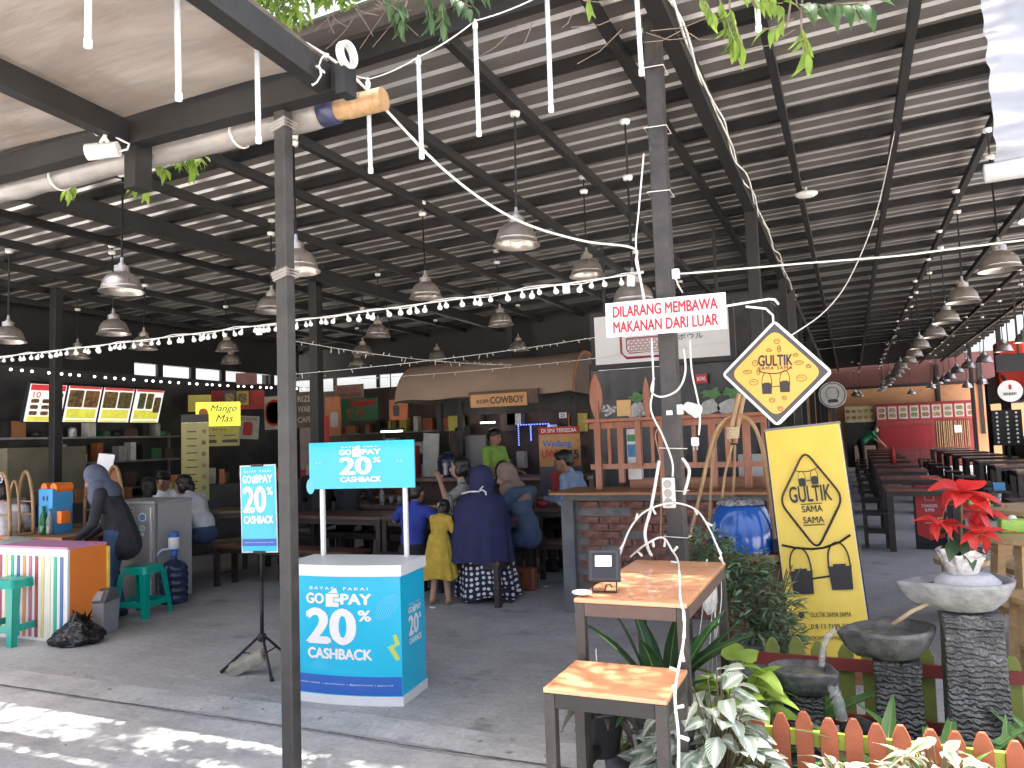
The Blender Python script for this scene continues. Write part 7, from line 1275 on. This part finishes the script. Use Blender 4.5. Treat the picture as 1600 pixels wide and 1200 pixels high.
def figure(label, loc, yaw, base, ov=None, s=1.0, skin=SKIN, top=None, legs=None, shoe=None, hair='short', sleeve='short', hijab=None, head_R=(0, 0), fat=1.0, face=True, longtop=False):
    J = {k: Vector(v) for k, v in base.items()}; [J.__setitem__(k, Vector(v)) for k, v in (ov or {}).items()]
    t = thing('person', label, 'person', loc, yaw); t.scale = (s,) * 3; f = fat; P = []; E3 = Matrix.Identity(3)
    up = (J['nek'] - J['pel']).normalized(); rgt = (J['shR'] - J['shL']).normalized(); fwd = up.cross(rgt).normalized(); TR = Matrix((rgt, fwd, up)).transposed()
    hr = Matrix.Rotation(head_R[0], 3, 'Z') @ Matrix.Rotation(head_R[1], 3, 'X'); lm = 2; sh = 3
    P += [('c', J['wai'], J['pel'] - up * .17, .135, .150, 1)] if longtop else []
    P += [('e', J['pel'], (.165 * f, .125 * f, .13), TR, 1 if longtop else 2), ('e', J['wai'], (.145 * f, .11 * f, .15), TR, 1), ('e', J['che'], (.168 * f, .115 * f, .17), TR, 1), ('c', J['shL'], J['shR'], .062, .062, 1), ('c', J['pel'], J['che'], .115 * f, .12 * f, 1), ('c', J['che'], J['nek'], .09, .055, 1), ('c', J['nek'], J['hed'], .048, .05, 0)]
    H = J['hed']; P += [('e', H, (.074, .092, .108), hr, 0), ('e', H + hr @ Vector((0, .022, -.055)), (.056, .066, .062), hr, 0), ('c', H + hr @ Vector((0, .086, .012)), H + hr @ Vector((0, .108, -.022)), .010, .015, 0), ('e', H + hr @ Vector((0, .088, -.062)), (.024, .014, .010), hr, 0)]
    P += [('e', H + hr @ Vector((sx * .077, -.004, -.005)), (.010, .022, .032), hr, 0) for sx in (-1, 1)]
    for S in 'LR':
        sl = 1; P += [('c', J['sh' + S], J['el' + S], .056 * f, .046, 1)] if sleeve != 'bare' else [('c', J['sh' + S], J['el' + S], .050, .040, 0)]
        if sleeve == 'short':
            m_ = J['sh' + S].lerp(J['el' + S], .72); P[-1] = ('c', J['sh' + S], m_, .060 * f, .056, 1); P.append(('c', m_, J['el' + S], .042, .038, 0))
        P.append(('c', J['el' + S], J['wr' + S], .045 if sleeve == 'long' else .037, .034 if sleeve == 'long' else .025, 1 if sleeve == 'long' else 0))
        w = J['wr' + S]; d = (w - J['el' + S]).normalized(); sd = d.cross(UZ); sd = sd.normalized() if sd.length > .1 else UX.copy(); dn = sd.cross(d)
        P.append(('e', w + d * .045, (.036, .05, .02), Matrix((sd, d, dn)).transposed(), 0))
        for k, L_ in enumerate((.062, .072, .07, .055)): b0 = w + d * .082 + sd * ((k - 1.5) * .019); b1 = b0 + d * L_ * .55 - dn * .006; P += [('c', b0, b1, .0095, .009, 0), ('c', b1, b1 + d * L_ * .4 - dn * .02, .009, .008, 0)]
        sg = 1 if S == 'L' else -1; th0 = w + d * .03 + sd * (sg * .032); P += [('c', th0, th0 + d * .04 + sd * (sg * .02), .012, .010, 0)]
        P += [('c', J['hi' + S], J['kn' + S], .085 * f, .058, 2), ('c', J['kn' + S], J['an' + S], .056, .042, 2)]
        a = J['an' + S]; kd = (J['kn' + S] - a); fd = Vector((0, 1, 0)); P += [('c', a + Vector((0, -.03, -.045)), a + fd * .13 + Vector((0, 0, -.055)), .036, .030, 3)]
    mats = [skin, top or cloth('shirt_%d' % id(t), (.3, .3, .3)), legs or cloth('trousers', (.03, .03, .04)), shoe or MATS['matte_black']]
    blend('body', P, mats, t, .0125)
    if face:
        mb = MB()
        for sx in (-1, 1): mb.ball(H + hr @ Vector((sx * .030, .083, .010)), (.011, .006, .006), 8, 5, hr); mb.box(H + hr @ Vector((sx * .031, .084, .030)), (.034, .010, .006), R=hr)
        mb.obj('eyes', HAIR, t, smooth=True); MB().ball(H + hr @ Vector((0, .099, -.062)), (.022, .006, .005), 10, 5, hr).obj('lips', mat('lips_%d' % (abs(hash(label)) % 9999), (.30, .10, .09), .5, var=.05), t, smooth=True)
    if hair == 'short': blend('hair', [('e', H + hr @ Vector((0, -.018, .040)), (.084, .098, .088), hr, 0), ('e', H + hr @ Vector((0, -.05, -.005)), (.074, .062, .075), hr, 0), ('e', H + hr @ Vector((0, .045, .082)), (.055, .045, .030), hr, 0)], [HAIR], t, .009, 1)
    if hair == 'long': blend('hair', [('e', H + hr @ Vector((0, -.02, .040)), (.086, .098, .086), hr, 0), ('e', H + hr @ Vector((0, -.05, -.02)), (.080, .066, .09), hr, 0), ('c', H + hr @ Vector((0, -.075, -.03)), H + Vector((0, -.10, -.26)), .055, .03, 0), ('e', H + hr @ Vector((.06, .0, -.03)), (.028, .05, .07), hr, 0), ('e', H + hr @ Vector((-.06, .0, -.03)), (.028, .05, .07), hr, 0)], [HAIR], t, .009, 1)
    if hijab: blend('headscarf', [('e', H + hr @ Vector((0, -.020, .014)), (.094, .105, .122), hr, 0), ('c', H + hr @ Vector((0, -.03, -.08)), J['nek'] + Vector((0, .0, 0)), .085, .098, 0), ('c', J['nek'] + Vector((-.09, .01, -.01)), J['nek'] + Vector((.09, .01, -.01)), .085, .085, 0), ('e', J['che'] + fwd * .06 + up * .06, (.15, .10, .13), TR, 0), ('e', J['che'] - fwd * .05 + up * .07, (.15, .08, .11), TR, 0), ('c', H + hr @ Vector((0, .055, -.095)), J['che'] + fwd * .1, .05, .07, 0)], [hijab], t, .011, 2)
    return t, J
C = cloth
DARKJ = C('charcoal_jacket', (.025, .026, .032)); DENIM = C('blue_denim', (.05, .085, .17)); WHITEB = C('white_blouse', (.66, .66, .67)); BLK = C('black_clothing', (.012, .012, .014)); NAVY = C('navy_jersey', (.022, .026, .085), .2); GREYH = C('slate_headscarf', (.085, .10, .15)); KHAKI = C('taupe_headscarf', (.24, .17, .14))
# woman bending beside the fridge
q = at_z(174, 968, 0)
figure('woman in slate headscarf and dark jacket bending beside the fridge', (q.x + .02, q.y + .02, 0), RAD(122), STAND, dict(pel=(0, -.03, .84), wai=(0, .0, .97), che=(0, .05, 1.09), nek=(0, .115, 1.215), hed=(0, .175, 1.30), shL=(-.16, .075, 1.16), shR=(.16, .075, 1.16), elL=(-.20, .12, .90), elR=(.20, .10, .90), wrL=(-.12, .30, .74), wrR=(.12, .30, .74), hiL=(-.085, -.02, .80), hiR=(.085, -.02, .80), knL=(-.09, .05, .45), knR=(.09, .05, .45)), .98, top=DARKJ, legs=DENIM, hair=None, hijab=GREYH, sleeve='long', head_R=(0, RAD(-30)), longtop=True)
def seat_at(px, py, z, Y): p = at_y(px, py, Y); return Vector((p.x, Y, z))
# three diners in white by the fridge
p = at_x(320, 850, -6.85); figure('woman with ponytail and white blouse leaning over the table', (p.x, p.y, .0), RAD(95), SIT, dict(che=(0, .14, .86), nek=(0, .22, 1.0), hed=(0, .30, 1.10), shL=(-.16, .18, .95), shR=(.16, .18, .95)), 1.0, SKIN2, WHITEB, DENIM, hair='long', sleeve='long', head_R=(.3, -.3))
p = at_x(262, 800, -7.75); figure('young man in white shirt looking down at the table', (p.x, p.y, 0), RAD(-150), SIT, dict(hed=(0, .16, 1.14)), 1.0, SKIN, WHITEB, BLK, hair='short', sleeve='long', head_R=(0, -.35))
p = at_x(230, 800, -7.15); figure('black haired diner seen from behind above the fridge', (p.x, p.y, 0), RAD(40), SIT, None, .96, SKIN, WHITEB, BLK, hair='long')
p = at_x(4, 830, -7.6); figure('person in white at the left edge behind the tub', (p.x, p.y, 0), RAD(60), SIT, None, 1.0, SKIN, WHITEB, BLK, hair='short')
# central group
q = at_y(648, 860, 6.55); figure('boy in bright blue shirt sitting with his back turned', (q.x, 6.50, -.04), RAD(-4), SIT, dict(elL=(-.30, .12, .86), wrL=(-.34, .34, .83), elR=(.30, .14, .86), wrR=(.26, .36, .83), hed=(0, .12, 1.165), nek=(0, .07, 1.05)), .90, SKIN, C('royal_blue_shirt', (.03, .055, .33), .15), C('dark_shorts', (.02, .02, .03)), hair='short', face=False)
q = at_z(693, 915, 0); kid, J = figure('small child in yellow dress bowing beside the bench', (at_y(688, 915, 6.32).x, 6.32, 0), RAD(-10), STAND, dict(che=(0, .04, 1.23), nek=(0, .09, 1.38), hed=(0, .16, 1.47), shL=(-.15, .05, 1.31), shR=(.15, .05, 1.31), elR=(.19, .14, 1.06), wrR=(.12, .30, .90), elL=(-.18, .12, 1.02), wrL=(-.1, .28, .86), anL=(-.13, -.05, .085), anR=(.10, .06, .085)), .60, SKIN2, C('mustard_dress_top', (.52, .36, .05)), SKIN2, mat('tan_sandal', (.30, .18, .10), .7), hair='long', head_R=(.2, -.5), fat=1.05)
def skirtf(h0, h1, r0, r1, yo=0.0, folds=9, amp=.08, ry=.8):
    def f(u, v): a = u * 2 * math.pi; r = r0 + (r1 - r0) * v ** .8; r *= 1 + amp * v * math.sin(folds * a + 2 * math.sin(a * 2)); return Vector((r * math.cos(a), yo * v + r * ry * math.sin(a), h0 + (h1 - h0) * v + .02 * v * math.sin(a * 4)))
    return f
MB().grid(skirtf(1.08, .42, .16, .30), 60, 14).obj('skirt', MATS['mustard_dress_top'], kid, smooth=True)
# woman in navy khimar
q = at_y(752, 870, 6.5); nv, J = figure('woman in long navy veil and polka dot skirt sitting on the bench', (q.x + .0, 6.49, -.045), RAD(4), SIT, dict(hed=(0, .10, 1.17), elL=(-.24, .12, .74), elR=(.24, .12, .74)), 1.0, SKIN2, NAVY, NAVY, mat('grey_sneaker', (.42, .40, .37), .7), hair=None, sleeve='long', face=False, fat=1.08)
rings = [(1.315, .012, .012, .07), (1.305, .055, .06, .07), (1.27, .092, .10, .075), (1.20, .112, .125, .08), (1.12, .112, .122, .075), (1.06, .118, .12, .06), (1.02, .17, .135, .045), (.97, .225, .155, .03), (.88, .265, .185, .02), (.74, .285, .20, .01), (.60, .300, .215, .0), (.50, .310, .225, -.01), (.47, .315, .235, -.01), (.445, .32, .235, -.012)]
def veil(u, v):
    i = v * (len(rings) - 1); k = min(int(i), len(rings) - 2); a_, b_ = rings[k], rings[k + 1]; t = i - k; z, rx, ry, cy = [a_[j] + (b_[j] - a_[j]) * t for j in range(4)]; a = u * 2 * math.pi; fo = max(0, (1.0 - z)) * 1.6
    m = 1 + fo * (.045 * math.sin(9 * a + 3 * math.sin(a)) + .02 * math.sin(17 * a)); return Vector((rx * m * math.cos(a), cy + ry * m * math.sin(a), z + .012 * fo * math.sin(7 * a)))
MB().grid(veil, 96, 60).obj('veil', NAVY, nv, smooth=True)
M_DOT = voromat('polka_dot_cloth', (.012, .014, .045), (.72, .72, .70), 19, .30, rnd=.35); sk_ = MB().grid(lambda u, v: skirtf(.50, .10, .26, .31, .06, 10, .07, .95)(u, v) + Vector((0, .10, 0)), 90, 16).obj('skirt', M_DOT, nv, smooth=True)
uvl = sk_.data.uv_layers.new(name='UVMap')
for lp in sk_.data.loops: i_ = lp.vertex_index; uvl.data[lp.index].uv = ((i_ % 91) / 90 * 1.75, (i_ // 91) / 16 * .42)
MB().tube([(-.14, -.085, 1.055), (-.06, -.09, 1.075), (.03, -.075, 1.075), (.07, -.08, 1.09), (.10, -.08, 1.07), (.105, -.08, 1.04)], .008, 6).obj('tie_ribbon', M_WHITEP, nv, smooth=True); MB().tube([(.03, -.08, 1.07), (.06, -.10, 1.10), (.085, -.09, 1.125)], .007, 6).obj('tie_ribbon', M_WHITEP, nv, smooth=True)
# facing diners
q = at_y(735, 800, 7.62); figure('woman raising a drink to her mouth behind the navy veil', (q.x - .0, 7.62, -.02), RAD(110), SIT, dict(elL=(-.20, .22, .86), wrL=(-.10, .30, 1.06), hed=(0, .10, 1.19)), 1.03, SKIN2, C('pale_grey_top', (.30, .29, .28)), BLK, hair='long')
q = at_y(780, 800, 7.6); figure('person in black headscarf between the navy veil and denim jacket', (q.x, 7.66, -.02), RAD(-10), SIT, dict(hed=(0, .08, 1.20), nek=(0, .04, 1.06)), .97, SKIN2, BLK, BLK, hair=None, hijab=BLK, sleeve='long', face=False)
q = at_y(826, 840, 7.15); figure('girl in taupe headscarf and denim jacket looking down', (q.x + .0, 7.15, -.03), RAD(80), SIT, dict(hed=(0, .24, 1.14), nek=(0, .16, 1.02), che=(0, .10, .86)), 1.02, SKIN2, C('denim_jacket', (.06, .10, .16), .3), DENIM, hair=None, hijab=KHAKI, sleeve='long', head_R=(.5, -.45))
q = at_y(915, 760, 8.3); figure('man in light blue shirt leaning to the table before the banner', (q.x + .04, 8.25, 0), RAD(85), SIT, dict(che=(0, .14, .88), nek=(0, .20, 1.04), hed=(0, .27, 1.16), shL=(-.17, .18, .99), shR=(.17, .18, .99)), 1.06, SKIN, C('light_blue_shirt', (.28, .38, .55)), BLK, hair='short', sleeve='long', head_R=(.2, -.2))
tt = thing('bench_stool', 'dark stool under the man in light blue shirt', 'stool', (q.x + .04, 8.25, 0)); MB().box((0, 0, .43), (.34, .3, .04)).obj('seat', M_DWOODB, tt); [MB().box((sx * .13, sy * .11, .205), (.05, .05, .41)).obj('leg', M_DWOODB, tt) for sx in (-1, 1) for sy in (-1, 1)]
q = at_y(770, 700, 9.75); figure('barista in black and lime polo standing behind the counter', (q.x + .02, 9.75, 0), RAD(-105), STAND, dict(elL=(-.22, .06, 1.10), wrL=(-.2, .26, 1.06), elR=(.22, .06, 1.10), wrR=(.16, .28, 1.06)), 1.0, SKIN, C('lime_polo', (.30, .52, .09)), BLK, hair='short', head_R=(0, -.15))
vb = [o for o in bpy.data.objects if o.get('label', '').startswith('barista')][0]; MB().grid(lambda u, v: Vector((.19 * math.cos(2.6 + u * 1.9), -.005 + .135 * math.sin(2.6 + u * 1.9), 1.0 + .36 * v)), 12, 6).obj('black_back_panel', BLK, vb, smooth=True)
q = at_y(545, 780, 8.0); figure('diner in dark jacket hunched at the table behind the promo header', (q.x, 7.95, 0), RAD(15), SIT, dict(hed=(0, .22, 1.12), nek=(0, .15, 1.0)), 1.1, SKIN, DARKJ, BLK, hair='short', sleeve='long', face=False)
q = at_y(575, 765, 8.4); figure('diner in brown sleeves beside the dark jacketed diner', (q.x + .05, 8.95, 0), RAD(170), SIT, None, 1.05, SKIN, C('rust_brown_top', (.14, .055, .03)), BLK, hair='short', sleeve='long')
q = at_y(490, 790, 7.75); figure('diner in black seated behind the slim post', (q.x, 7.85, 0), RAD(20), SIT, None, 1.1, SKIN, BLK, BLK, hair='short', sleeve='long', face=False)
# far worker
q = at_z(1345, 725.5, 0); figure('worker in green shirt wiping a far table by the red stall', (q.x, 29.0, 0), RAD(-75), STAND, dict(wai=(0, .10, 1.02), che=(0, .25, 1.14), nek=(0, .40, 1.26), hed=(0, .48, 1.34), shL=(-.16, .34, 1.21), shR=(.16, .34, 1.21), elL=(-.18, .5, 1.0), wrL=(-.1, .7, .82), elR=(.18, .5, 1.0), wrR=(.1, .7, .82)), 1.05, SKIN, C('green_shirt', (.02, .22, .09)), BLK, hair='short')
tag(MB().lathe(GLS, n=12).obj('white_cup', M_WHITE, smooth=True, loc=(-4.05, 7.26, .742)), 'white cup on the table before the drinking woman', 'cup')
